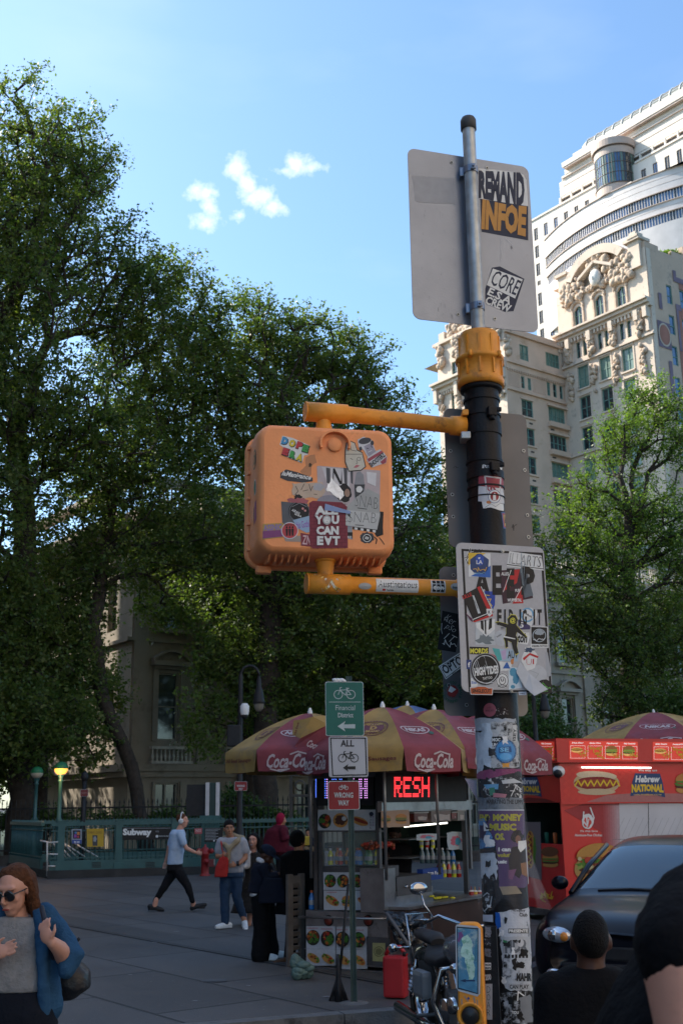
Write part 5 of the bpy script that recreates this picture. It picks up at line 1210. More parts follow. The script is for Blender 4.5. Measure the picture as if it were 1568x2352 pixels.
def b14(A):
    A.poly(q4((1010, 375), (1060, 350), (1130, 380), (1140, 420), (1160, 470), (1195, 455), (1225, 480), (1255, 520), (1245, 570), (1200, 580), (1130, 605), (1085, 545), (1095, 520), (1060, 460), (1020, 440)), K('c8c8cc')); A.lift(.3)
    A.poly(q4((1062, 430), (1125, 400), (1160, 475), (1100, 515)), K('9c98a6')); A.disc(1070, -385, 52, 26, K('3d4048'), ang=.2); A.disc(1130, -402, 14, 20, K('3d4048')); A.disc(1035, -450, 12, 18, K('3d4048'))
    A.poly(q4((1090, 535), (1205, 465), (1225, 480), (1100, 560)), K('9e4a58')); A.poly(q4((1195, 560), (1250, 515), (1245, 565), (1215, 578)), K('9e4a58')); A.text('SHOOTERZ', 1172, -542, 150, 40, BK, bold=.03, ang=.68)
    A.line(q4((1085, 445), (1100, 450)), 5, BK); A.line(q4((1120, 425), (1130, 440)), 5, BK); A.line(q4((1095, 480), (1125, 465)), 5, WH)
bst('grey SHOOTERZ mascot-shaped sticker', b14, 4)
# stickers on the side of the box
sfn = -su
def sst(label, f):
    # side face coordinates: depth along -sn (0 at front) and height
    A = Art(lambda x, y, h: sc0-su*(fw/2*(.985+.1*(x-.04))+h+.001)-sn*x+Z*y, step=.0006); A.L = 2; f(A); return st(sg, 'sticker', label, A)
sst('dark oval sticker with yellow S', lambda A: (A.disc(.10, 3.37, .042, .052, K('3b3a30')), A.lift(), A.ring(.10, 3.37, .036, .006, K('8a7a3a'), ry=.046), A.text('S', .10, 3.37, .03, .05, K('8a7a3a'), bold=.02)))
sst('small green leaf sticker', lambda A: (A.disc(.085, 3.235, .028, .038, WH, jag=.1), A.lift(), A.disc(.085, 3.235, .022, .032, K('3f7a4f'), jag=.15)))
sst('magenta sticker on the side', lambda A: (A.poly([(.05, 3.08), (.14, 3.04), (.145, 3.155), (.055, 3.17)], K('8f2f74')), A.lift(), A.poly([(.09, 3.08), (.11, 3.06), (.115, 3.14), (.10, 3.155)], K('33203a'))))
# stickers round the lower arm
ae0 = Vector((tcn_.x-.075, tcn_.y-.03, 2.805)); ae1 = Vector((PX-.09, PY-.01, 2.805)); ad_ = (ae1-ae0).normalized(); an_ = Vector((ad_.y, -ad_.x, 0))
def afn(x, y, h): r = (.0465 if x < .2 else .0385)+h; t = y/.04; return ae0+ad_*x+an_*(r*math.cos(t))+Z*(r*math.sin(t))
def ast(label, f):
    A = CArt(afn, step=.0005); A.W = 9; f(A); return st(sg, 'sticker', label, A)
def grid_rect(A, x, y, w, h, m, ny=6): A.rect(x, y, w, h, m, 1, ny)
def w1(A):
    for k, cl in enumerate(('8f8a7c', 'b0853a', 'd3b56a', 'cfcaba')):
        s_ = .055*(1-k*.2); pts = [(.105-s_*1.2, .03-k*.006), (.105-s_*.6, -.03+k*.004), (.105, .0), (.105+s_*.6, -.03+k*.004), (.105+s_*1.2, .03-k*.006)]; A.line(pts, .022-k*.004, K(cl)); A.lift(.6)
ast('gold and white W letter sticker', w1)
ast('half white oval scrap', lambda A: A.disc(.262, -.012, .030, .016, K('a9aaa8')))
def w2(A): grid_rect(A, .315, -.038, .20, .068, WH); A.lift(1); A.text('Austintatious', .415, .002, .185, .032, BK, bold=.0, shear=.15); A.rect(.345, -.031, .014, .010, RED, 1, 1); A.text('YouTube', .38, -.026, .035, .010, DG)
ast('white Austintatious sticker', w2)
def w3(A): grid_rect(A, .575, -.034, .07, .065, K('c8c9c9')); A.lift(); [A.rect(.582+.02*k, -.028+.02*j, .016, .016, BK, 1, 2) for k in range(3) for j in range(3)]; A.text('ton', .61, -.008, .05, .02, WH, bold=.04)
ast('black and white bubble-letter sticker', w3)
ast('white worn oval sticker', lambda A: (A.disc(.70, .0, .032, .018, K('b4b3ae')), A.lift(), A.text('ikenou', .70, -.003, .045, .012, DG)))

# ---------------------------------------------------------------- papers on the pole
def pst(label, f, L=2, r=RP, zf=zb8, name='sticker'):
    A = CArt(oncyl(PX, PY, r, zf), step=.0006); A.L = L; f(A); return st(pole, name, label, A)
def p1(A):
    A.poly(q4((435, 1735), (690, 1765), (700, 2070), (430, 2045)), K('c9c9cc')); A.poly(q4((435, 1735), (690, 1765), (698, 1915), (433, 1885)), K('963a45')); A.lift(.5)
    A.line(q4((500, 1785), (662, 1805), (655, 1960), (590, 2010), (520, 1960), (500, 1785)), 14, WH); A.lift(.3); A.line(q4((500, 1785), (662, 1805), (655, 1960), (590, 2010), (520, 1960), (500, 1785)), 3, NV)
    A.line(q4((525, 1830), (630, 1835), (632, 1900)), 16, K('963a45')); A.line(q4((548, 1935), (530, 1920), (530, 1890)), 12, K('963a45')); A.text('R', 585, -1888, 62, 80, K('963a45'), bold=.05)
pst('red and white crest sticker with R', p1)
def p2(A):
    A.disc(597, -1995, 66, 70, K('2f4a8a')); A.lift(.3); A.disc(597, -1995, 61, 65, WH); A.lift(.3); A.disc(600, -1993, 44, 48, K('8d2a30')); A.lift(.3); A.poly(q4((585, 1980), (600, 1955), (612, 1975), (615, 2035), (583, 2035)), WH)
pst('round white and red badge sticker', p2, 4)
pst('torn black and white lettering sticker', lambda A: (A.poly([(x, -y) for x, y in jagpoly([(470, 1665), (680, 1700), (680, 1745), (475, 1730)], 22, 5, 2)], WH), A.lift(.5), A.text('VIBOCA', 575, -1705, 190, 40, BK, bold=.03, ang=-.15)), 3)
pst('torn white sticker with mountains', lambda A: (A.poly([(x, -y) for x, y in jagpoly([(470, 2045), (690, 2070), (695, 2150), (580, 2110), (480, 2120)], 24, 5, 3)], WH), A.disc(540, -2055, 26, 16, K('c07a45')), A.line(q4((500, 2110), (560, 2070), (610, 2100), (660, 2065)), 3, BK)), 2)
pst('narrow blue and yellow sticker on the edge', lambda A: (A.poly(q4((668, 2155), (722, 2162), (732, 2335), (690, 2325)), K('4b5f8f')), A.poly(q4((680, 2168), (722, 2172), (730, 2320), (697, 2312)), K('a8494f')), A.poly(q4((690, 2185), (722, 2188), (728, 2300), (703, 2295)), K('b9a94a')), A.text('B', 713, -2240, 20, 60, NV, bold=.05)), 2)
# lower collage: paper layers
def paper(cl, ink=None, th=.5, sc=30, name=None):
    cl, ink = [c and ''.join('%02x' % min(225, max(14, int(128+(int(c[i:i+2], 16)-118)*1.45))) for i in (0, 2, 4)) for c in (cl, ink)]
    return M(name or 'paper_'+cl+(ink or '')+str(int(th*100)), cl, rough=.75, var=.08, scale=14, dirt=ink, dscale=sc, dth=th, bump=.25, bscale=40) if ink else M('paper_'+cl, cl, rough=.75, var=.08, scale=14, bump=.25, bscale=40)
RL = .0985
def lp(label, pts, m, L=2, step=26, amp=9, seed=1, name='poster', extra=None):
    def f(A):
        A.poly([(x, -y) for x, y in jagpoly(pts, step, amp, seed)], m); A.lift(.6)
        if extra: extra(A)
    return pst(label, f, L, RL, zPole, name)
pst('round pink sticker', lambda A: (A.disc(305, -60, 46, 50, K('8d4a58')), A.lift(), A.text('JUST', 300, -45, 30, 14, K('5f2c3a')), A.text('MAKE ART', 305, -65, 60, 14, K('5f2c3a'))), 3, .0985, zPole)
lp('scraps above the pale poster', [(330, 50), (430, 40), (440, 95), (340, 105)], paper('33292b', 'b9b9b9', .56, 90), 2, 16, 8, 3)
lp('blank grey torn poster', [(195, 130), (315, 140), (320, 250), (310, 480), (260, 460), (250, 560), (210, 540), (203, 400)], paper('a9b1ba', '8d949c', .5, 10), 3, 24, 8, 4)
lp('torn black and white collage poster', [(300, 130), (500, 125), (525, 480), (310, 490)], paper('9a9c9e', '15161a', .5, 26), 2, 24, 6, 5,
   extra=lambda A: (A.rect(318, -330, 105, 75, BK, 3, 1), A.lift(.4), A.text('MOC', 352, -278, 62, 26, WH, bold=.05), A.text('UN', 340, -315, 40, 26, WH, bold=.05), A.text('ART', 330, -378, 30, 20, WH, bold=.03), A.rect(470, -290, 30, 120, K('c4c5c6'), 1, 1), A.text('ISEY', 485, -240, 90, 22, BK, bold=.03, ang=1.5)))
lp('torn white headline scrap', [(195, 120), (490, 125), (490, 150), (330, 145), (200, 165)], paper('8f959c'), 3.4, 22, 7, 8)
def pblue(A):
    A.disc(420, -362, 80, 88, K('20507f')); A.lift(.5); A.disc(420, -362, 70, 77, K('2f83c2', .3)); A.lift(.5); A.poly(q4((370, 335), (460, 325), (465, 368), (372, 375)), K('1b4f86')); A.lift(.4); A.text('SE', 412, -350, 66, 30, K('79c0e8'), bold=.03); A.disc(420, -400, 45, 25, K('4fa5dc', .3))
    for k in range(20): t = k*math.pi/10; A.disc(420+75*math.cos(t), -362+82*math.sin(t), 2.5, m=K('79b0d8'), n=6)
pst('round bright blue SE badge sticker', pblue, 5, RL, zPole)
lp('mauve torn strip', [(205, 520), (300, 490), (530, 490), (535, 520), (420, 530), (300, 560), (207, 565)], paper('7b4562'), 4, 26, 6, 6)
lp('orange scrap', [(398, 440), (450, 440), (450, 480), (400, 480)], paper('b98a45'), 3, 18, 4, 7)
lp('colourful torn layered scraps', [(230, 560), (540, 545), (552, 700), (300, 705), (250, 640)], paper('2a2b30', 'b9bcc0', .54, 34), 3, 20, 9, 9,
   extra=lambda A: (A.poly(q4((260, 605), (370, 600), (365, 640), (280, 635)), K('5f9cc4')), A.poly(q4((300, 630), (340, 625), (345, 680), (305, 685)), K('2f7a60')), A.poly(q4((330, 665), (430, 675), (420, 700), (330, 698)), K('a86a78')), A.line(q4((460, 690), (500, 610), (535, 640)), 5, WH), A.line(q4((455, 650), (535, 655)), 5, WH), A.poly(q4((390, 575), (480, 560), (540, 590), (400, 600)), K('b9bdc2'))))
lp('grey headline strip', [(205, 700), (548, 700), (552, 790), (210, 800)], paper('6d7278', '50545a', .5, 12), 3, 30, 5, 10, extra=lambda A: (A.text('MARRYING THE UPPE', 415, -730, 270, 34, K('23252a'), bold=.04, ang=-.02), A.rect(210, -795, 345, 8, K('b9bcc4'), 8, 1)))
def pmoney(A):
    vio = K('4f3560'); A.poly([(x, -y) for x, y in jagpoly([(210, 800), (555, 790), (580, 1010), (590, 1330), (560, 1360), (372, 1360), (362, 1150), (345, 1030), (300, 920), (215, 850)], 40, 4, 4)], vio); A.lift(.5); yl = K('a8a02c')
    A.text('END', 268, -845, 75, 46, yl, bold=.06); A.text('MONEY', 435, -845, 215, 52, yl, bold=.06); A.text('MUSIC', 400, -915, 195, 52, yl, bold=.06); A.text('OS.', 378, -985, 72, 52, yl, bold=.06); 
    A.text('i can', 412, -1078, 90, 30, WH, bold=.05); A.text('volutionize', 455, -1120, 190, 30, yl, bold=.05); A.text('usic', 397, -1168, 66, 26, WH, bold=.05)
    A.disc(505, -985, 44, 48, K('17131a'), jag=.12, seed=2); A.disc(512, -1005, 20, 30, K('7a5546')); A.poly(q4((470, 1060), (560, 1050), (575, 1180), (520, 1290), (450, 1240), (440, 1150)), K('1a1519')); A.poly(q4((530, 1180), (575, 1170), (580, 1280), (540, 1260)), K('8a5f3a')); A.poly(q4((440, 1230), (500, 1220), (470, 1300), (440, 1290)), K('6b3f66'))
    A.poly(q4((375, 1350), (500, 1345), (540, 1400), (400, 1410)), K('8d7f6a')); A.poly(q4((512, 1018), (570, 1012), (575, 1060), (530, 1100), (512, 1070)), WH); A.poly(q4((565, 1060), (580, 1060), (600, 1330), (585, 1330)), K('b9bcc4'))
pst('purple poster with yellow MONEY MUSIC lettering', pmoney, 4, RL, zPole, 'poster')
lp('torn photo of a blue sky figure', [(215, 860), (265, 850), (300, 940), (345, 1040), (335, 1090), (230, 1100), (213, 960)], paper('5a7ea0', '2c3a55', .52, 26), 5, 24, 5, 11, extra=lambda A: (A.disc(250, -950, 25, 50, K('3a3550'), jag=.3), A.poly(q4((258, 875), (285, 900), (300, 940), (262, 945)), WH), A.poly(q4((225, 1075), (340, 1060), (345, 1100), (228, 1105)), K('26282e'))))
lp('white torn strips under the photo', [(225, 1100), (350, 1100), (362, 1230), (355, 1300), (330, 1240), (300, 1290), (270, 1250), (250, 1300), (232, 1200)], paper('9fa5ac', '777e86', .5, 14), 3.6, 16, 8, 12)
lp('black and white drawing poster', [(235, 1240), (340, 1250), (345, 1500), (270, 1560), (235, 1480)], paper('16171a', '9da3a9', .56, 30), 3, 18, 6, 13, extra=lambda A: (A.line(q4((255, 1420), (285, 1395), (320, 1420), (310, 1480), (265, 1530), (245, 1500)), 8, K('a9afb5')), A.disc(285, -1445, 16, 12, K('a9afb5'))))
lp('blank white strip', [(245, 1552), (328, 1556), (328, 1608), (240, 1600)], paper('a4a9b2'), 4, 40, 2, 14)
lp('blue scrap', [(342, 1540), (375, 1545), (385, 1640), (350, 1665)], paper('1e5a96'), 4, 30, 4, 15)
lp('torn PRESENTE headline poster', [(360, 1540), (595, 1500), (600, 1680), (600, 1830), (395, 1840), (380, 1700)], paper('9ea2a8', '2a2c32', .57, 22), 3, 22, 8, 16, extra=lambda A: (A.text('Caliby', 520, -1525, 90, 22, BK, bold=.02), A.text('Club', 550, -1555, 60, 26, BK, bold=.03), A.rect(440, -1690, 150, 34, BK, 6, 1), A.lift(.3), A.text('PRESENTE', 515, -1673, 140, 24, WH, bold=.05), A.rect(398, -1835, 200, 120, K('a9adb3'), 8, 1), A.lift(.4), A.text('HDR', 500, -1785, 170, 95, K('5f646c'), bold=.05, ang=.05), A.disc(530, -1760, 24, 30, K('b9bdc3')), A.poly(q4((402, 1735), (440, 1752), (404, 1765)), K('2f7a50')), A.disc(520, -1755, 7, m=BK)))
lp('torn MAHR headline poster', [(395, 1840), (605, 1830), (615, 2110), (440, 2105), (400, 2050)], paper('9a9ea4', '24262b', .53, 20), 3, 20, 7, 17, extra=lambda A: ([A.rect(412+26*k, -1870, 16, 26, BK, 1, 1) for k in range(7)], A.poly([(x, -y) for x, y in jagpoly([(470, 1880), (500, 1870), (500, 1960), (475, 1960)], 14, 6, 1)], BK), A.text('MAHR', 555, -2010, 110, 60, BK, bold=.05), A.rect(440, -2100, 165, 42, K('a4a8ad'), 6, 1), A.lift(.3), A.text('CAN PLAY', 520, -2080, 140, 30, BK, bold=.03)))
lp('black and white animal face collage', [(350, 2130), (620, 2110), (628, 2352), (360, 2352)], paper('141518', '9a9fa5', .53, 16), 3, 22, 8, 18, extra=lambda A: (A.line(q4((508, 2180), (512, 2115), (560, 2150)), 9, WH), A.poly([(x, -y) for x, y in jagpoly([(520, 2160), (600, 2140), (620, 2330), (560, 2340), (530, 2250)], 18, 8, 3)], K('777c82')), A.text('YOU', 490, -2268, 52, 22, WH, bold=.04), A.line(q4((370, 2200), (355, 2280), (390, 2350)), 12, WH)))
lp('narrow torn paper strip on the dark side', [(330, 1850), (370, 1840), (385, 2000), (340, 2020)], paper('1d1e22', '777b82', .6, 30), 2.4, 14, 6, 19)
q9 = random.Random(77)
for i in range(46):
    x, y = q9.uniform(200, 480)+(y_ := q9.uniform(0, 1))*90, 140+y_*2150; w_, h_ = q9.uniform(14, 60), q9.uniform(12, 60)
    if 790 < y < 1360 and x > 330: continue
    lp('torn scrap', [(x, y), (x+w_, y+q9.uniform(-6, 6)), (x+w_, y+h_), (x, y+h_)], (m_blkpole, BK, paper('b9bcc0'), BK)[i % 4], 6+i*.05, 12, 8, 100+i, 'paper_scrap')
# clear plastic sleeve hanging round the money poster
m_pl = M('clear_plastic', (.75, .75, .80), rough=.2, spec=.35, var=.1, alpha=.045)
mb = MB(); q = random.Random(8); vs = []; nn_, mm_ = 26, 30
for j in range(mm_+1):
    z = 2.10-(2.10-1.42)*j/mm_
    for i in range(nn_+1):
        t = rad(-185+180*i/nn_); k = j/mm_; fl = max(0, k-.55)/.45
        r = .106+.012*math.sin(i*1.3+j*.35)*.5+fl**1.6*(.035+.018*math.sin(i*1.9+1))*(1.2+.9*math.cos(t+.25)); vs.append((PX+r*math.cos(t), PY+r*math.sin(t), z-.03*fl*math.sin(i*.9)))
mb.add(vs, [(j*(nn_+1)+i, j*(nn_+1)+i+1, (j+1)*(nn_+1)+i+1, (j+1)*(nn_+1)+i) for j in range(mm_) for i in range(nn_)], m_pl, True)
pl = mb.build('plastic_sleeve', parent=pole)
mb = MB(); vs = []                                       # curled flap sticking out on the left
for j in range(9):
    for i in range(4):
        f0 = oncyl(PX, PY, RL, zPole)(205+6*j*.3, -(575+j*22), .004); vs.append(f0+Vector((-.055*(1-j/8)*(1-i/3)**1.0, -.02*(1-i/3), .01*(1-i/3))))
mb.add(vs, [(j*4+i, j*4+i+1, j*4+i+5, j*4+i+4) for j in range(8) for i in range(3)], paper('8a8590')); mb.build('paper_flap', parent=pole)

# ---------------------------------------------------------------- push button
pb = thing('push_button', 'yellow pedestrian push button housing with scraped blue plate on the pole', 'push button', (.49, 5.0, 1.0))
pbn = Vector((math.sin(rad(-12)), -math.cos(rad(-12)), 0)); pbu = Vector((math.cos(rad(-12)), math.sin(rad(-12)), 0)); P0 = AT(*zPole(155, 1900), 4.98)
pc = Vector((P0.x, P0.y, 0)); tl = HIT(*zPole(52, 1612), pc, pbn); tr_ = HIT(*zPole(245, 1625), pc, pbn)
wz = (tr_-tl).dot(pbu); zt = tl.z; xl = (tl-pc).dot(pbu)
mb = MB(); rings = []
def prr(k, d, dz=0):
    w_, h_ = wz-k*2, .62-k*2; return [pc+pbu*x+Z*y-pbn*d for x, y in rrect(xl+k, zt-.62+k, w_, h_, .035-k*.5, 6)]
loft(mb, [prr(.008, 0), prr(.003, .003), prr(0, .01), prr(0, .05), prr(.02, .055)], m_yel)
bcx = HIT(*zPole(165, 2290), pc, pbn)
mb.lathe([(.050, -.004), (.054, .014), (.046, .016), (.036, .004)], bcx, pbn, n=28)
mb.build('housing', parent=pb)
mb = MB(); mb.lathe([(.036, .004), (.036, .010), (.030, .016), (.001, .018)], bcx, pbn, m=M('button_black', (.02, .02, .02), rough=.35), n=24); mb.build('button', parent=pb)
A = Art(onface(pc+pbn*.001, pbn, zPole), step=.0006)
A.poly(q4((66, 1625), (212, 1638), (238, 1660), (240, 1730), (235, 2130), (215, 2152), (75, 2110), (60, 2080), (56, 1640)), K('b9c0c6')); A.lift(); A.poly(q4((64, 1640), (222, 1652), (222, 2135), (70, 2095)), K('24303c')); A.lift()
A.poly(q4((70, 1650), (215, 1662), (214, 2125), (78, 2085)), M('scraped_blue', '4a86a8', rough=.5, var=.2, scale=30, dirt='9fb4ba', dscale=22, dth=.52)); A.lift()
A.poly([(x, -y) for x, y in jagpoly([(105, 1730), (150, 1700), (180, 1780), (190, 1900), (195, 2010), (150, 2030), (130, 1900), (95, 1830)], 22, 9, 4)], paper('9db5ad', '6c9484', .5, 40)); A.poly([(x, -y) for x, y in jagpoly([(70, 1680), (110, 1665), (105, 1720), (80, 1760)], 16, 8, 5)], K('7a4f86')); arrow_left(A, 88, -2035, 110, 28, K('233a5e'))
A.line(q4((205, 1735), (200, 1890)), 6, K('3f7f8f')); st(pb, 'plate', 'scraped pale blue instruction plate', A)
A = Art(onface(pc+pbn*.001, pbn, zPole), step=.0004); 
for x0, y0, x1, y1, w_ in ((100, 2170, 108, 2290, 9), (190, 2160, 205, 2240, 14), (215, 2180, 222, 2350, 8), (120, 2150, 150, 2190, 8)): A.line(q4((x0, y0), (x1, y1)), w_, K('9a8f84'))
A.disc(150, -2165, 9, m=K('3b4a8a')); st(pb, 'scratches', None, A)
mb = MB().mat(m_blkpole); q0 = pc+pbu*(xl+wz)-pbn*.05
mb.obox(q0+Z*(zt-.62), pbu*.055, Z*.60, -pbn*.04); mb.build('bracket', parent=pb)
A = Art(onface(q0+pbn*.001, pbn, zPole), step=.0006)
for y0, y1, c1, c2 in ((1640, 1720, '6d7077', '22242a'), (1730, 1780, '33353b', '8d9096'), (1800, 1860, '5f6269', '1c1d22')): A.poly([(x, -y) for x, y in jagpoly([(268, y0), (312, y0+4), (314, y1), (270, y1-2)], 14, 4, y0)], paper(c1, c2, .52, 90))
A.rect(268, -1955, 46, 50, WH); A.lift(.4); A.text('SNOB', 291, -1920, 40, 18, BK, bold=.05); A.text('MAN', 291, -1943, 40, 18, BK, bold=.05); A.text('200', 293, -2010, 44, 46, K('a9acb0'), bold=.05, ang=.1); A.rect(264, -2320, 60, 262, K('9a9c9d')); A.lift(.4)
for k, ch in enumerate('DOAR'): A.text(ch, 296, -(2100+k*56), 26, 46, BK, bold=-.02)
st(pb, 'sticker', 'column of small tags beside the button', A)
# ================================================================== STREET THINGS
class Pl:
    """a flat side of a built thing; boxes and pictures are measured on it"""
    def __init__(s, P0, n, zf): s.P0 = Vector((P0[0], P0[1], 0)); s.n = Vector(n).normalized(); s.u = Z.cross(s.n).normalized(); s.zf = zf
    def sz(s, x, y): q = HIT(*s.zf(x, y), s.P0, s.n)-s.P0; return q.dot(s.u), q.z
    def P(s, a, z, d=0): return s.P0+s.u*a+Z*z+s.n*d
    def box(s, mb, x0, y0, x1, y1, d0, d1, m=None):
        a, z_ = s.sz(x0, y0); b, w_ = s.sz(x1, y1); mb.obox(s.P(min(a, b), min(z_, w_), d0), s.u*abs(b-a), Z*abs(z_-w_), s.n*(d1-d0), m)
    def art(s, d=0, step=.0012): return Art(onface(s.P0+s.n*d, s.n, s.zf), step=step)
m_steel = M('brushed_steel', (.30, .30, .31), rough=.35, metal=.8, var=.2, scale=6, bump=.08, bscale=60, dirt=(.16, .15, .14), dscale=5, dth=.58)
m_dsteel = M('dark_steel', (.10, .10, .105), rough=.5, metal=.5, var=.25, scale=5)
m_blk = M('matt_black', (.012, .012, .014), rough=.6, var=.3, scale=12)
m_rub = M('tyre_rubber', (.018, .018, .018), rough=.8, var=.2, scale=20)
m_chr = M('chrome', (.42, .43, .45), rough=.12, metal=1, var=.05)
FOOD = [K(c, .5) for c in ('8a3f1c', 'a55a24', '6d2c16', '3f6a26', 'b87a3a', '9a2b20')]
BUN, LET, MUS, SAU = K('b98445'), K('4f7d2c'), K('c9a428'), K('8a2f1e')
def bowl(A, x, y, r, seed):
    A.disc(x, y, r, r*1.15, K('23241f')); q = random.Random(seed)
    for i in range(26): t, k = q.uniform(0, 6.3), r*.82*math.sqrt(q.random()); A.disc(x+k*math.cos(t), y+k*1.12*math.sin(t), r*q.uniform(.13, .3), m=FOOD[(3 if math.cos(t-seed) > .4 else q.randrange(6))], n=7, jag=.3, seed=i)
def wrapf(A, x, y, w, seed):
    q = random.Random(seed); A.disc(x, y, w*.5, w*.27, BUN, ang=-.6); 
    for i in range(18): t = q.uniform(-.42, .42)*w; s_ = q.uniform(-.13, .13)*w; A.disc(x+t*.82+s_*.5+w*.03, y-t*.56+s_*.8+w*.02, w*.075, m=FOOD[q.randrange(6)] if i % 3 else LET, n=7, jag=.3, seed=i)
def hotdog(A, x, y, w, ang=0, mus=True):
    A.disc(x, y, w*.5, w*.22, BUN, ang=ang, jag=.02); A.disc(x+math.sin(-ang)*w*.02, y+w*.03, w*.5, w*.10, K('7c2a1c'), ang=ang)
    c, s_ = math.cos(ang), math.sin(ang)
    if mus: A.line([(x+(-.42+.07*i)*w*c-(.03+.05*(-1)**i)*w*s_, y+(-.42+.07*i)*w*s_+(.03+.05*(-1)**i)*w*c) for i in range(13)], w*.025, MUS)
def burger(A, x, y, w, seed=0):
    q = random.Random(seed); A.disc(x, y-w*.28, w*.45, w*.16, BUN); 
    for dy, m, rr in ((-.15, K('4a2416'), .46), (-.05, LET, .50), (.02, K('a83222'), .42), (.07, LET, .47)): A.disc(x, y+dy*w, w*rr, w*.09, m, jag=.12, seed=seed)
    A.poly([(x+w*.47*math.cos(t), y+w*.08+w*.33*math.sin(t)) for t in [math.pi*i/14 for i in range(15)]], K('b5783a')); 
def fries(A, x, y, w, seed=0):
    q = random.Random(seed)
    for i in range(12): a = q.uniform(-.5, .5)*w; b = q.uniform(-.35, .2)*w; t = q.uniform(0, 3.1); A.line([(x+a, y+b), (x+a+w*.3*math.cos(t), y+b+w*.3*math.sin(t))], w*.08, K('d9a92e'))
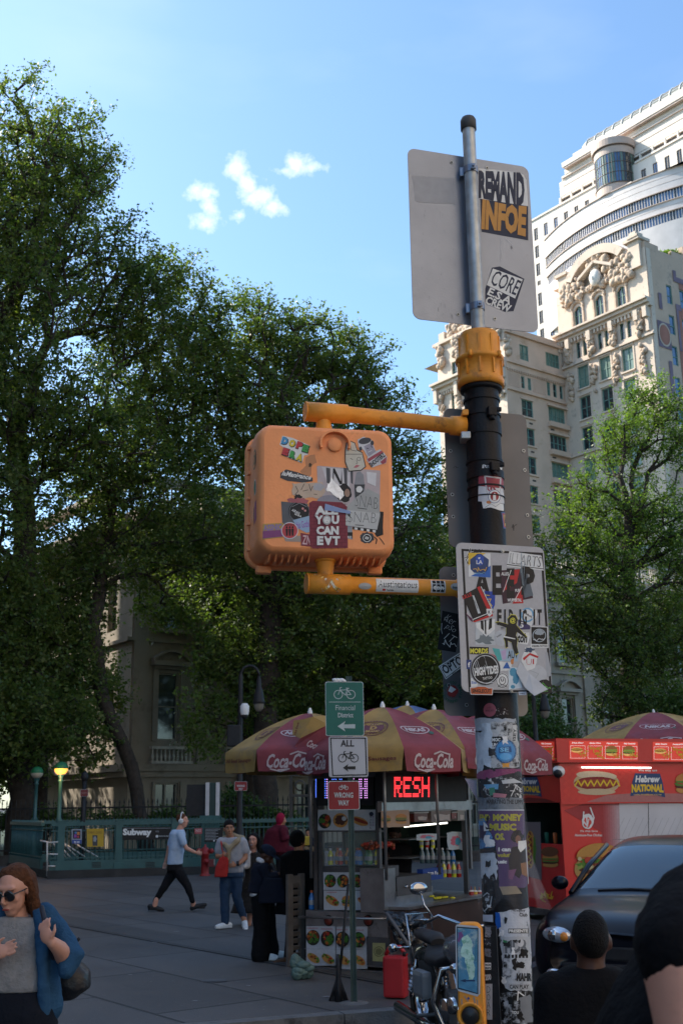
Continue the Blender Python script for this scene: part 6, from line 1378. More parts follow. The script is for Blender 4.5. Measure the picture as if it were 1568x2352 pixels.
# ---- umbrellas
m_ur = M('faded_red_canvas', (.20, .04, .05), rough=.8, var=.18, scale=4, dirt=(.20, .06, .09), dscale=3, bump=.2, bscale=12)
m_uy = M('faded_yellow_canvas', (.30, .19, .055), rough=.8, var=.2, scale=4, dirt=(.22, .15, .07), dscale=3, bump=.2, bscale=12)
m_ub = M('faded_blue_canvas', (.07, .12, .25), rough=.8, var=.2, scale=4)
CW, UM = K('b9a9a8'), K('5d1c22')
def cocacola(A, x, y, w, m):
    h = w*.30; A.text('Coca-Cola', x, y, w, h, m, bold=.025, shear=.38); A.line([(x-w*.42, y-h*.55), (x-w*.2, y-h*.72), (x, y-h*.55), (x-w*.25, y-h*.62)], h*.09, m); A.line([(x+w*.02, y+h*.45), (x+w*.18, y+h*.62), (x+w*.42, y+h*.42)], h*.10, m)
def umbrella(label, c, r, za, zr, phi0, hv=.24, cols=None, seed=0, pole_to=1.0, art=True):
    """eight-panel cart umbrella: apex height za, rim height zr, then a hanging valance"""
    t_ = thing('umbrella', label, 'umbrella', (c.x, c.y, pole_to), 'hot dog cart umbrellas'); S_ = math.hypot(r*.95, za-zr)
    C0 = Vector((c.x, c.y, 0)); rnd = random.Random(seed)
    for k in range(8):
        a0, a1 = phi0+rad(45*k), phi0+rad(45*k+45); d0, d1 = Vector((math.cos(a0), math.sin(a0), 0)), Vector((math.cos(a1), math.sin(a1), 0)); j = rnd.uniform(-.03, .03)
        def pf(x, y, h=0, d0=d0, d1=d1, j=j):
            t = max(1e-4, -y/S_); tt = min(t, 1); wd = r*math.sin(rad(22.5))*tt; a = max(-1.02, min(1.02, x/max(wd, 1e-4))); f = (a+1)/2
            p = C0+(d0*(1-f)+d1*f)*r*tt; nrm = (d0+d1).normalized()
            z = za-(za-zr)*tt**1.55-.035*math.sin(math.pi*tt)*(1-a*a)
            if t > 1: p = p+nrm*(.05*(t-1)); z -= (t-1)*S_*(1-.05*a*a)+j*(t-1)
            up = Vector((0, 0, 1)) if t <= 1 else nrm
            return p+Z*z-Vector((0, 0, 0))+(up*.75+nrm*.6)*h if t <= 1 else p+Z*z+nrm*h
        colm = (cols or (m_ur, m_uy))[k % 2]; mb = MB(); vs = []; na, ntt = 8, 14
        ts = [i/10 for i in range(11)]+[1.0001+hv/S_*i/3 for i in range(1, 4)]
        for t in ts:
            for i in range(na+1): wd = r*math.sin(rad(22.5))*min(t, 1); vs.append(pf((2*i/na-1)*wd*(1 if t <= 1 else 1-.06*(t-1)*S_/hv), -t*S_))
        mb.add(vs, [(q*(na+1)+i, q*(na+1)+i+1, (q+1)*(na+1)+i+1, (q+1)*(na+1)+i) for q in range(len(ts)-1) for i in range(na)], colm, True)
        if art and (d0+d1).y < .5:
            A = CArt(pf, mb, .004); A.W = .05; A.L = 1.2; W_ = r*math.sin(rad(22.5))
            def frame(fn_):   # flip so lettering reads from outside
                return fn_
            A.fn = (lambda x, y, h, pf=pf: pf(x, y, h))
            if k % 2 == 0:
                A.ring(-.0, -S_*.66, W_*.50, .014, CW, ry=W_*.22); A.lift(.4); A.text('NIKAS', 0, -S_*.66, W_*.72, W_*.2, CW, bold=.05, shear=.15); A.disc(W_*.45, -S_*.73, .03, m=K('35594a'), n=10)
                cocacola(A, 0, -S_-hv*.52, W_*1.35, CW)
            else:
                A.ring(0, -S_*.62, W_*.42, .012, UM); A.disc(0, -S_*.62, W_*.30, m=UM); A.lift(.4); A.text('GOLDEN', 0, -S_*.62+W_*.20, W_*.46, .045, K('a58338'), bold=.05); A.text('D', 0, -S_*.62, W_*.2, .08, K('a58338'), bold=.05); A.text('BRAND', 0, -S_*.62-W_*.20, W_*.40, .045, K('a58338'), bold=.05)
                for q in range(26): t = q*math.pi/13; A.line([(W_*.34*math.cos(t), -S_*.62+W_*.34*math.sin(t)), (W_*.40*math.cos(t), -S_*.62+W_*.40*math.sin(t))], .008, UM)
                A.text('All Beef Sausages', 0, -S_-hv*.45, W_*1.6, .055, UM, bold=.02)
        mb.build('canopy_panel', parent=t_)
    mb = MB().mat(m_steel)
    mb.tube([C0+Z*pole_to, C0+Z*(za-.0)], .019, n=10); mb.lathe([(.03, za-.01), (.028, za+.02), (.012, za+.06), (.001, za+.065)], C0, m=WH, n=10)
    for k in range(8):
        a = phi0+rad(45*k); d = Vector((math.cos(a), math.sin(a), 0)); mb.tube([C0+Z*(za-.04)+d*.03, C0+d*r*.55+Z*(za-.045-(za-zr)*.42), C0+d*r*.98+Z*(zr-.015)], .007, m_dsteel, n=4)
        mb.tube([C0+Z*(zr-.02)+d*.03, C0+d*r*.5+Z*(za-.05-(za-zr)*.38)], .005, n=4)
    mb.build('frame', parent=t_)
    return t_
def umb_px(label, apx, apy, rpx, rimy, Y, a, **k):
    p = AT(apx, apy, Y); c = Vector((p.x, Y, 0)); zr_ = AT(apx, rimy, Y-rpx*Y/F*.75).z
    return umbrella(label, c, rpx*Y/F*1.04, p.z, zr_, a, **k)
# azimuth a: 0 = +x (right), measured to the first rib
umb_px('red and yellow umbrella at the left end of the food cart, its right side sagging', 712, 1638, 183, 1722, 13.9, rad(-90+10-45*3), seed=1)
umb_px('red and yellow umbrella directly behind the green bike route sign', 878, 1624, 190, 1722, 13.3, rad(-90+10.4), seed=2)
umb_px('red and yellow umbrella left of the signal pole with the white finial', 996, 1629, 195, 1722, 14.2, rad(-90+13+45*2), seed=3)
umb_px('red umbrella half hidden behind the signal pole, left of the red trailer', 1105, 1640, 150, 1735, 15.4, rad(-90+20), seed=4, hv=.26)
umb_px('blue and yellow umbrella behind the other cart umbrellas', 935, 1620, 120, 1665, 17, rad(-80), seed=5, cols=(m_ub, m_uy), art=False)
umb_px('teal umbrella beyond the signal pole beside the red trailer', 1185, 1690, 62, 1725, 20, rad(-80), seed=6, cols=(M('teal_canvas', (.10, .22, .20), rough=.8, var=.2), M('teal_canvas2', (.09, .19, .18), rough=.8, var=.2)), art=False, pole_to=0)
umb_px('red and yellow umbrella behind the red food trailer', 1500, 1636, 190, 1700, 23.0, rad(-90+10-45), seed=7, hv=.2, pole_to=0)
# the blown-over flap of the left umbrella
fl = thing('umbrella_flap', 'loose red and yellow canvas flap folded over the left umbrella', 'canvas flap', (AT(745, 1680, 13.05)))
mb = MB(); PA = Pl(AT(745, 1680, 13.02), (-.1, -1, .3), zoomer(600, 1800, 3.136)); N_ = 1
def flapq(pts, m, d=.0): return [PA.P0+(HIT(*PA.zf(x, y), AT(745, 1680, 13.02+dd), Vector((0, -1, 0)))-PA.P0) for x, y, dd in pts]
F_ = flapq([(545, 312, .10), (635, 300, .04), (700, 280, .02), (830, 270, .15), (835, 345, 0), (600, 460, -.06), (535, 432, .02)], None); mb.add(F_, [(0, 1, 5, 6), (1, 2, 5), (2, 3, 4), (2, 4, 5)], m_uy)
F_ = flapq([(600, 460, -.06), (835, 345, 0), (835, 610, .02), (790, 610, -.02), (550, 530, -.04)], None); mb.add(F_, [(0, 1, 2, 3, 4)], m_ur)
A = Art(onface(AT(745, 1680, 12.9), (0, -1, 0), PA.zf), mb, .002); A.text('Coca-Cola', 745, -530, 180, 62, CW, bold=.03, shear=.4, ang=-.38); A.text('Hot Dogs', 572, -380, 105, 26, UM, bold=.03, ang=1.3)
mb.build('cloth', parent=fl)

# ---- the steel food cart
E0 = (.45, 13.5); CE = Pl(E0, (-.55, -.835, 0), z1); CS = Pl(E0, (.835, -.55, 0), z1)
cart = thing('food_cart', 'steel halal food cart with food pictures and red LED sign under the umbrellas', 'food cart', (.2, 14.3, 0))
mb = MB().mat(m_steel)
CE.box(mb, 462, 1455, 965, 1800, -2.15, 0, m_steel); CE.box(mb, 455, 1795, 970, 1822, -2.2, .03); CE.box(mb, 480, 1822, 940, 1835, -2.0, -.1, m_dsteel)
CE.box(mb, 552, 1196, 882, 1454, -.5, -.02); CE.box(mb, 822, 1610, 962, 1790, 0, .012); mb.build('body', parent=cart)
mb = MB().mat(m_dsteel)
for x0, x1 in ((503, 530), (532, 560), (868, 902)): CE.box(mb, x0, 665, x1, 1454, -.06, -.005)
CE.box(mb, 530, 985, 900, 993, -.08, .01); CE.box(mb, 505, 640, 905, 668, -2.15, .02, m_dsteel)
CS.box(mb, 1400, 640, 1425, 1500, -.06, 0); CS.box(mb, 905, 812, 1440, 862, -.05, .01, m_steel)
a, z_ = CE.sz(505, 690); zt_ = z_; 
mb.obox(CE.P(a, z_, -2.2), CE.u*.04, Z*.03, CE.n*2.2); mb.obox(CE.P(a, 1.0, -2.15), CE.u*.04, Z*(zt_-1.0), CE.n*.04); mb.obox(CE.P(-.05, 1.0, -2.15), CE.u*.04, Z*(zt_-1.0), CE.n*.04)
mb.build('frame', parent=cart)
mb = MB().mat(M('green_tarp', (.012, .035, .028), rough=.7, var=.3)); a0 = CE.sz(530, 800)[0]; mb.obox(CE.P(a0, 1.1, -2.1), CE.u*.02, Z*1.2, CE.n*1.55); mb.obox(CE.P(a0, 1.1, -2.14), CE.u*(-a0-.05), Z*1.2, CE.n*.02); mb.build('tarp', parent=cart)
mb = MB().add([CE.P(*CE.sz(560, 995), -.02), CE.P(*CE.sz(870, 995), -.02), CE.P(*CE.sz(870, 1193), -.02), CE.P(*CE.sz(560, 1193), -.02)], [(0, 1, 2, 3)], M('cart_glass', (.5, .55, .55), rough=.05, spec=1, alpha=.22)); mb.build('window_pane', parent=cart)
def board(label, f, P=CE, d=.004, name='menu_board'):
    A = P.art(d); f(A); o = A.mb.build(name, parent=cart); o['label'] = label; return o
MW = K('b4b6bb')
def card(A, x0, y0, x1, y1): A.poly(q4((x0, y0), (x1, y0), (x1, y1), (x0, y1)), MW); A.lift(.4)
def mbd1(A):
    card(A, 565, 1232, 862, 1336)
    for i, x in enumerate((606, 683, 772)): bowl(A, x, -1283, 34, i+2)
    for x in (825, 842): A.line(q4((x, 1245), (x+3, 1315)), 7, FOOD[1])
board('upper picture board of three round dishes and skewers', mbd1)
def mbd2(A): card(A, 568, 1340, 862, 1455); wrapf(A, 618, -1400, 90, 1); burger(A, 712, -1400, 78, 3); hotdog(A, 812, -1405, 92, -.45, False); [A.text('HALAL FOOD', x, -1350, 56, 6, RED) for x in (618, 812)]
board('middle picture board with wrap, burger and hot dog', mbd2)
def mbd3(A):
    card(A, 465, 1550, 636, 1783); card(A, 643, 1552, 825, 1802)
    for i, (x, y) in enumerate(((505, 1618), (594, 1622), (686, 1626), (785, 1628))): bowl(A, x, -y, 40, i+5); wrapf(A, x+5, -(y+120), 84, i); A.text('CHICKEN OVER RICE', x, -(y-57), 66, 7, RED)
    for y in (1680,): A.line(q4((468, y), (634, y+2)), 2, GY); A.line(q4((645, y+4), (822, y+6)), 2, GY)
board('lower picture boards with bowls and wraps', mbd3)
def mbd4(A):
    card(A, 533, 862, 872, 984); bowl(A, 574, -930, 38, 9); A.disc(668, -925, 44, 42, BUN, ang=-.4); A.disc(672, -922, 34, 28, K('4a2a20'), jag=.2); A.disc(690, -915, 14, m=MW, n=8); hotdog(A, 782, -930, 104, -.35, False); A.disc(851, -888, 13, m=NV); [A.text(c, 847, -(905+i*16), 8, 10, NV, bold=.03) for i, c in enumerate('HALAL')]; [A.text(c, 862, -(905+i*16), 8, 10, PUR, bold=.03) for i, c in enumerate('FOOD')]
board('top picture board reading HALAL FOOD', mbd4)
def mbd5(A):
    A.poly(q4((905, 870), (1070, 862), (1075, 962), (905, 968)), K('a98a74')); A.lift(.4); burger(A, 935, -918, 58, 4); burger(A, 1022, -915, 72, 7)
board('two sandwich pictures under the LED sign', mbd5, CS, .012)
def mbd6(A):
    A.poly(q4((855, 1648), (930, 1650), (930, 1760), (855, 1756)), K('9b9868')); A.ring(893, -1700, 30, 4, K('55553a')); A.disc(893, -1700, 20, m=K('6d6c48'), jag=.1)
board('yellow permit plate', mbd6, CE, .016, 'permit_plate')
m_ledr, m_ledv, m_ledb = (M(n_, c_, var=0, emit=e_) for n_, c_, e_ in (('led_red', (1, .04, .05), 1.1), ('led_violet', (.75, .35, .85), .9), ('led_blue', (.10, .22, 1), .9)))
FONT5 = {'R': ('11110', '10001', '11110', '10100', '10011'), 'E': ('11111', '10000', '11110', '10000', '11111'), 'S': ('01111', '10000', '01110', '00001', '11110'), 'H': ('10001', '10001', '11111', '10001', '10001'), 'F': ('11111', '10000', '11110', '10000', '10000')}
mb = MB().mat(m_blk); CS.box(mb, 905, 645, 1402, 812, -.08, .02, m_blk); A = Art(onface(CS.P0+CS.n*.022, CS.n, z1), mb, .0012)
for i, ch in enumerate('RESH'):
    for r_ in range(15):
        row = FONT5[ch][r_//3]; x = 982+i*54
        for c_ in range(5):
            if row[c_] == '1': A.rect(x+c_*9.4, -(670+r_*8.0+4.5), 9.2, 4.6, m_ledr); A.L = 1
mb.build('led_sign', parent=cart)['label'] = 'black LED sign reading RESH in red'
mb = MB().mat(m_blk); CE.box(mb, 532, 668, 866, 835, -.06, .012, m_blk); A = Art(onface(CE.P0+CE.n*.014, CE.n, z1), mb, .0012)
for r_ in range(9):
    for c_ in range(5):
        x, y = 778+c_*11, 683+r_*13.5
        if c_ in (0, 1, 3, 4) or r_ == 4: A.disc(x, -y, 3.6, m=m_ledv, n=6); A.L = 1
    for c_ in (0, 1): A.disc(576+c_*11, -(683+r_*13.5), 3.4, m=m_ledb if c_ == 0 else m_ledv, n=6); A.L = 1
for x in (618, 629, 640, 662, 673): A.disc(x, -683, 3.4, m=m_ledb, n=6)
for x in (722, 733, 744): A.disc(x, -680, 3.4, m=m_ledv, n=6); A.L = 1
A.rect(520, -790, 3, 110, m_ledb)
mb.build('led_sign', parent=cart)['label'] = 'LED sign with violet dots'
mb = MB().mat(m_steel); p0, p1 = CE.P(*CE.sz(445, 1493), .09), CE.P(*CE.sz(945, 1503), .09); mb.tube([p0, p1], .014); [mb.tube([p, p-CE.n*.1], .01) for p in (p0, p1, p0.lerp(p1, .4))]; mb.build('rail', parent=cart)
for x in (598, 832):
    mb = MB(); p = CE.P(*CE.sz(x, 1517), 0); mb.lathe([(.062, 0), (.062, .012), (.05, .016)], p, CE.n, m=m_blk, n=20); mb.lathe([(.05, .0), (.048, .02), (.001, .024)], p, CE.n, m=M('tail_lamp_red', (.20, .03, .02), rough=.3), n=20); mb.build('tail_lamp', parent=cart)
def wheel(name, parent, c, ax, r, w_, rim=.62, mr=None, spokes=0):
    mb = MB(); mb.lathe([(r*rim, -w_/2), (r*.94, -w_/2), (r, -w_*.3), (r, w_*.3), (r*.94, w_/2), (r*rim, w_/2)], c, ax, m=m_rub, n=36); o = mb.build(name, parent=parent)
    ax = Vector(ax).normalized(); mb = MB(); mb.lathe([(r*rim*1.02, -w_*.42), (r*rim*.93, -w_*.35), (r*rim*.93, w_*.35), (r*rim*1.02, w_*.42)], c, ax, m=mr or m_chr, n=36)
    if spokes:
        a = ax.orthogonal().normalized(); b = ax.cross(a)
        for i in range(spokes): t = 2*math.pi*i/spokes; d = a*math.cos(t)+b*math.sin(t); e = a*math.cos(t+.4)+b*math.sin(t+.4); mb.tube([Vector(c)+e*.03+ax*w_*.3*(-1)**i, Vector(c)+d*r*rim*.94], .0022, n=4)
        mb.tube([Vector(c)-ax*w_*.6, Vector(c)+ax*w_*.6], .035, n=14)
    else: mb.lathe([(r*rim*.93, 0), (r*.2, w_*.1), (.001, w_*.15)], c, ax, n=24)
    mb.build('rim', parent=o); return o
wc = CE.P(-.60, .19, -.5); wheel('wheel', cart, wc, CE.u, .22, .15, mr=m_dsteel); wheel('wheel', cart, CE.P(-.12, .19, -1.6), CE.u, .22, .15, mr=m_dsteel)
mb = MB().mat(m_steel)       # counters, grill and doors along the open side
CS.box(mb, 912, 1212, 985, 1462, -.3, .02, m_steel); CS.box(mb, 985, 1262, 1190, 1345, -.45, .03, m_dsteel); CS.box(mb, 975, 1345, 1205, 1400, -.45, .02, m_steel)
a1, zc_ = CS.sz(905, 1440); mb.obox(CS.P(0, zc_-.03, -.62), CS.u*2.3, Z*.03, CS.n*.9, m_steel); mb.obox(CS.P(0, .3, 0), CS.u*2.3, Z*(zc_-.34), CS.n*.24, M('brown_steel', (.09, .055, .045), rough=.45, metal=.4, var=.3, scale=3))
for x in (1035, 1068, 1100, 1135): p = CS.P(*CS.sz(x, 1315), .03); mb.lathe([(.02, 0), (.018, .03), (.001, .032)], p, CS.n, m=m_chr, n=10)
mb.obox(CS.P(.62, zc_, -.5), CS.u*.6, Z*.18, CS.n*.35, m_blk); mb.obox(CS.P(.6, zc_+.18, -.52), CS.u*.66, Z*.015, CS.n*.4, m_steel)
for k in range(3): mb.obox(CS.P(1.0+.02*k, .95+.22*k, -.60), CS.u*1.2, Z*.015, CS.n*.3, m_steel)
mb.build('counter', parent=cart)
mb = MB().mat(M('tube_light', (1, .97, .85), var=0, emit=2.2)); mb.tube([CS.P(*CS.sz(1085, 962), -.1), CS.P(*CS.sz(1335, 940), -.1)], .009, n=8); mb.build('light_tube', parent=cart)
# containers, bottles and small things on the cart
def bottle(mb, h=.185, r=.032, body=None, cap=None):
    mb.lathe([(r*.9, 0), (r, .01), (r, h*.58), (r*.85, h*.68), (r*.4, h*.86), (r*.4, h*.9)], m=body, n=12); mb.lathe([(r*.48, h*.88), (r*.48, h), (.001, h+.002)], m=cap, n=10); mb.lathe([(r*1.02, h*.25), (r*1.02, h*.5)], m=K('8a8f96'), n=12)
BC = [('c9862a', 'orange'), ('a02a22', 'red'), ('3a7a2f', 'green'), ('2b6fb0', 'blue'), ('2a1a14', 'dark cola'), ('c2c43a', 'yellow'), ('44585c', 'clear water')]
protos = []
for cl, nm in BC:
    o = thing('bottle', 'x', 'bottle', (0, 0, -50), 'drink bottles on the food cart'); mb = MB(); bottle(mb, body=M('drink_'+nm, cl, rough=.12, spec=.8, var=.15, scale=20), cap=K('b8541f' if nm in ('orange', 'blue', 'green') else 'a9adb2'))
    b_ = MB(); b_.v, b_.f, b_.mi, b_.sm, b_.mats = mb.v, mb.f, mb.mi, mb.sm, mb.mats; q = b_.build('body'); q.parent = o; protos.append(o)
usedp = set()
def put_bottle(i, p, label, sc=1):
    if i not in usedp:
        o = protos[i]; usedp.add(i); o.matrix_basis = Matrix.Translation(p) @ Matrix.Scale(sc, 4); o['label'] = label
    else: copy_tree(protos[i], None, p, 0, label, sc)
rb_ = random.Random(3)
for i, k in enumerate((5, 0, 1, 0, 4, 3, 3, 2, 2, 5)):
    a, z_ = CE.sz(580+i*29, 1192); put_bottle(k, CE.P(a, z_+.005, -.1-.05*(i % 2)), '%s drink bottle standing in the cart window, number %d from the left' % (BC[k][1], i+1) if 0 else '%s bottle behind the cart window, %s' % (BC[k][1], ['leftmost', 'second from the left', 'third from the left', 'fourth from the left', 'fifth from the left', 'sixth from the left', 'fourth from the right', 'third from the right', 'second from the right', 'rightmost'][i]))
for i, k in enumerate((6, 6, 6, 6, 6, 6, 3)):
    a, z_ = CS.sz(1212+i*30, 1180); put_bottle(k, CS.P(a, z_, -.15), ['clear', 'clear', 'clear', 'clear', 'clear', 'clear', 'blue'][i]+' bottle on the cart shelf, '+['leftmost of the clear row', 'second of the clear row', 'third of the clear row', 'fourth of the clear row', 'fifth of the clear row', 'last of the clear row', 'at the right end of the row'][i])
for i, k in enumerate((5, 1, 5)):
    a, z_ = CS.sz(1236+i*33, 1090); put_bottle(k, CS.P(a, z_, -.22), ['yellow bottle left of the red one on the top shelf', 'red bottle between two yellow ones on the top shelf', 'yellow bottle right of the red one on the top shelf'][i], .8)
for i, k in enumerate((1, 5, 1, 5, 1)):
    a, z_ = CS.sz(1290+i*29, 1262); put_bottle(k, CS.P(a, z_, -.1), ['red', 'yellow', 'red', 'yellow', 'red'][i]+' bottle on the lowest cart shelf, '+['first', 'second', 'third', 'fourth', 'last'][i]+' in its row')
a, z_ = CE.sz(483, 1453); put_bottle(3, CE.P(a, z_, -.05), 'blue sports drink bottle on the ledge at the left of the cart', 1.15)
for o in protos:
    if o.location.z < -40: [bpy.data.objects.remove(c_) for c_ in ALLCH(o)]; bpy.data.objects.remove(o)
for i, (cl, x) in enumerate((('9c2a20', 1390), ('c79a28', 1412), ('9c2a20', 1437), ('b9b9b9', 1462))):
    a, z_ = CS.sz(x, 1417); o = thing('squeeze_bottle', ['red squeeze bottle at the left end of the counter row', 'yellow mustard squeeze bottle on the cart counter', 'red squeeze bottle beside the white one', 'white squeeze bottle at the right end of the row'][i], 'sauce bottle', CS.P(a, z_, .12), 'sauce bottles on the counter')
    mb = MB(); mb.lathe([(.03, 0), (.032, .01), (.032, .15), (.02, .165), (.006, .17), (.004, .21)], CS.P(a, z_, .12), m=K(cl, .4), n=12); mb.lathe([(.033, .148), (.022, .168)], CS.P(a, z_, .12), m=WH, n=12); mb.build('body', parent=o)
o = thing('rubber_gloves', 'pair of yellow rubber gloves lying on the cart counter', 'gloves', CS.P(*CS.sz(1215, 1385), .1)); mb = MB(); q = random.Random(2)
for i in range(9): mb.ell(CS.P(*CS.sz(1165+i*14, 1378+q.uniform(-6, 6)), .05+q.uniform(0, .1)), (.035, .03, .014), m=K('c9c22c', .4), seg=8, ring=6)
mb.build('glove', parent=o)
o = thing('foil_box', 'blue aluminium foil carton on the cart shelf', 'box', CS.P(*CS.sz(1230, 1265), -.05)); mb = MB(); CS.box(mb, 1168, 1215, 1290, 1270, -.12, -.04, K('1f3f8a')); A = Art(onface(CS.P0-CS.n*.039, CS.n, z1), mb, .001); A.text('num Foil', 1215, -1235, 70, 20, WH, bold=.03); mb.build('carton', parent=o)
for i, (x0, x1, y0, y1, c1) in enumerate(((1100, 1180, 882, 930, '5a2620'), (1200, 1318, 868, 930, '6a5550'), (1322, 1350, 880, 915, '6d2320'), (1355, 1400, 870, 925, '7a7470'))):
    o = thing('storage_tub', ['dark red tub at the left under the LED sign', 'large clear tub of napkins under the LED sign', 'small red tub under the LED sign', 'grey tub at the right under the LED sign'][i], 'tub', CS.P(*CS.sz(x0, y1), 0), 'tubs on the rack under the LED sign'); mb = MB(); CS.box(mb, x0, y0, x1, y1, -.12, 0, K(c1, .3)); CS.box(mb, x0-3, y0-6, x1+3, y0, -.13, .01, K('8d8784', .3)); A = Art(onface(CS.P0+CS.n*.001, CS.n, z1), mb, .001); A.poly([(x, -y) for x, y in jagpoly([(x0+18, y0+20), (x1-5, y0+24), (x1-12, y1-4), (x0+22, y1-8)], 20, 5, i)], K('b5a9a4')); mb.build('tub', parent=o)
for i, (x0, y0, x1, y1) in enumerate(((1110, 1002, 1240, 1040), (1295, 990, 1400, 1100))):
    o = thing('paper_bag', ['colourful printed packet lying tilted on the rack', 'white packet with pink and green print hanging at the right'][i], 'packet', CS.P(*CS.sz(x0, y1), 0)); A = CS.art(-.1); A.mb.mat(WH); A.poly([(x, -y) for x, y in jagpoly([(x0, y0+6), (x1, y0), (x1-8, y1), (x0+6, y1)], 24, 5, i)], K('aeb6bc')); A.lift(.5); A.disc((x0+x1)/2, -(y0+y1)/2, (x1-x0)*.3, (y1-y0)*.25, K('c05f72'), jag=.25); A.disc((x0+x1)/2+10, -(y0+y1)/2-4, (x1-x0)*.15, (y1-y0)*.2, K('3f8fae'), jag=.25); A.mb.build('packet', parent=o)
mb = MB(); q = random.Random(6); o = thing('meat_heap', 'heap of dark grilled meat on the cart grill', 'food', CS.P(*CS.sz(980, 1090), -.2))
for i in range(50): mb.ell(CS.P(*CS.sz(q.uniform(915, 1040), q.uniform(1055, 1092)), -.3+q.uniform(0, .2)), q.uniform(.015, .03), m=FOOD[q.choice((0, 2, 5))], seg=6, ring=5)
mb.build('meat', parent=o)
# louvred wooden leaf, green bag, propane bag, black cover, broom, jerry can
o = thing('louvre_panel', 'grey wooden louvred panel leaning at the left of the cart', 'panel', G(*z1(390, 1780))); g = G(*z1(345, 1790)); g2 = G(*z1(445, 1775)); d = (g2-g); d.z = 0; L_ = d.length; d.normalize(); n_ = Vector((d.y, -d.x, 0)); m_w = M('grey_wood', (.11, .095, .085), rough=.85, var=.25, scale=7); mb = MB().mat(m_w)
H_ = 1.03
for x in (0, L_-.08): mb.obox(g+d*x, d*.08, Z*H_, n_*.04)
for x in (0, .45, H_-.1): mb.obox(g+d*.08+Z*x, d*(L_-.16), Z*.08, n_*.035)
for k in range(11): mb.obox(g+d*.08+Z*(.10+k*.078), d*(L_-.16), Z*.05+n_*.03, n_*.012-Z*.008)
mb.build('frame', parent=o)
o = thing('plastic_bag', 'crumpled pale green plastic bag on the ground by the cart corner', 'bag', G(*z1(440, 1850))); mb = MB(); q = random.Random(9); g = G(*z1(440, 1865))
for i in range(14): mb.ell(g+Vector((q.uniform(-.08, .08), q.uniform(-.06, .06), q.uniform(.05, .22))), (q.uniform(.05, .09), .05, q.uniform(.04, .08)), m=M('bag_green', (.09, .15, .135), rough=.4, var=.3, bump=.8, bscale=30), seg=9, ring=7)
mb.build('sack', parent=o)
o = thing('broom', 'black broom leaning on the green sign pole', 'broom', G(*z1(660, 1980))); g = G(*z1(655, 1990)); tp_ = AT(*z1(712, 1300), 11.75); mb = MB(); mb.tube([g+Z*.12, tp_], .013, m_blk, n=8); mb.tube([g+Z*.42, g+Z*.30, g+Z*.12, g], [.025, .045, .06, .095], m_blk, n=12, flat=.5)
for k in range(22): t = k*.285; mb.tube([g+Z*.25, g+Vector((.09*math.cos(t), .05*math.sin(t), 0))], .006, n=4)
mb.build('handle', parent=o)
o = thing('jerry_can', 'red plastic fuel can on the pavement by the motorcycle', 'fuel can', G(*z1(995, 1975))); g = G(*z1(995, 1975)); m_rc = M('red_plastic', (.38, .02, .025), rough=.4, var=.12, scale=5); mb = MB(); R = Matrix.Rotation(-.35, 3, 'Z')
mb.box(g+Z*.20, (.22, .16, .38), m_rc, rot=R, bev=.025); mb.tube([g+R@Vector((-.10, 0, .39)), g+R@Vector((-.06, 0, .46)), g+R@Vector((.05, 0, .47)), g+R@Vector((.12, 0, .39))], .02, m_rc); mb.build('can', parent=o); mb = MB().mat(m_blk); mb.tube([g+R@Vector((.1, 0, .39)), g+R@Vector((.1, 0, .43))], .025); mb.build('cap', parent=o)
o = thing('covered_frame', 'folded frame under crumpled black plastic beside the cart', 'covered frame', G(930, 2240)); zc = lambda x, y, Y: AT(*z1(x, y), Y); mb = MB(); q = random.Random(12); P = [zc(920, 1458, 12.3), zc(1060, 1465, 12.3), zc(1150, 1470, 12.4), zc(1190, 1620, 12.4), zc(1090, 1690, 12.2), zc(1000, 1660, 12.2), zc(955, 1560, 12.2)]
vs = [sum(P, Vector())/7]; rings = 6
for r_ in range(1, rings+1):
    for i in range(28):
        f = i/4; a, b = P[int(f) % 7], P[(int(f)+1) % 7]; e = a.lerp(b, f-int(f)); vs.append(vs[0].lerp(e, r_/rings)+Vector((0, -.10*(1-(r_/rings)**2)+q.uniform(-.035, .035), q.uniform(-.02, .02))))
m_bp = M('black_plastic_sheet', (.012, .012, .013), rough=.22, spec=.8, var=.3, bump=.6, bscale=25); mb.add(vs, [(0, 1+i, 1+(i+1) % 28) for i in range(28)]+[(1+r_*28+i, 1+(r_+1)*28+i, 1+(r_+1)*28+(i+1) % 28, 1+r_*28+(i+1) % 28) for r_ in range(rings-1) for i in range(28)], m_bp, True); mb.build('cover', parent=o)
mb = MB().mat(m_dsteel); mb.tube([zc(935, 1470, 12.1), zc(1080, 1680, 12.1), zc(1100, 1850, 12.1)], .02); mb.tube([zc(1100, 1850, 12.1), Vector((zc(1100, 1850, 12.1).x+.05, 12.1, 0))], .02); mb.tube([zc(1160, 1500, 12.5), Vector((zc(1160, 1500, 12.5).x, 12.5, 0))], .02); mb.build('frame', parent=o)

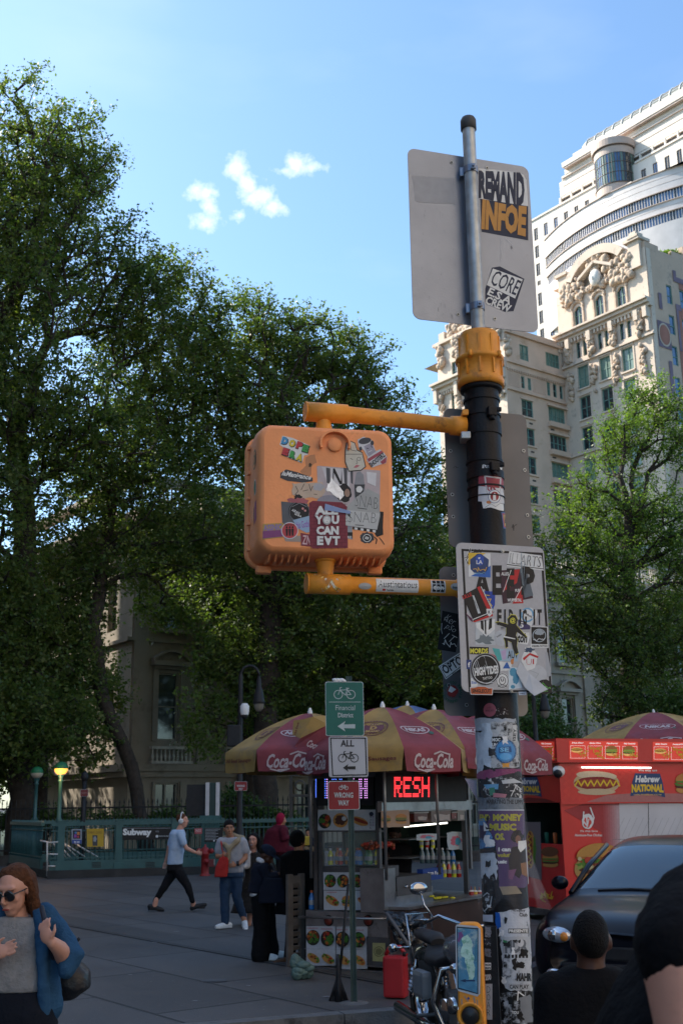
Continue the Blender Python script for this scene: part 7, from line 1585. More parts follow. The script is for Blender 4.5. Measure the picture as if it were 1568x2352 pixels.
for i, (x, y, w_) in enumerate(((490, 2253, .30), (405, 2140, .08), (356, 2165, .09), (570, 2265, .05), (448, 2300, .06), (750, 2290, .08), (640, 2190, .06), (300, 2240, .05))):
    o = thing('paper_scrap', ['wide pale scuffed scrap on the paving left of the cart', 'small white scrap on the dark paving band below the walker', 'small white scrap further left on the paving', 'tiny scrap between the pale scuff and the cart', 'tiny scrap nearest the kerb', 'white scrap at the foot of the broom', 'tiny scrap by the louvred panel', 'tiny scrap right of the woman in blue'][i], 'paper scrap', G(x, y), 'paper scraps on the pavement'); o['kind'] = 'thing'; mb = MB(); g = G(x, y); mb.add([g+Vector((p[0]*w_, p[1]*w_*.8, .006)) for p in jagpoly([(-.5, -.3), (.4, -.4), (.5, .3), (-.3, .4)], .2, .12, i)], [tuple(range(len(jagpoly([(-.5, -.3), (.4, -.4), (.5, .3), (-.3, .4)], .2, .12, i))))], K('8c8d90') if i else K('55575b')); mb.build('scrap', parent=o)
# ---- bike signs on their green post
m_gp = M('dark_green_post', (.045, .07, .062), rough=.5, metal=.2, var=.2, scale=10)
sp = thing('sign_post', 'thin dark green sign post on the kerb in front of the cart', 'post', (.045, 11.62, 0)); mb = MB().mat(m_gp); mb.prism([(-.03, -.012), (-.02, .018), (.02, .018), (.03, -.012), (.018, -.012), (.012, .006), (-.012, .006), (-.018, -.012)], (.05, 11.62, 0), (1, 0, 0), (0, 1, 0), (0, 0, 3.1)); mb.build('post', parent=sp)
mb = MB().mat(m_kerb); mb.lathe([(.14, 0), (.12, .008), (.001, .012)], (.05, 11.62, 0), n=12); mb.build('base', parent=sp)
def street_sign(label, zf, quad, Y, m, bord, f, r=.02, th=9.7, nm='street_sign'):
    n = Vector((math.sin(rad(th)), -math.cos(rad(th)), 0)); P0 = AT(*zf(*quad[4]), Y); A = Art(onface(P0, n, zf), step=.0012)
    x0, y0, x1, y1 = quad[:4]; s = thing(nm, label, 'sign', P0)
    H = lambda x, y: HIT(*zf(x, y), P0, n); u = Z.cross(n); a, b = H(x0, y0), H(x1, y1); w = (b-a).dot(u); h = a.z-b.z; pb_ = P0+u*((a-P0).dot(u)); pb_.z = b.z
    mb = MB(); mb.prism(rrect(0, 0, w, h, r), pb_, u, Z, -n*.004, bord); mb.prism(rrect(.006, .006, w-.012, h-.012, r), pb_+n*.0012, u, Z, n*.0008, m); A.mb = mb; A.L = 3; f(A); mb.build('panel', parent=s); return s
GS, SW_, SR = M('sign_green', '0e5f57', rough=.5, var=.1, scale=3), M('sign_white', 'a9adb6', rough=.5, var=.05, scale=3), M('sign_red', '7c1620', rough=.5, var=.1, scale=3); SL = K('a9b9bd')
def g1(A): bike(A, 690, -182, 128, SL, 4); A.rect(598, -228, 186, 3, SL); A.text('Financial', 694, -260, 114, 30, SL, bold=.0); A.text('District', 696, -304, 90, 28, SL); arrow_left(A, 648, -370, 104, 62, SL)
street_sign('green bike route sign reading Financial District', z1, (576, 106, 806, 426, (690, 260)), 11.56, GS, SL, g1)
def g2(A): A.line(q4((608, 440), (812, 440), (820, 656), (620, 660)), 7, BK, True); A.text('ALL', 706, -470, 80, 40, BK, bold=.03); bike(A, 712, -558, 122, BK, 5); arrow_left(A, 680, -615, 74, 48, BK); A.text('NO PARKING', 720, -655, 50, 4, BK)
street_sign('white ALL bicycles arrow sign under the green sign', z1, (596, 431, 830, 668, (710, 550)), 11.56, SW_, SW_, g2)
def g3(A): bike(A, 684, -734, 56, SL, 2.5); A.text('WRONG', 684, -776, 112, 32, SL, bold=.02); A.text('WAY', 684, -822, 64, 32, SL, bold=.02)
street_sign('red WRONG WAY bicycle sign lowest on the green post', z1, (592, 694, 780, 862, (690, 780)), 11.56, SR, SL, g3)
o = thing('plastic_scrap', 'white scrap of plastic stuck on top of the green sign', 'plastic scrap', AT(*z1(655, 100), 11.56)); mb = MB()
for i in range(6): mb.ell(AT(*z1(632+i*10, 96+(i % 2)*6), 11.56), (.03, .015, .018), m=WH, seg=7, ring=5)
mb.build('scrap', parent=o)

# ---- the red food trailer
TC = AT(1290, 1845, 18); FP = Pl((TC.x, TC.y), -KN, zr); SP = Pl((TC.x, TC.y), -KD, zr)
tl_ = thing('food_trailer', 'bright red food trailer with hot dog and burger pictures and lit menu band', 'food trailer', (TC.x+1.5, TC.y+1, 0))
m_tr = M('trailer_red', (.55, .018, .02), rough=.35, spec=.5, var=.12, scale=1.5); m_dia = M('quilted_white', (.50, .50, .53), rough=.4, var=.08, scale=2)
zt0 = FP.sz(750, 825)[1]; zt1 = FP.sz(750, 560)[1]; zt2 = FP.sz(760, 552)[1]; zt3 = FP.sz(760, 388)[1]
mb = MB().mat(m_tr); mb.obox(FP.P(0, .2, 0), FP.u*6, Z*(zt1-.2), FP.n*-.06)
wo = SP.sz(500, 830)[0]; wi = SP.sz(722, 830)[0]; zb_ = SP.sz(600, 1108)[1]
Wt = Wall((TC.x, TC.y), -KD); Wt.wall(mb, -2.4, 0, .2, zt1, [(-1.9, -.07, zb_, zt0)], m_tr, .08)
mb.obox(FP.P(0, zt1, 0), FP.u*6, Z*.03, FP.n*-2.4); mb.obox(FP.P(0, .1, 0), FP.u*6, Z*.09, FP.n*-2.0, m_dsteel); mb.obox(FP.P(0, .35, -1.98), FP.u*6, Z*(zt1-.35), FP.n*-.03)
FP.box(mb, 700, 560, 1700, 822, .0, .05, m_tr); FP.box(mb, 742, 828, 760, 1500, 0, .02); mb.build('body', parent=tl_)
mb = MB().mat(m_tr); mb.obox(FP.P(-.12, zt2, .14), FP.u*4.8, Z*(zt3-zt2), FP.n*-2.3); mb.build('marquee', parent=tl_)
m_mq = M('menu_backlit', (.75, .055, .035), rough=.4, var=.03, emit=.16); LW = M('menu_lettering', (.8, .75, .7), var=0, emit=.25)
def tart(name, label, f, P=FP, d=.0, st_=.0015):
    A = P.art(d, st_); f(A); o = A.mb.build(name, parent=tl_); o['label'] = label
def mq(A, x0, y0, names, w_, dyx=.016):
    global BUN, LET, MUS
    keep = (BUN, LET, MUS); BUN, LET, MUS = (M('lit_'+h_, h_, var=.1, scale=30, emit=.22) for h_ in ('d9a860', '7a9a3c', 'e0b83a'))
    n_ = len(names); W_ = w_*n_; A.poly(q4((x0, y0), (x0+W_, y0+W_*dyx), (x0+W_, y0+W_*dyx+130), (x0, y0+130)), m_mq); A.lift(.5)
    for i, nm in enumerate(names):
        cx, y = x0+w_*(i+.5), -(y0+12+i*w_*dyx); A.text(nm, cx, y-4, w_*.68, 14, LW, bold=.04, shear=.2); A.line([(cx-w_*.42, y-22), (cx+w_*.42, y-22), (cx+w_*.42, y-108), (cx-w_*.42, y-108)], 2, LW, True)
        (hotdog, lambda A, x, y, w: fries(A, x, y, w, 5), burger, burger, lambda A, x, y, w: hotdog(A, x, y, w, 0, False), burger)[i](A, cx-6, y-52, 84); fries(A, cx+32, y-88, 58, i)
    BUN, LET, MUS = keep
tart('menu_board', 'lit red menu strip with Hot Dog, Chicken Wings, Hamburger', lambda A: mq(A, 782, 400, ('Hot Dog', 'Chicken Wings', 'Hamburger', 'Philly Cheesesteak'), 118), FP, .145)
tart('menu_board', 'second lit menu strip at the frame edge', lambda A: mq(A, 1356, 408, ('Italian Sausage', 'Sweetened Dog'), 118), FP, .145)
MS = Pl((FP.P(-.122, 0, 0).x, FP.P(-.122, 0, 0).y), -KD, zr); tart('menu_board', 'lit menu strip on the short side', lambda A: mq(A, 470, 404, ('Chicken', 'Philly Cheesesteak'), 105, .01), MS, 0)
def dia(A, x0, y0, x1, y1, m, st_=46):
    x = x0
    while x < x1:
        y = y0; r_ = 0
        while y < y1-st_*.5:
            cx = x+(st_/2 if r_ % 2 else 0); A.poly([(cx, -y), (cx+st_*.42, -(y+st_*.5)), (cx, -(y+st_)), (cx-st_*.42, -(y+st_*.5))], m); A.L = 1.2; y += st_*.5; r_ += 1
        x += st_
    A.L = 1.6
TR2, PK = M('trailer_quilt', (.58, .035, .03), rough=.35, var=.1), K('a86a66')
HB, HBY = K('24406b'), K('d9b32a')
def hebrew(A, x, y, s=1):
    A.poly([(x-118*s, y-88*s), (x-105*s, y+12*s), (x-85*s, y+70*s), (x+85*s, y+68*s), (x+105*s, y+5*s), (x+122*s, y-96*s), (x, y-70*s)], HB); A.lift(.5); A.text('Hebrew', x, y+30*s, 170*s, 48*s, WH, bold=.04, shear=.15); A.text('NATIONAL', x, y-30*s, 220*s, 48*s, HBY, bold=.06, warp=lambda a, b, w, h: (a, b*(1+.25*abs(a/w*2))-abs(a/w*2)*5)); A.text('100% PREMIUM CUTS', x, y-78*s, 190*s, 9*s, K('c9a96a'), bold=.03); A.text('We only use', x, y+88*s, 130*s, 20*s, WH, bold=.03)
def band(A):
    dia(A, 760, 585, 1240, 815, TR2); A.poly(q4((900, 822), (1040, 775), (1240, 760), (1600, 765), (1600, 822)), PK); A.lift(.4)
    A.disc(970, -690, 158, 80, K('b9a07a'), ang=-.03); A.lift(.3); A.disc(970, -640, 140, 30, K('c9b89a'), ang=-.06); A.disc(970, -692, 150, 44, K('7d1c1c'), jag=.03); A.disc(970, -692, 156, 26, K('8f3a2a')); A.line([(820+22*i, -690+(18 if i % 2 else -22)) for i in range(15)], 9, K('d9b92a')); A.disc(970, -752, 130, 22, K('bfa988')); A.lift(.5); hebrew(A, 1320, -694)
    burger(A, 1590, -690, 170, 3)
tart('picture_panel', 'upper quilted panel with hot dog and Hebrew National lettering', band, FP, .052)
def lower(A):
    A.poly(q4((745, 880), (880, 835), (1700, 832), (1700, 1500), (1100, 1500), (1060, 1250), (1040, 1050)), K('9c3236')); A.lift(.3); [(A.poly(q4((1000+k*15, 832+k*2), (1700, 832), (1700, 1500), (1120+k*12, 1500), (1010+k*15, 1250)), K('%02x%02x%02x' % (156+k*3, 50+k*14, 54+k*14))), A.lift(.05)) for k in range(8)]; A.poly(q4((1125, 832), (1700, 832), (1700, 1500), (1230, 1500), (1135, 1300)), m_dia); A.lift(.5)
    for k in range(12): A.line(q4((1100+k*44, 1060), (1160+k*44, 930)), 2, K('8f9096'))
    A.line(q4((1325, 828), (1328, 1070)), 4, DG); A.line(q4((1080, 1080), (1700, 1078)), 3, K('6d6e74'))
    A.disc(908, -955, 40, 52, WH, jag=.05); A.lift(.3); A.disc(905, -962, 26, 34, TR2, jag=.15); A.line(q4((880, 890), (875, 950), (905, 990), (900, 930)), 9, WH); A.line(q4((925, 860), (950, 930), (930, 990)), 9, WH); A.line(q4((915, 940), (905, 985)), 7, WH)
    A.text('We Only Serve', 915, -1024, 120, 16, WH, bold=.02, shear=.25); A.text('Hormone-Free Chicken', 912, -1050, 188, 17, WH, bold=.02, shear=.25)
    A.lift(.5); A.disc(985, -1285, 170, 110, K('a8854e')); burger(A, 985, -1240, 330, 8); q = random.Random(3)
    for i in range(40): A.disc(q.uniform(840, 1120), -q.uniform(1195, 1290), q.uniform(10, 22), m=[LET, K('a83a2a'), K('8a9a4a'), K('6d3a22'), K('bdb48a')][i % 5], n=7, jag=.3, seed=i)
    A.poly([(985+160*math.cos(t), -1200+92*math.sin(t)) for t in [math.pi*i/18 for i in range(19)]], K('b5843f')); A.poly([(1330+100*math.cos(t), -1150+55*math.sin(t)) for t in [math.pi*i/18 for i in range(19)]], K('9a6a40')); burger(A, 1330, -1260, 200, 2)
    [A.disc(q.uniform(1260, 1400), -q.uniform(1105, 1140), 3, m=K('d9c9a0'), n=5) for i in range(30)]
    for x in (800, 985, 1080, 1165): A.disc(x, -1425, 10, m=YEL, n=10)
    A.text('HOT DOG $3', 880, -1425, 110, 14, WH, bold=.03)
tart('picture_panel', 'lower panel fading from red to white with burgers and chicken logo', lower, FP, .003)
def sideb(A): hebrew(A, 490, -705, .85); A.poly(q4((400, 822), (500, 790), (620, 800), (690, 822)), K('6d1c20'))
tart('picture_panel', 'short side panel with Hebrew National lettering', sideb, SP, .004)
def sidel(A):
    A.poly(q4((480, 960), (585, 960), (595, 1360), (480, 1330)), K('6d6468')); A.lift(.3); A.disc(515, -1150, 34, 130, BUN); A.disc(512, -1150, 18, 125, K('7c2a1c')); A.line([(512+(10 if i % 2 else -10), -(1040+20*i)) for i in range(12)], 6, MUS); A.disc(545, -1150, 10, 90, LET, jag=.3)
    burger(A, 655, -1220, 120, 4); A.disc(650, -1165, 60, 34, K('6a4028')); fries(A, 640, -1480, 90, 3); fries(A, 610, -1470, 70, 4)
tart('picture_panel', 'short side panel with hot dog, burger and fries', sidel, SP, .004)
mb = MB().mat(m_chr); p0, p1 = FP.P(*FP.sz(845, 585), .10), FP.P(*FP.sz(1320, 588), .10); mb.tube([p0, p1], .012, M('white_strip_lamp', (1, .9, .8), var=0, emit=1.6), n=8); mb.build('light_tube', parent=tl_)
mb = MB(); c_ = FP.P(*FP.sz(700, 612), .04); mb.ell(c_, (.10, .10, .09), m=WH); mb.ell(c_+Vector((-.02, -.05, -.03)), .07, m=BK); mb.build('camera_dome', parent=tl_)
for x in (.7, 3.2): wheel('wheel', tl_, FP.P(x, .2, -.1), FP.n, .33, .2, mr=m_dsteel)
mb = MB().mat(M('trailer_inside', (.05, .08, .075), rough=.6, var=.4, scale=3)); mb.obox(FP.P(.1, .4, -1.9), FP.u*2.2, Z*(zt1-.5), FP.n*.02); mb.obox(FP.P(2.3, .4, -1.9), FP.u*.02, Z*(zt1-.5), FP.n*1.8); mb.build('interior', parent=tl_)
o = thing('cup_stack', 'cups and bottles on the ledge inside the trailer hatch', 'cups', Wt.P(-.9, zb_, -.2)); mb = MB()
for i, cl in enumerate(('9fb0b8', 'b98a9a', '2f6a4f', 'a9561f', '3c6f8a')): mb.lathe([(.03, 0), (.036, .16), (.001, .165)], Wt.P(-1.35+i*.27, zb_, -.15), m=K(cl), n=10)
mb.build('cup', parent=o)

# ---- subway entrance
m_sg = M('subway_green', (.022, .085, .085), rough=.45, spec=.5, var=.15, scale=4); zs = zoomer(60, 1980, 2.8)
SA = G(*zs(195, 945)); SB_ = G(*zs(1530, 905)); sdir = (SB_-SA).normalized(); SN = Vector((sdir.y, -sdir.x, 0)); SS = Pl((SA.x, SA.y), SN, zs); S2 = Pl((SA-SN*.12)[:2], SN, zs)
sub = thing('subway_entrance', 'green subway entrance railing with black Subway sign and dark stone kerb', 'subway entrance', SA)
mb = MB().mat(M('black_stone_kerb', (.022, .022, .023), rough=.6, var=.4, scale=3, dirt=(.05, .05, .05), dscale=14, dth=.66, bump=.3)); Ls = (SB_-SA).length+.3
zk = SS.sz(400, 880)[1]; mb.obox(SS.P(-.05, 0, -.4), SS.u*(Ls+2.2), Z*zk, SS.n*.4); side = Vector((-.46, .89, 0)); mb.obox(SA+side*.4, side*5.2, Z*zk, Vector((.3, .15, 0))); mb.build('kerb', parent=sub)
zrl, zbt = S2.sz(700, 548)[1], S2.sz(700, 800)[1]
def railing(O, u, n, L, name):
    mb = MB().mat(m_sg); mb.obox(O+Z*(zk-.0), u*L, Z*(zbt-zk), n*-.08); mb.obox(O+Z*zrl-n*.0, u*L, Z*.09, n*-.10); mb.obox(O+Z*(zbt+.05), u*L, Z*.03, n*-.05); mb.obox(O+Z*(zrl-.14), u*L, Z*.03, n*-.05)
    x = .06
    while x < L: mb.tube([O+u*x+Z*zbt-n*.04, O+u*x+Z*zrl-n*.04], .011, n=6); x += .125
    x = .04
    while x < L: mb.prism([(-.035, 0), (.035, 0), (0, .05)], O+u*x+Z*(zrl+.09)-n*.06, u, Z, n*.03); x += .11
    mb.build(name, parent=sub)
railing(S2.P(0, 0), S2.u, S2.n, Ls+2.0, 'railing'); bs = S2.P(.0, 0)+side*.35; railing(bs+Vector((1.35, .4, 0)), S2.u, S2.n, .01, 'railing') if 0 else None
railing(SA+side*1.2+Vector((.1, 0, 0)), side, Vector((side.y, -side.x, 0)), 4.2, 'railing')
bk = SA+side*5.3; railing(bk, S2.u, S2.n, Ls+1.5, 'railing')
for x in (262, 690, 1100): 
    a, _ = S2.sz(x+22, 700); mb = MB().mat(m_sg); mb.obox(S2.P(a-.09, zk, .02), S2.u*.18, Z*(zrl+.12-zk), S2.n*-.16); mb.obox(S2.P(a-.12, zk, .05), S2.u*.24, Z*.16, S2.n*-.22); mb.obox(S2.P(a-.11, zrl+.12, .04), S2.u*.22, Z*.03, S2.n*-.2); mb.build('post', parent=sub)
mb = MB().mat(m_sg)
for x in (545, 942):
    for k in range(4): S2.box(mb, x-34, 822+k*11, x+34, 826+k*11, 0, .006, m_blk)
mb.build('vent', parent=sub)
def ssign(label, f, name='sign', P=S2, d=.03): A = P.art(d); A.step = .003; f(A); o = A.mb.build(name, parent=sub); o['label'] = label
ssign('black Subway name board', lambda A: (A.poly(q4((735, 562), (1095, 562), (1095, 652), (738, 658)), K('0d0e10')), A.lift(), A.line(q4((748, 571), (1090, 570)), 3, GY), A.text('Subway', 846, -605, 212, 62, WH, bold=.05), A.text('(c)', 994, -594, 22, 16, GY), A.disc(992, -630, 10, m=WH), A.text('New York City Transit', 1043, -629, 72, 9, WH, bold=.02)))
ssign('yellow poster board', lambda A: (A.poly(q4((474, 575), (600, 573), (598, 706), (476, 708)), K('b08f26')), A.lift(), A.text('OMNY CARD', 535, -602, 104, 18, K('8a6a20'), bold=.03), A.rect(517, -700, 36, 78, DG), A.lift(.5), A.disc(535, -650, 12, 20, GY, jag=.2)), 'poster')
ssign('white framed poster with purple and orange patches', lambda A: (A.poly(q4((362, 577), (438, 577), (437, 686), (364, 684)), K('8f949e')), A.lift(), A.rect(372, -648, 56, 62, K('1f2230')), A.lift(.4), A.rect(380, -640, 20, 24, K('8a4a9a')), A.rect(402, -620, 20, 22, K('c27a3a')), A.rect(385, -612, 16, 16, K('3a7aae')), A.rect(404, -642, 14, 16, K('b03a4a')), A.rect(366, -684, 70, 28, K('2f4a8f')), A.text('B 66', 402, -672, 40, 12, WH, bold=.04)), 'poster')
ssign('small red notice', lambda A: (A.poly(q4((1268, 572), (1325, 570), (1325, 612), (1270, 613)), K('a04a50')), A.lift(), [A.line(q4((1276, y), (1316, y)), 2, WH) for y in (580, 588, 596)]), 'poster')
ssign('black notice board with white text', lambda A: (A.poly(q4((1342, 570), (1478, 566), (1478, 672), (1342, 674)), K('101114')), A.lift(), [A.line(q4((1348, 578+k*11), (1348+110-(k*17) % 35, 577+k*11)), 4, K('8d8f94')) for k in range(8)], A.disc(1412, -663, 6, m=WH)))
m_hr = M('steel_handrail', (.62, .60, .57), rough=.3, metal=.5)
mb = MB(); mb.tube([S2.P(*S2.sz(182, 925), .02), S2.P(*S2.sz(183, 675), .02), S2.P(*S2.sz(262, 673), .02)], .025, m_hr)
for y in (762, 850): mb.tube([S2.P(*S2.sz(183, y), .02), S2.P(*S2.sz(262, y), .02)], .02)
mb.build('gate_frame', parent=sub)
for (x0, y0, x1, y1) in ((225, 680, 330, 795), (300, 680, 412, 795), (300, 725, 360, 795), (305, 680, 480, 795), (385, 683, 572, 793), (130, 662, 225, 680)):
    mb = MB(); P_ = Pl((SA-SN*(.9))[:2], SN, zs); mb.tube([P_.P(*P_.sz(x0, y0)), P_.P(*P_.sz(x1, y1))], .022, m_hr); mb.build('handrail', parent=sub)
def globe(label, px, zf, y_base, y0, y1, Y, lit):
    c = AT(*zf(px, y0+40), Y); o = thing('subway_lamp', label, 'lamp', (c.x, Y, 0), 'subway globe lamps'); zt_ = AT(*zf(px, y0), Y).z; zb2 = AT(*zf(px, y1), Y).z; r = (zt_-zb2)/2*1.02; zc_ = (zt_+zb2)/2
    mb = MB().mat(m_sg); mb.lathe([(.16, zk), (.16, .5), (.12, .55), (.075, .62), (.075, 1.45), (.10, 1.5), (.06, 1.55), (.05, zb2-.18), (.085, zb2-.14), (.05, zb2-.10), (.09, zb2-.01), (.10, zb2+.03)], (c.x, Y, 0), n=16); mb.build('post', parent=o)
    mb = MB(); mb.lathe([(r*math.cos(rad(a)), zc_+r*.92*math.sin(rad(a))) for a in range(-85, 6, 10)], (c.x, Y, 0), m=M('lamp_globe_lit', (1, .40, .07), var=.05, emit=.85) if lit else M('lamp_globe', (.42, .38, .30), rough=.35), n=28); mb.build('globe', parent=o)
    mb = MB(); mb.lathe([(r*1.06, zc_), (r*1.06, zc_+.02)]+[(r*1.04*math.cos(rad(a)), zc_+.02+r*.95*math.sin(rad(a))) for a in range(0, 91, 10)], (c.x, Y, 0), m=M('lamp_green_cap', (.012, .13, .045), rough=.35), n=28); mb.build('cap', parent=o)
    if lit:
        L = bpy.data.lights.new('lamp_light', 'POINT'); L.energy = 14; L.color = (1, .55, .2); L.shadow_soft_size = .1; lo = bpy.data.objects.new('lamp_light', L); COL.objects.link(lo); lo.parent = o; lo.matrix_basis = Matrix.Translation((0, -.35, zb2-.1))
globe('unlit green and white globe lamp at the far corner of the subway stairs', 108, zs, 0, 118, 208, 36.5, False)
globe('lit orange globe lamp on green post at the near corner of the subway stairs', 286, zs, 0, 82, 180, 32.4, True)
# information pillar behind the entrance
P_ = AT(*zs(1330, 400), 34.2); o = thing('information_pillar', 'tall black box with two white strips on a green base behind the subway sign', 'information pillar', (P_.x, 34.2, 0)); IP = Pl((P_.x, 34.2), (.05, -1, 0), zs); mb = MB(); IP.box(mb, 1210, 248, 1350, 478, -.9, -.1, m_blk); IP.box(mb, 1352, 236, 1452, 476, -.6, 0, M('pillar_green', (.012, .03, .027), rough=.4)); mb.build('body', parent=o)
for x in (1352, 1428): mb = MB(); IP.box(mb, x, 233, x+24, 476, .002, .05, M('white_strip', (.50, .50, .52), rough=.5, var=.1)); mb.build('strip', parent=o)
mb = MB(); IP.box(mb, 1308, 478, 1456, 512, -.7, .08, m_sg); z_ = IP.sz(1308, 512)[1]; a_, b__ = IP.sz(1320, 512)[0], IP.sz(1445, 512)[0]; mb.obox(IP.P(a_, 0, -.5), IP.u*(b__-a_), Z*z_, IP.n*.4, m_sg); mb.build('base', parent=o)
# fire hydrant
g = G(*zs(1345, 922)); o = thing('fire_hydrant', 'red fire hydrant on the pavement in front of the subway railing', 'fire hydrant', g); m_hy = M('hydrant_red', (.26, .018, .018), rough=.45, var=.2, scale=8); mb = MB(); mb.lathe([(.27, 0), (.27, .05), (.20, .08), (.19, .15), (.19, 1.0), (.23, 1.02), (.23, 1.08), (.20, 1.12), (.16, 1.32), (.05, 1.40), (.05, 1.5), (.001, 1.5)], g, m=m_hy, n=20); mb.build('barrel', parent=o)
for d_, z_ in (((1, -.2, 0), 1.18), ((-1, .2, 0), 1.2), ((.3, -1, 0), .7)): mb = MB(); mb.lathe([(.10, .12), (.10, .30), (.13, .30), (.13, .38), (.05, .39), (.05, .45), (.001, .45)], g+Z*z_, d_, m=m_hy, n=14); mb.build('nozzle', parent=o)
mb = MB(); mb.box(g+Vector((.33, -.2, .62)), (.32, .2, .36), K('6d2a2a'), bev=.02); mb.box(g+Vector((.48, -.22, .66)), (.06, .16, .24), K('8f8a84')); mb.build('meter', parent=o); o.matrix_basis = Matrix.Translation(g) @ Matrix.Scale(.54, 4)
# iron fence of the park and its gate pier
FA, FB_ = Vector((-24, 40.2, 0)), Vector((12, 36.5, 0)); fd = (FB_-FA).normalized(); FL = (FB_-FA).length; o = thing('iron_fence', 'long black iron park fence with spear tips behind the subway entrance', 'fence', FA)
mb = MB().mat(m_blk); x = 0
while x < FL: p = FA+fd*x; mb.tube([p+Z*.3, p+Z*1.95], .013, n=4, smooth=False); mb.tube([p+Z*1.95, p+Z*2.1], [.028, .002], n=4, smooth=False); x += .16
for z_ in (.45, 1.78): mb.obox(FA+Z*z_, fd*FL, Z*.05, Vector((fd.y, -fd.x, 0))*.04)
mb.build('railing', parent=o); mb = MB(); mb.obox(FA-Vector((0, .1, 0)), fd*FL, Z*.32, Vector((0, .3, 0)), M('fence_plinth', (.06, .055, .05), rough=.9, var=.3)); mb.build('plinth', parent=o)
p = AT(690, 1900, 37.2); o = thing('gate_pier', 'wrought iron gate pier with ring panel above the seated man', 'gate pier', (p.x, p.y, 0)); mb = MB().mat(M('pier_iron', (.05, .046, .042), rough=.7))
for dx in (-.3, .3): mb.obox((p.x+dx-.05, p.y, 0), (.1, 0, 0), (0, .3, 0), (0, 0, 2.75))
for z_, h in ((0, .5), (2.05, .08), (2.7, .12)): mb.obox((p.x-.36, p.y-.03, z_), (.72, 0, 0), (0, .36, 0), (0, 0, h))
mb.lathe([(.13, 0), (.18, 0), (.18, .05), (.13, .05)], (p.x, p.y, 2.4), (0, -1, 0), n=16); mb.lathe([(.05, 2.82), (.09, 2.95), (.02, 3.2), (.001, 3.3)], (p.x, p.y+.15, 0), n=8); mb.build('pier', parent=o)
# lamp posts with a crook
def crook(label, px, Y, ytop, side_, hw, ybell):
    zt_ = AT(px, ytop, Y).z; c = AT(px, ytop, Y); o = thing('street_lamp', label, 'street lamp', (c.x, Y, 0), 'black crook street lamps'); mb = MB().mat(m_blk)
    mb.lathe([(.22, 0), (.22, .3), (.15, .5), (.11, 1.2), (.08, 1.3), (.06, zt_-.5), (.05, zt_-.45)], (c.x, Y, 0), n=12); w_ = hw*Y/F*side_
    mb.tube([(c.x+w_/2-w_/2*math.cos(rad(t)), Y, zt_-.5+abs(w_)*.55*math.sin(rad(t))) for t in range(0, 181, 15)], .035); xb = c.x+w_; zb_ = AT(px, ybell, Y).z; mb.tube([(xb, Y, zt_-.5), (xb, Y, zb_)], .03)
    mb.lathe([(.03, zb_+.3), (.06, zb_+.2), (.07, zb_), (.10, zb_-.06), (.15, zb_-.35), (.17, zb_-.42), (.15, zb_-.43)], (xb, Y, 0), n=20); mb.build('column', parent=o)
    mb = MB(); mb.lathe([(.14, zb_-.43), (.12, zb_-.55), (.06, zb_-.62), (.001, zb_-.64)], (xb, Y, 0), m=M('lamp_lens', (.20, .18, .15), rough=.3), n=18); mb.build('lens', parent=o); return o, c
o, c = crook('black crook-necked street lamp left of the umbrellas with a white camera', 553, 30.5, 1510, 1, 42, 1580)
mb = MB(); q = AT(562, 1635, 30.3); mb.lathe([(.07, .22), (.12, .15), (.12, 0), (.10, -.08)], q, m=WH, n=14); mb.ell(q-Z*.1, .09, m=BK); mb.build('camera_dome', parent=o); mb = MB(); q = AT(538, 1690, 30.4); mb.box(q, (.35, .3, .55), m_blk, bev=.03); mb.build('control_box', parent=o)
crook('black street lamp with bell shade beyond the signal pole', 1222, 33, 1560, 1, 24, 1600)
zw = zoomer(600, 1750, 2.24)
street_sign('small red WRONG WAY sign on the black lamp post', zw, (42, 696, 116, 750, (78, 722)), 30.2, SR, SL, lambda A: (A.text('WRONG', 78, -722, 46, 13, SL, bold=.03), A.text('WAY', 78, -740, 26, 12, SL, bold=.03)))
street_sign('distant dark red sign on a black post under the trees', zs, (428, 284, 484, 336, (456, 310)), 36, M('sign_dull_red', (.16, .03, .03)), SL, lambda A: A.text('NO ENTRY', 456, -310, 40, 9, K('9a7a7a')))
p = AT(*zs(448, 400), 36.05); o = thing('sign_post', 'black sign post in front of the park fence', 'post', (p.x, 36.1, 0)); mb = MB().mat(m_blk); mb.tube([(p.x, 36.1, 0), (p.x, 36.1, AT(*zs(448, 200), 36.1).z)], .07); mb.ell((p.x, 36.1, AT(*zs(448, 190), 36.1).z), (.12, .12, .16)); mb.build('post', parent=o)

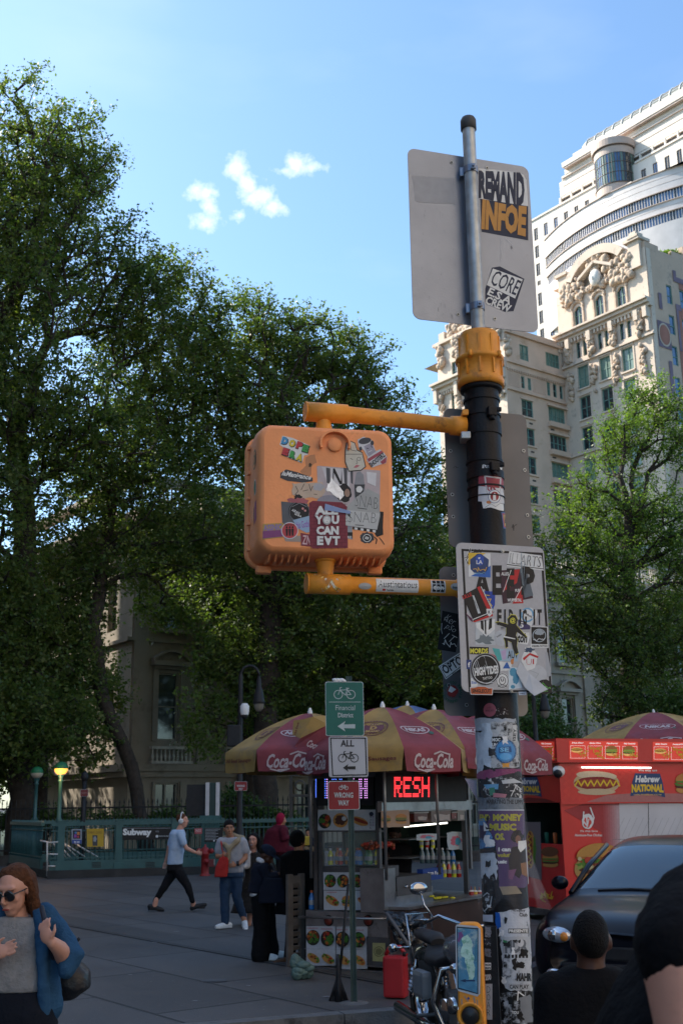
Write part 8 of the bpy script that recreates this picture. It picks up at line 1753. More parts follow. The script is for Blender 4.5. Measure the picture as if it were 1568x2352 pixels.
# ---- motorcycle
mo = Vector((.92, 10.06, 0)); hd = Vector((.29, -.957, 0)).normalized(); ml = Vector((-hd.y, hd.x, 0)); RO = -.145
def mp(f, l, z): return mo+hd*f+ml*l+Z*(z+RO)
mc = thing('motorcycle', 'black and chrome cruiser motorcycle parked at the kerb behind the push button', 'motorcycle', mp(0, 0, 0))
m_gloss = M('gloss_black', (.008, .008, .01), rough=.15, spec=.7, coat=.5)
wheel('wheel', mc, mp(.78, 0, .315), ml, .315, .09, .80, m_chr, 36); wheel('wheel', mc, mp(-.75, 0, .31), ml, .31, .14, .62, m_chr, 30)
def part(nm, f): mb = MB(); f(mb); return mb.build(nm, parent=mc)
part('fork', lambda b: [b.tube([mp(.78, l, .31), mp(.52, l, .95)], [.028, .022], m_chr) for l in (-.09, .09)])
part('handlebar', lambda b: (b.tube([mp(.22, -.42, 1.02), mp(.34, -.30, 1.10), mp(.46, -.10, 1.02), mp(.46, .10, 1.02), mp(.34, .30, 1.10), mp(.22, .42, 1.02)], .014, m_chr), b.tube([mp(.14, -.44, 1.01), mp(.26, -.39, 1.05)], .021, m_blk), b.tube([mp(.14, .44, 1.01), mp(.26, .39, 1.05)], .021, m_blk), b.tube([mp(.3, -.34, 1.07), mp(.2, -.46, 1.06)], .008, m_chr)))
for l in (-.36, .36): part('mirror', lambda b: (b.tube([mp(.3, l*.9, 1.08), mp(.28, l*1.1, 1.18), mp(.26, l*1.15, 1.27)], .008, m_chr), b.ell(mp(.25, l*1.2, 1.31), (.085, .03, .05), m_chr, rot=Matrix.Rotation(.45, 3, 'Z'))))
part('headlight', lambda b: (b.ell(mp(.62, 0, .88), (.10, .11, .10), m_chr), b.lathe([(.085, 0), (.001, .03)], mp(.70, 0, .88), hd, m=m_gsky)))
part('fuel_tank', lambda b: b.ell(mp(.16, 0, .80), (.16, .33, .14), M('silver_tank', (.16, .17, .20), rough=.25, metal=.6), rot=Matrix.Rotation(math.atan2(-hd.x, hd.y), 3, 'Z'), seg=22, ring=14))
part('seat', lambda b: (b.tube([mp(-.02, 0, .74), mp(-.15, 0, .68), mp(-.38, 0, .68), mp(-.5, 0, .76)], [.10, .16, .17, .10], m_blk, n=16, flat=.42), b.tube([mp(-.46, 0, .80), mp(-.6, 0, .83), mp(-.85, 0, .84)], [.07, .11, .09], m_blk, n=14, flat=.5)))
part('fender', lambda b: (b.tube([mp(-.75+.36*math.cos(rad(t)), 0, .31+.36*math.sin(rad(t))) for t in range(15, 175, 12)], .09, m_gloss, n=10, flat=.35), 0))
part('fender', lambda b: (b.tube([mp(.78+.345*math.cos(rad(t)), 0, .315+.345*math.sin(rad(t))) for t in range(40, 160, 12)], .06, m_gloss, n=10, flat=.3)))
part('engine', lambda b: (b.box(mp(.08, 0, .36), (.28, .26, .26), m_dsteel, bev=.03), [b.lathe([(.085 if i % 2 else .07, i*.018) for i in range(12)], mp(.08+s_*.1, 0, .46), hd*s_*.6+Z, m=m_chr, n=14) for s_ in (-1, 1)], b.lathe([(.10, 0), (.09, .04), (.001, .05)], mp(.05, -.14, .34), -ml, m=m_chr, n=18), b.lathe([(.07, 0), (.06, .04), (.001, .05)], mp(.2, -.14, .40), -ml, m=m_chr, n=18)))
part('crash_bar', lambda b: [b.tube([mp(.42, l*.25, .72), mp(.36, l, .70), mp(.30, l*1.2, .45), mp(.36, l*.9, .22), mp(.4, l*.25, .2)], .019, m_chr, n=12) for l in (-.30, .30)])
part('exhaust', lambda b: (b.tube([mp(.3, -.12, .40), mp(.33, -.16, .22), mp(-.2, -.18, .17), mp(-1.0, -.2, .22)], [.025, .025, .04, .045], m_chr), b.tube([mp(-.25, -.3, .26), mp(-.3, .3, .26)], .015, m_dsteel)))
part('frame', lambda b: (b.tube([mp(.5, 0, .88), mp(.1, 0, .68), mp(-.4, 0, .55), mp(-.75, 0, .35)], .022, m_blk), b.tube([mp(.5, 0, .86), mp(.36, 0, .2), mp(-.3, 0, .18), mp(-.4, 0, .5)], .02, m_blk)))
for l in (-.15, .15): part('shock_absorber', lambda b: (b.tube([mp(-.78, l, .33), mp(-.62, l, .66)], .016, m_chr), [b.tube([mp(-.77+.018*i, l, .38+.035*i), mp(-.766+.018*i, l, .39+.035*i)], .032, m_chr, n=10) for i in range(7)]))
part('sissy_bar', lambda b: b.tube([mp(-.8, -.12, .6), mp(-.95, -.12, 1.0), mp(-.97, .12, 1.0), mp(-.8, .12, .6)], .011, m_chr))
for f_, l in ((-.92, -.26), (.5, -.24), (.5, .24)): part('turn_signal', lambda b: (b.tube([mp(f_, l*.4, .72), mp(f_, l, .72)], .010, m_chr), b.ell(mp(f_, l, .72), (.045, .045, .04), m_chr)))
part('side_bag', lambda b: b.box(mp(-.3, -.22, .5), (.1, .25, .22), M('tool_grey', (.14, .16, .18), rough=.35), rot=Matrix.Rotation(math.atan2(-hd.x, hd.y), 3, 'Z'), bev=.04))

# ---- the dark blue car
ch = Vector((-.47, -.88, 0)).normalized(); cl_ = Vector((-ch.y, ch.x, 0)); hp = AT(1262, 2150, 11.8); CO = Vector((hp.x, hp.y, 0))+cl_*.63-ch*.05+Z*RO; CO.z = RO
def cp(f, l, z): return CO+ch*f+cl_*l+Z*z*1.07
car = thing('parked_car', 'dark blue saloon car with clear headlamp in front of the red trailer', 'car', CO)
m_car = M('midnight_blue_paint', (.003, .004, .009), rough=.3, spec=.25, coat=.15, var=.1, scale=2); m_cg = M('car_glass', (.012, .02, .025), rough=.03, spec=1, var=.1)
ST = [(.10, .30, .62, .68, .62, .45), (.04, .22, .70, .78, .80, .62), (-.2, .2, .74, .85, .88, .70), (-.6, .2, .80, .90, .90, .72), (-.95, .2, .84, .935, .905, .72), (-1.08, .2, .86, .97, .905, .69), (-1.6, .2, .88, 1.20, .905, .62), (-2.15, .2, .90, 1.39, .905, .55), (-2.6, .2, .91, 1.47, .905, .53), (-3.3, .2, .93, 1.45, .905, .53), (-3.75, .2, .95, 1.26, .90, .56), (-4.15, .2, .97, 1.06, .88, .62), (-4.55, .25, .92, .98, .80, .55), (-4.65, .35, .7, .74, .74, .5)]
mb = MB(); secs = []
for f_, z0_, zb_, zt_, wb, wt in ST:
    hf = [(0, z0_), (wb*.85, z0_), (wb, z0_+.12), (wb*1.01, (z0_+zb_)/2), (wb*.985, zb_-.05), (wb*.95, zb_), (wt+(wb*.95-wt)*.55, zb_+(zt_-zb_)*.42), (wt+.06, zt_-.045 if zt_ > 1.1 else zt_-.02), (wt-.06, zt_-.005), (0, zt_+.015)]
    secs.append([cp(f_, w_, z_) for w_, z_ in hf]+[cp(f_, -w_, z_) for w_, z_ in hf[-2:0:-1]])
nS = len(secs[0]); vs = [p for s_ in secs for p in s_]
for i in range(len(secs)-1):
    for j in range(nS):
        jj = j if j < 9 else nS-1-j; gl = (i in (5, 6) and 7 <= jj <= 8) or (6 <= i <= 9 and jj in (5, 6)) or (i in (9, 10) and 7 <= jj <= 8)
        mb.mat(m_cg if gl else m_car); mb.f.append((i*nS+j, (i+1)*nS+j, (i+1)*nS+(j+1) % nS, i*nS+(j+1) % nS)); mb.mi.append(mb.m); mb.sm.append(True)
mb.f.append(tuple(reversed(range(nS)))); mb.mi.append(0); mb.sm.append(True); mb.f.append(tuple((len(secs)-1)*nS+j for j in range(nS))); mb.mi.append(0); mb.sm.append(True); mb.v = [tuple(v) for v in vs]
bo_ = mb.build('body', parent=car); bv = bo_.modifiers.new('s', 'SUBSURF'); bv.levels = bv.render_levels = 2
def cpart(nm, f): mb = MB(); f(mb); return mb.build(nm, parent=car)
m_hl = M('headlamp_lens', (.55, .6, .66), rough=.1, metal=.6, var=.3, scale=14); m_amb = M('amber_lens', (.6, .22, .04), rough=.2, var=.2, scale=20)
RZ = Matrix.Rotation(math.atan2(-ch.x, ch.y), 3, 'Z')
for l in (-1, 1):
    hl = cpart('headlight', lambda b: (b.ell(cp(.035, l*.56, .665), (.17, .10, .08), m_hl, rot=RZ @ Matrix.Rotation(l*.35, 3, 'Z'), seg=24, ring=14), b.ell(cp(.12, l*.58, .67), (.05, .03, .05), m_chr, rot=RZ), b.ell(cp(.12, l*.47, .66), (.045, .03, .045), m_amb, rot=RZ)))
    cpart('fog_lamp', lambda b: b.ell(cp(.085, l*.58, .34), (.10, .04, .05), m_hl, rot=RZ)); cpart('side_mirror', lambda b: b.ell(cp(-1.5, l*1.0, 1.02), (.10, .07, .075), m_car, rot=RZ))
    for f_ in (-.8, -3.55): wheel('wheel', car, cp(f_, l*.80, .32), cl_*l, .32, .2, .62, m_steel)
cpart('grille', lambda b: b.box(cp(.085, 0, .53), (.66, .05, .13), m_blk, rot=RZ, bev=.02)); cpart('bumper_trim', lambda b: b.box(cp(.115, 0, .40), (1.0, .05, .10), m_blk, rot=RZ, bev=.02))
cpart('wiper', lambda b: b.tube([cp(-1.06, .5, .98), cp(-1.10, -.1, 1.0), cp(-1.08, -.45, .98)], .012, m_blk, n=6))
def rrb(b):
    for l in (-1, 1): b.tube([cp(-1.05, l*.74, .95), cp(-1.6, l*.69, 1.19), cp(-2.15, l*.62, 1.38)], .028, m_car, n=8)
cpart('pillar', rrb)
# ================================================================== PEOPLE
PEND = []
class Man:
    """one person: joints are read off at depth Y; every garment is one continuous remeshed surface"""
    def __init__(s, label, Y, zf, foot, group=None):
        s.Y, s.zf = Y, zf; p = AT(*zf(*foot), Y); s.root = thing('person', label, 'person', (p.x, Y, max(0, p.z)), group)
    def p(s, x, y, d=0): return AT(*s.zf(x, y), s.Y+d)
    def surf(s, name, m, vox, *items, wr=0, sm=4, parent=None, label=None):
        mb = MB()
        for it in items:
            if callable(it): it(mb); continue
            if it[0] == 't':
                P = [s.p(*q[:3]) for q in it[1:]]; R_ = [q[3] for q in it[1:]]; mb.tube(P, R_, n=12)
                for a, r in ((P[0], R_[0]), (P[-1], R_[-1])): mb.ell(a, r*.98, seg=12, ring=8)
            else:
                vs = []; n = 20
                for q in it[1:]:
                    c = s.p(*q[:3])
                    for j in range(n): t = 2*math.pi*j/n; e = .8; vs.append(c+Vector((math.copysign(abs(math.cos(t))**e, math.cos(t))*q[3], math.copysign(abs(math.sin(t))**e, math.sin(t))*q[4], 0)))
                k = len(it)-1; mb.add(vs, [(i*n+j, i*n+(j+1) % n, (i+1)*n+(j+1) % n, (i+1)*n+j) for i in range(k-1) for j in range(n)]+[tuple(range(n)), tuple((k-1)*n+j for j in reversed(range(n)))])
        if name == 'body':
            ts = [it for it in items if not callable(it) and it[0] == 't']; hub = s.p(*ts[0][-1][:3])
            for it in ts[1:]:
                if abs(s.p(*it[1][:3]).z-hub.z) < .75: mb.tube([s.p(*it[1][:3]), hub], .022, n=8)
        o = mb.build(name, m, parent or s.root)
        if label: o['label'] = label
        r = o.modifiers.new('r', 'REMESH'); r.mode = 'VOXEL'; r.voxel_size = vox; r.use_smooth_shade = True
        q = o.modifiers.new('q', 'SMOOTH'); q.iterations = sm; q.factor = .5
        if wr:
            tx = bpy.data.textures.new('folds', 'CLOUDS'); tx.noise_scale = .09; tx.noise_depth = 4; d = o.modifiers.new('d', 'DISPLACE'); d.texture = tx; d.strength = wr; d.mid_level = .5
        PEND.append(o); return o
    def head(s, x, y, d=0, yaw=0, pitch=0, k=1.0):
        """yaw 0 faces the camera, + turns to the image's right"""
        s.c = s.p(x, y, d); a, b = rad(yaw), rad(pitch); s.f = Vector((math.sin(a)*math.cos(b), -math.cos(a)*math.cos(b), -math.sin(b))); s.s_ = Z.cross(s.f).normalized(); s.u_ = s.f.cross(s.s_).normalized()*1
        if s.u_.z < 0: s.u_ = -s.u_
        s.k = k; s.R = Matrix((s.s_, s.f, s.u_)).transposed()
        def f(mb):
            q = lambda r_, f_, u_: s.hp(r_, f_, u_); e = lambda c, r: mb.ell(q(*c), tuple(v*k for v in r), rot=s.R, seg=18, ring=12)
            e((0, -.012, .035), (.076, .096, .088)); e((0, .02, -.03), (.062, .072, .078)); e((0, .045, -.085), (.036, .036, .030)); e((0, .07, .048), (.058, .022, .018)); e((-.04, .058, -.01), (.024, .026, .026)); e((.04, .058, -.01), (.024, .026, .026))
            mb.tube([q(0, .092, .03), q(0, .108, .0), q(0, .118, -.018)], [.008*k, .011*k, .014*k], n=8); e((0, .104, -.022), (.018, .014, .010)); e((0, .088, -.058), (.024, .012, .012))
            for g in (-1, 1): e((g*.079, -.012, .005), (.010, .020, .032))
        return f
    def hp(s, r_, f_, u_): return s.c+(s.s_*r_+s.f*f_+s.u_*u_)*s.k
    def face(s, brow='2a1a12', smile=False, lip='8a4540', glasses=False):
        for g in (-1, 1):
            if not glasses:
                mb = MB(); mb.ell(s.hp(g*.031, .083, .018), tuple(v*s.k for v in (.013, .007, .0065)), K('b9aca4', .3), rot=s.R, seg=10, ring=6); mb.ell(s.hp(g*.031, .0885, .018), tuple(v*s.k for v in (.006, .004, .0062)), BK, rot=s.R, seg=8, ring=6); mb.build('eye', parent=s.root)
            mb = MB(); mb.tube([s.hp(g*.014, .093, .038), s.hp(g*.032, .092, .044), s.hp(g*.052, .078, .038)], [.003, .0045, .002], K(brow), n=6); mb.build('eyebrow', parent=s.root)
        mb = MB(); mb.ell(s.hp(0, .097, -.058), tuple(v*s.k for v in ((.029 if smile else .022), .007, (.010 if smile else .0055))), K(lip), rot=s.R); 
        if smile: mb.ell(s.hp(0, .101, -.057), (.022, .005, .005), WH, rot=s.R)
        mb.build('lips', parent=s.root)
    def hair(s, m, vox=.012, *extra, top=(.083, .100, .088), off=(0, -.026, .052), wr=.012):
        return s.surf('hair', m, vox, lambda mb: mb.ell(s.hp(*off), tuple(v*s.k for v in top), rot=s.R, seg=18, ring=12), *extra, wr=wr, sm=2)
    def hand(s, x, y, d, dirn, side, k=1.0, curl=.5):
        """palm, four bent fingers of different length and a thumb leaving the side; dirn = finger direction, side = thumb direction"""
        def f(mb):
            c = s.p(x, y, d); D, S = Vector(dirn).normalized(), Vector(side).normalized(); S = (S-D*S.dot(D)).normalized(); N_ = D.cross(S); R = Matrix((S, D, N_)).transposed()
            mb.ell(c, (.040*k, .048*k, .017*k), rot=R, seg=14, ring=10)
            for i, L_ in enumerate((.066, .074, .069, .054)):
                a = c+S*(.033-.0215*i)*k+D*.036*k; b = a+(D*(1-curl*.3)+N_*curl*.5)*L_*.5*k; e = b+(D*(1-curl)+N_*curl)*L_*.5*k; mb.tube([a, b, e], [.0092*k, .0082*k, .0062*k], n=8); mb.ell(e, .0068*k, seg=8, ring=6); mb.ell(b, .009*k, seg=8, ring=6)
            a = c+S*.030*k-D*.022*k; b = a+(S*.8+D*.7)*.036*k; e = b+(D*.9+S*.15+N_*curl*.5)*.032*k; mb.tube([a, b, e], [.013*k, .0105*k, .008*k], n=8); mb.ell(e, .008*k, seg=8, ring=6); mb.ell(b, .0105*k, seg=8, ring=6)
        return f
    def shoe(s, m, x, y, d, ang, L=.27, vox=.012, lift=0):
        q = s.p(x, y, d); D = Vector((math.cos(rad(ang)), math.sin(rad(ang)), lift))
        return s.surf('shoe', m, vox, lambda mb: (mb.tube([q-D*.06+Z*.045, q+D*.02+Z*.05, q+D*(L-.12)+Z*.033, q+D*(L-.06)+Z*.028], [.043, .046, .042, .028], n=12), mb.ell(q-D*.06+Z*.042, .04), mb.box(q+D*.05+Z*.012, (L, .085, .022), rot=Matrix.Rotation(rad(ang), 3, 'Z'), bev=.01)), sm=3)
def cloth(n_, c, rough=.85, var=.12, **k): return M(n_, c, rough=rough, spec=.1, var=var, scale=k.pop('scale', 9), bump=.35, bscale=60, **k)
def skin(n_, c): return M(n_, c, rough=.5, spec=.35, var=.08, scale=12, dirt=tuple(v*.8 for v in hexc(c)), dscale=9, dth=.6)
SK1, SK2, SK3 = skin('fair_skin', 'c08d78'), skin('warm_skin', 'a87558'), skin('dark_skin', '4a2e22')
HB_, HBR = M('black_hair', (.008, .007, .007), rough=.75, spec=.15, bump=.8, bscale=140, var=.3, scale=60), M('brown_hair', (.085, .032, .014), rough=.7, spec=.12, var=.35, scale=45, bump=.6, bscale=70)
# ---- woman at the left edge
zw_ = zoomer(0, 2200, 4.703); P = Man('woman in sunglasses, open blue jacket and grey top at the left edge', 6.2, zw_, (200, 2600)); P.root.matrix_basis = Matrix.Translation((P.root.location.x, 6.2, 0))
hd_ = P.head(178, 705, 0, -16, 20, .98)
P.surf('body', SK1, .0065, hd_, ('t', (200, 900, .04, .052), (215, 1050, .05, .058), (220, 1150, .07, .09)),
    ('t', (800, 1520, .0, .047), (745, 1420, -.08, .041), (650, 1340, -.15, .030)), P.hand(575, 1250, -.16, (-.35, .15, 1), (.8, -.3, .5), .92, .5),
    ('t', (-160, 1640, .0, .045), (-60, 1530, -.12, .028)), P.hand(15, 1455, -.16, (1, -.1, .35), (.1, .2, 1), .92, .2), ('r', (210, 1130, .1, .14, .08), (210, 1900, .1, .15, .09)), sm=3)
P.face('4a2c1c', glasses=True, lip='8a4038')
P.hair(HBR, .009, lambda mb: [mb.tube([P.hp(g*.05, -.03, .11), P.hp(g*.084, -.025, .05), P.hp(g*.088, -.03, -.05), P.hp(g*.10, -.03, -.16), P.hp(g*.11, -.02, -.20)], [.022, .026, .032, .034, .02]) for g in (-1, 1)], lambda mb: mb.tube([P.hp(0, -.07, .05), P.hp(0, -.085, -.07), P.hp(0, -.075, -.18)], [.085, .08, .05]), wr=.007, off=(0, -.034, .050))
mb = MB(); m_lens = M('sunglass_lens', (.006, .006, .007), rough=.08, spec=.9)
for g in (-1, 1): mb.ell(P.hp(g*.033, .098, .016), (.033, .008, .029), m_lens, rot=P.R); mb.tube([P.hp(g*.058, .092, .026), P.hp(g*.078, .04, .022), P.hp(g*.082, -.01, .016)], .0035, m_lens)
mb.tube([P.hp(-.012, .112, .022), P.hp(.012, .112, .022)], .0035); mb.build('sunglasses', parent=P.root)
P.surf('shirt', cloth('grey_knit', (.24, .235, .235), scale=30), .011, ('r', (210, 1010, .06, .10, .085), (225, 1030, .06, .15, .09), (230, 1200, .06, .155, .105), (225, 1500, .06, .14, .105), (225, 1750, .06, .15, .11), (220, 1900, .06, .155, .11), (220, 1945, .06, .14, .10)), wr=.022)
m_bj = cloth('blue_linen', (.026, .075, .145), scale=20)
P.surf('jacket', m_bj, .011, ('t', (450, 940, .03, .028), (500, 1150, -.02, .032), (530, 1500, -.03, .032), (545, 1900, -.03, .032), (550, 2230, .0, .036)), ('t', (570, 980, .08, .05), (600, 1300, .06, .055), (610, 1700, .06, .055), (640, 2160, .08, .065)), ('t', (570, 955, .06, .05), (700, 1130, .05, .052), (830, 1370, .03, .056), (905, 1510, .0, .058), (830, 1650, -.02, .056)),
    ('t', (-30, 1000, .05, .06), (-40, 1400, .02, .06), (-40, 2100, .02, .07)), ('r', (230, 960, .16, .15, .05), (230, 1600, .19, .19, .06), (240, 2200, .19, .2, .06)), ('t', (-100, 1000, .08, .08), (-260, 1350, .05, .085), (-300, 1550, .0, .08)), wr=.03)
P.surf('trousers', cloth('black_denim', (.010, .012, .018)), .014, ('r', (225, 1930, .06, .155, .12), (240, 2150, .06, .19, .14), (250, 2400, .06, .195, .14)), ('t', (90, 2420, .06, .10), (80, 3300, .06, .07), (80, 4330, .06, .06)), ('t', (400, 2420, .06, .10), (410, 3300, .06, .07), (410, 4330, .06, .06)), wr=.015)
for x in (80, 410): P.shoe(m_blk, x, 4430, .04, -90)
P.surf('backpack', M('black_leather', (.014, .015, .018), rough=.4, bump=.3, var=.2), .012, ('r', (800, 1560, .26, .08, .08), (850, 1700, .26, .115, .10), (850, 1900, .26, .12, .10), (780, 2050, .26, .06, .07)), wr=.012)
P.surf('strap', M('strap_grey', (.02, .02, .028), rough=.6), .007, ('t', (520, 900, -.03, .014), (555, 1060, -.075, .015), (600, 1230, -.10, .015), (640, 1420, -.03, .014), (700, 1700, .1, .014)), ('t', (930, 1330, .26, .008), (990, 1270, .26, .006), (1000, 1290, .26, .006), (940, 1360, .26, .008)))
# ---- walking man
z6 = zoomer(380, 2100, 3.267); P = Man('man in white headphones and light blue t-shirt striding to the right', 21.5, z6, (280, 980)); hd_ = P.head(332, 212, 0, 80, 0)
P.surf('body', SK1, .012, hd_, ('t', (318, 260, .0, .056), (300, 310, .0, .075)), ('t', (330, 390, -.16, .047), (370, 450, -.2, .042), (435, 480, -.2, .030)), P.hand(468, 488, -.2, (1, 0, -.2), (0, 0, 1), 1, .8), ('t', (222, 420, .16, .046), (205, 500, .17, .038), (185, 560, .16, .028)), P.hand(178, 590, .15, (-.1, 0, -1), (1, 0, .1), 1, .8), ('t', (105, 890, 0, .045), (92, 945, 0, .05)), ('t', (418, 890, 0, .045), (425, 935, 0, .05)))
P.hair(HBR, .012); mb = MB(); mw = M('headphone_white', (.62, .62, .62), rough=.35)
for g in (-1, 1): mb.lathe([(.045, 0), (.045, .03), (.03, .04), (.001, .04)], P.hp(g*.078, 0, .0), P.s_*g, m=mw, n=16)
mb.tube([P.hp(.10*math.cos(rad(t)), -.005, .03+.125*math.sin(rad(t))) for t in range(0, 181, 15)], .011, mw); mb.build('headphones', parent=P.root)
P.surf('t_shirt', cloth('pale_blue_cotton', (.36, .46, .60)), .016, ('r', (295, 285, 0, .11, .14), (288, 320, 0, .145, .20), (285, 420, 0, .145, .185), (272, 520, 0, .135, .175), (265, 585, 0, .14, .18)), ('t', (310, 325, -.15, .078), (338, 400, -.19, .070)), ('t', (262, 325, .16, .078), (228, 425, .18, .068)), wr=.025)
m_bt = cloth('black_trousers', (.012, .012, .014)); P.surf('trousers', m_bt, .016, ('r', (265, 575, 0, .135, .165), (268, 640, 0, .15, .17)), ('t', (250, 650, .06, .105), (180, 770, .05, .075), (95, 905, .05, .045)), ('t', (300, 650, -.06, .105), (375, 770, -.05, .075), (418, 900, -.05, .048)), wr=.02)
P.shoe(m_blk, 75, 975, 0, 0, lift=-.25); P.shoe(m_blk, 440, 975, 0, 0, lift=.3)
# ---- couple
P = Man('man in grey t-shirt with a tan sweater round his shoulders and a red bag', 18.4, z6, (720, 1130)); hd_ = P.head(732, 285, 0, 12, 0)
P.surf('body', SK2, .011, hd_, ('t', (738, 330, .03, .06), (740, 375, .04, .075)), ('t', (648, 460, 0, .052), (636, 520, -.03, .045), (665, 515, -.14, .032)), P.hand(690, 503, -.17, (1, -.2, 0), (0, 0, 1), 1, .9), ('t', (868, 450, 0, .052), (872, 530, -.02, .045), (815, 580, -.15, .030)), P.hand(768, 592, -.18, (-1, -.1, -.1), (0, 0, 1), 1, .9), ('t', (700, 1060, 0, .04), (698, 1110, 0, .045)), ('t', (850, 1030, .1, .04), (866, 1075, .1, .045)))
P.face('14100e', lip='7a4038'); P.hair(HB_, .012, top=(.086, .102, .095), off=(0, -.024, .062))
P.surf('t_shirt', cloth('grey_cotton', (.36, .35, .37)), .015, ('r', (742, 352, .02, .12, .09), (745, 385, .02, .225, .12), (750, 470, .02, .21, .125), (752, 580, .02, .185, .12), (755, 655, .02, .19, .125)), ('t', (665, 395, .0, .085), (645, 470, .0, .072)), ('t', (845, 395, 0, .085), (870, 465, 0, .075)), wr=.02)
P.surf('sweater', cloth('tan_wool', (.30, .235, .15)), .013, ('t', (675, 380, .05, .045), (700, 420, -.11, .04), (730, 455, -.15, .04), (722, 545, -.15, .035)), ('t', (845, 360, .06, .05), (800, 385, -.09, .045), (730, 452, -.15, .04)), ('t', (690, 365, .12, .05), (770, 345, .13, .055), (840, 360, .08, .05)), wr=.02)
P.surf('jeans', cloth('blue_denim', (.030, .055, .10)), .016, ('r', (755, 645, .02, .18, .12), (755, 690, .02, .19, .13)), ('t', (705, 700, .02, .10), (695, 860, .0, .078), (700, 1085, 0, .066)), ('t', (795, 700, .02, .10), (800, 870, .02, .075), (852, 1030, .12, .058)), wr=.022)
P.shoe(WH, 712, 1135, .0, -140); P.shoe(WH, 866, 1110, .1, -80, lift=-.5)
P.surf('bag', cloth('red_cotton_bag', (.42, .035, .03)), .012, ('r', (690, 520, -.17, .07, .02), (672, 600, -.17, .10, .03), (662, 695, -.17, .10, .03)), ('t', (663, 385, -.12, .013), (680, 510, -.18, .013)), wr=.02)
mb = MB(); mb.lathe([(.036, -.02), (.038, 0), (.036, .02)], P.p(808, 578, -.155), (1, 0, .1), m=m_blk, n=16); mb.build('watch', parent=P.root)
P = Man('smiling woman in white cardigan and black floral dress beside the man in grey', 18.9, z6, (900, 1160)); hd_ = P.head(940, 385, 0, -12, 0, .95)
P.surf('body', SK1, .011, hd_, ('t', (945, 430, .03, .048), (945, 475, .04, .07)), ('t', (912, 990, 0, .05), (905, 1100, -.02, .035), (895, 1135, -.02, .04)), ('t', (960, 990, .1, .05), (965, 1120, .1, .035)), P.hand(806, 622, -.16, (-1, 0, 0), (0, 0, 1), .9, .8)); P.face('2a1a14', True)
P.hair(HB_, .012, lambda mb: [mb.tube([P.hp(g*.05, -.03, .10), P.hp(g*.092, -.02, .02), P.hp(g*.10, -.01, -.1), P.hp(g*.11, 0, -.24)], [.03, .035, .04, .022]) for g in (-1, 1)], lambda mb: mb.tube([P.hp(0, -.08, .04), P.hp(0, -.08, -.2)], [.08, .06]))
P.surf('dress', M('floral_black', (.014, .013, .013), rough=.8, var=.2, dirt=(.34, .28, .17), dscale=26, dth=.60), .016, ('r', (945, 480, .02, .13, .09), (942, 560, .02, .14, .10), (940, 680, .02, .13, .10), (925, 820, .02, .20, .14), (912, 1000, .02, .31, .2)), wr=.03)
P.surf('cardigan', cloth('white_knit', (.55, .54, .54)), .015, ('t', (905, 490, -.02, .055), (893, 600, -.06, .05), (810, 622, -.15, .04)), ('t', (900, 480, .05, .055), (900, 600, .06, .06), (890, 740, .06, .05)), ('t', (985, 480, .04, .06), (1000, 640, .05, .06), (985, 760, .02, .045)), ('r', (945, 470, .10, .13, .04), (945, 700, .13, .14, .05)), wr=.02)
P.shoe(m_blk, 890, 1165, -.02, -120, .24); P.shoe(m_blk, 965, 1150, .1, -110, .24)
# ---- customers at the cart
P = Man('woman in black cap and wide black trousers looking down at her bag beside the cart', 14.75, z6, (1020, 1410)); hd_ = P.head(1052, 515, 0, 72, 32, .98)
P.surf('body', SK3, .011, hd_, ('t', (1030, 560, .02, .05), (1015, 590, .02, .06)), P.hand(1180, 672, -.16, (1, -.1, -.3), (0, 0, 1), .9, .8), ('t', (1130, 670, -.16, .032), (1165, 672, -.16, .027)), ('t', (1010, 1350, 0, .04), (1010, 1385, 0, .04)))
P.hair(HB_, .012); P.surf('cap', cloth('navy_cap', (.018, .024, .045)), .01, lambda mb: (mb.ell(P.hp(0, -.01, .075), (.09, .11, .068), rot=P.R), mb.ell(P.hp(0, .115, .058), (.07, .075, .012), rot=P.R)), sm=2)
mn = cloth('navy_wool', (.012, .015, .026)); P.surf('jacket', mn, .014, ('r', (1010, 570, .02, .10, .13), (1020, 620, .02, .14, .18), (1010, 720, .02, .14, .18), (995, 825, .02, .15, .18)), ('t', (1030, 620, -.14, .07), (1060, 700, -.18, .06), (1140, 680, -.16, .045)), ('t', (1030, 620, .18, .07), (1080, 700, .16, .055), (1150, 690, .05, .045)), wr=.025)
P.surf('shirt', cloth('white_cotton', (.62, .62, .64)), .012, ('t', (985, 545, -.05, .035), (1020, 560, -.09, .03)), ('r', (975, 830, .0, .085, .15), (975, 858, 0, .10, .13)))
P.surf('trousers', cloth('black_flared', (.008, .008, .009)), .016, ('r', (1010, 820, .02, .13, .17), (1025, 900, .02, .155, .18)), ('t', (1005, 920, -.05, .12), (1010, 1150, -.06, .10), (1005, 1370, -.07, .125)), ('t', (1050, 920, .08, .12), (1070, 1150, .08, .10), (1085, 1345, .08, .12)), wr=.02)
P.shoe(WH, 1010, 1410, -.06, -10); P.shoe(WH, 1115, 1392, .08, 5)
P.surf('handbag', mn, .014, ('r', (1110, 700, -.22, .12, .05), (1110, 820, -.22, .17, .07), (1120, 920, -.22, .19, .07)), ('t', (1030, 620, -.24, .012), (1060, 740, -.25, .012)), wr=.02)
P = Man('person in long black coat standing at the cart with their back turned', 14.6, z6, (1330, 1440)); hd_ = P.head(1325, 395, 0, 140, 0)
P.surf('body', SK2, .014, hd_, ('t', (1330, 440, 0, .055), (1335, 490, 0, .07)), P.hand(1215, 960, -.1, (0, 0, -1), (1, 0, 0), 1, .7), ('t', (1222, 900, -.06, .03), (1216, 935, -.1, .027))); P.hair(HB_, .014, top=(.095, .108, .11), off=(0, -.015, .045))
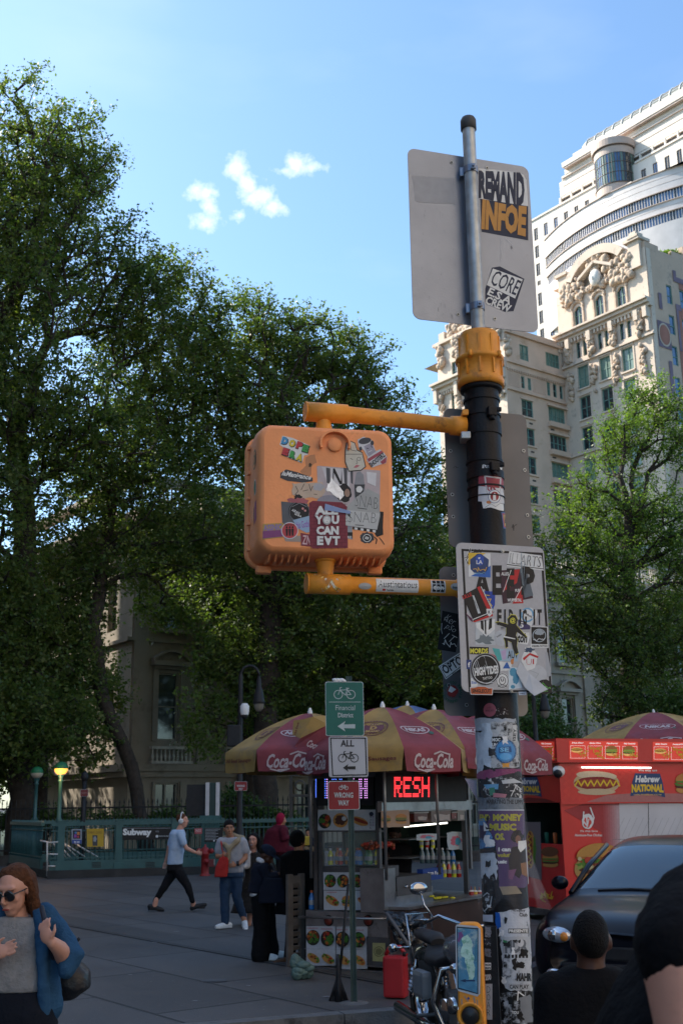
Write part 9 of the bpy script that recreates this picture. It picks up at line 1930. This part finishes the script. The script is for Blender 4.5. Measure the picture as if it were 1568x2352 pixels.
P.surf('coat', cloth('black_wool', (.005, .005, .006)), .018, ('r', (1335, 462, .02, .12, .10), (1345, 510, .02, .25, .14), (1345, 700, .02, .26, .16), (1330, 900, .02, .27, .17), (1310, 1010, .02, .28, .18)), ('t', (1255, 530, 0, .09), (1235, 720, -.02, .075), (1222, 900, -.05, .055)), ('t', (1430, 530, 0, .09), (1450, 720, -.02, .08), (1440, 880, -.1, .06)), wr=.02)
P.surf('trousers', m_bt, .018, ('t', (1290, 990, .02, .10), (1265, 1250, .02, .075), (1245, 1420, .02, .07)), ('t', (1370, 990, .02, .10), (1380, 1250, .02, .075), (1385, 1420, .02, .07))); P.shoe(K('5a3d28'), 1245, 1450, .0, -150); P.shoe(K('5a3d28'), 1385, 1450, .0, -90)
P = Man('rider in maroon coat and pink hood on a bicycle behind the couple', 27.5, z6, (1170, 760)); hd_ = P.head(1185, 205, 0, 80, 5)
P.surf('body', SK2, .016, hd_, ('t', (1180, 240, 0, .06), (1178, 275, 0, .07)), P.hand(1245, 355, -.15, (1, 0, 0), (0, 0, 1), 1, .8)); mh = cloth('maroon_fleece', (.085, .012, .022))
P.surf('hood', cloth('pink_hood', (.26, .012, .04)), .014, lambda mb: mb.ell(P.hp(0, -.035, .03), (.115, .115, .145), rot=P.R), ('t', (1165, 250, .02, .09), (1175, 265, .02, .09)))
P.surf('coat', mh, .018, ('r', (1172, 245, .02, .13, .14), (1150, 290, .02, .26, .22), (1135, 380, .02, .30, .22), (1135, 480, .02, .30, .22)), ('t', (1195, 290, -.18, .10), (1205, 370, -.22, .08), (1240, 358, -.15, .055)), ('t', (1170, 460, .0, .14), (1300, 480, -.05, .10)), wr=.03)
P.surf('trousers', m_bt, .018, ('t', (1170, 470, .05, .12), (1170, 620, .03, .085), (1172, 740, .0, .06)), ('t', (1300, 480, -.05, .09), (1285, 600, -.05, .07), (1280, 690, -.05, .055))); P.surf('stripe', K('b8305a'), .012, ('t', (1196, 450, -.09, .018), (1190, 560, -.08, .018), (1182, 650, -.07, .018)))
P.shoe(m_blk, 1172, 752, 0, 0); P.shoe(m_blk, 1285, 700, -.05, 0)
o = thing('bicycle', 'blue hire bicycle under the rider in the maroon coat', 'bicycle', (P.p(1215, 760).x, 27.5, 0)); bx_ = P.p(1215, 760).x; W2 = lambda x, z_: Vector((bx_+x, 27.55, z_))
for x in (-.55, .55): wheel('wheel', o, W2(x, .34), (0, 1, 0), .34, .04, .9, m_dsteel, 20)
mb = MB().mat(K('2a4f8a')); [mb.tube(q, .022) for q in ((W2(-.55, .34), W2(-.1, .30), W2(-.2, .85), W2(-.55, .34)), (W2(-.1, .30), W2(.38, .8), W2(-.17, .7)), (W2(.55, .34), W2(.36, 1.0)))]; mb.box(W2(.45, 1.0), (.3, .3, .2), K('a98f2a'), bev=.02); mb.ell(W2(-.22, .92), (.13, .08, .04), m_blk); mb.build('frame', parent=o)
P = Man('man in dark jacket and white shirt sitting by the gate pier', 33.5, z6, (1420, 560)); hd_ = P.head(1412, 318, 0, -10, 15)
P.surf('body', SK2, .016, hd_, ('t', (1412, 350, 0, .055), (1412, 375, 0, .07)), P.hand(1420, 402, -.3, (0, -.5, -.3), (1, 0, 0), 1, .6), ('t', (1450, 450, -.3, .06), (1452, 520, -.35, .05), (1452, 560, -.35, .045))); P.face(); P.hair(HB_, .016)
P.surf('jacket', mn, .018, ('r', (1412, 358, .03, .14, .10), (1412, 378, .03, .24, .13), (1415, 450, .03, .22, .15)), ('t', (1385, 375, 0, .08), (1380, 420, -.08, .065), (1412, 405, -.28, .05)), ('t', (1445, 375, 0, .08), (1455, 420, -.08, .065), (1425, 405, -.28, .05))); P.surf('shirt', cloth('white_cotton', (.62, .62, .64)), .014, ('t', (1400, 365, -.10, .035), (1402, 430, -.12, .045)))
P.surf('shorts', cloth('khaki', (.16, .11, .06)), .018, ('r', (1415, 440, .0, .2, .15), (1415, 470, -.05, .2, .18)), ('t', (1395, 455, -.1, .10), (1392, 460, -.4, .09)), ('t', (1440, 455, -.1, .10), (1448, 460, -.4, .09)))
o = thing('stone_block', 'low stone block the man by the gate pier sits on', 'block', (P.p(1415, 470).x, 33.6, 0)); zz = P.p(1415, 480).z; mb = MB(); mb.box((P.p(1415, 470).x, 33.7, zz/2), (1.5, .7, zz), m_kerb, bev=.03); mb.build('block', parent=o)
P = Man('cart vendor in dark clothes behind the grill', 15.1, z1, (985, 1700)); P.root.matrix_basis = Matrix.Translation((P.root.location.x, 15.1, 0)); hd_ = P.head(985, 1015, 0, -20, 25)
P.surf('body', SK3, .014, hd_, ('t', (985, 1045, .02, .055), (990, 1070, .02, .07)), P.hand(950, 1150, -.3, (-.3, -1, -.2), (1, 0, 0), 1, .7), ('t', (935, 1120, -.1, .04), (945, 1145, -.25, .03))); P.face(); P.hair(HB_, .016)
P.surf('jacket', m_bt, .018, ('r', (988, 1058, .03, .12, .09), (988, 1085, .03, .22, .13), (988, 1250, .03, .21, .13), (988, 1500, .03, .2, .13), (988, 1800, .03, .19, .12)), ('t', (945, 1090, 0, .08), (932, 1125, -.1, .06)), ('t', (1035, 1090, 0, .08), (1040, 1160, -.05, .06)))
# ---- blurred people close to the camera
I0 = lambda x, y: (x, y)
P = Man('dark haired child in black top seen from behind, right of the pole', 4.3, I0, (1355, 2900)); P.root.matrix_basis = Matrix.Translation((P.root.location.x, 4.3, 0)); hd_ = P.head(1356, 2168, 0, 172, -5, .86)
P.surf('body', SK3, .012, hd_, ('t', (1356, 2200, 0, .05), (1356, 2235, 0, .055))); P.hair(HB_, .01, top=(.075, .102, .098), off=(0, -.02, .04))
P.surf('top', cloth('black_top', (.006, .006, .007)), .016, ('r', (1356, 2218, .02, .09, .08), (1356, 2258, .02, .18, .11), (1356, 2450, .02, .19, .12), (1356, 2700, .02, .18, .12)), ('t', (1270, 2275, 0, .07), (1255, 2420, 0, .055), (1262, 2560, -.05, .045)), ('t', (1445, 2275, 0, .07), (1460, 2420, 0, .055), (1455, 2560, -.05, .045)))
P.surf('trousers', m_bt, .018, ('r', (1356, 2660, .02, .17, .12), (1356, 2760, .02, .17, .13)), ('t', (1320, 2760, 0, .09), (1320, 3000, 0, .07), (1320, 3290, 0, .055)), ('t', (1395, 2760, 0, .09), (1395, 3000, 0, .07), (1395, 3290, 0, .055)))
P = Man('person in black t-shirt close to the camera at the right edge, bare forearm', 1.75, I0, (1680, 3000)); P.root.matrix_basis = Matrix.Translation((P.root.location.x, 1.75, 0)); hd_ = P.head(1830, 1840, 0, 150, 0)
P.surf('body', SK1, .012, hd_, ('t', (1820, 1930, .0, .06), (1800, 2010, 0, .07)), ('t', (1565, 2205, -.32, .050), (1600, 2400, -.34, .046), (1660, 2620, -.40, .032)), P.hand(1680, 2720, -.42, (.1, -.2, -1), (0, -1, 0), 1, .6))
P.surf('t_shirt', cloth('black_jersey', (.004, .004, .005)), .014, ('r', (1810, 1985, .0, .11, .10), (1795, 2035, .0, .15, .12), (1775, 2150, .0, .18, .15), (1730, 2330, .0, .215, .17), (1690, 2600, .0, .24, .2), (1690, 2800, 0, .24, .2)), ('t', (1670, 2075, -.06, .080), (1610, 2125, -.2, .074), (1562, 2190, -.31, .062)), wr=.02)
P.surf('trousers', m_bt, .02, ('r', (1640, 2780, 0, .22, .18), (1640, 3100, 0, .22, .18)), ('t', (1560, 3100, 0, .11), (1560, 4000, 0, .08), (1560, 5050, 0, .06)), ('t', (1740, 3100, 0, .11), (1740, 4000, 0, .08), (1740, 5050, 0, .06)))
bpy.context.view_layer.update(); dg = bpy.context.evaluated_depsgraph_get()
new = [(o, bpy.data.meshes.new_from_object(o.evaluated_get(dg))) for o in PEND]
for o, me in new: o.modifiers.clear(); o.data = me; [setattr(p_, 'use_smooth', True) for p_ in ()]; me.polygons.foreach_set('use_smooth', [True]*len(me.polygons))
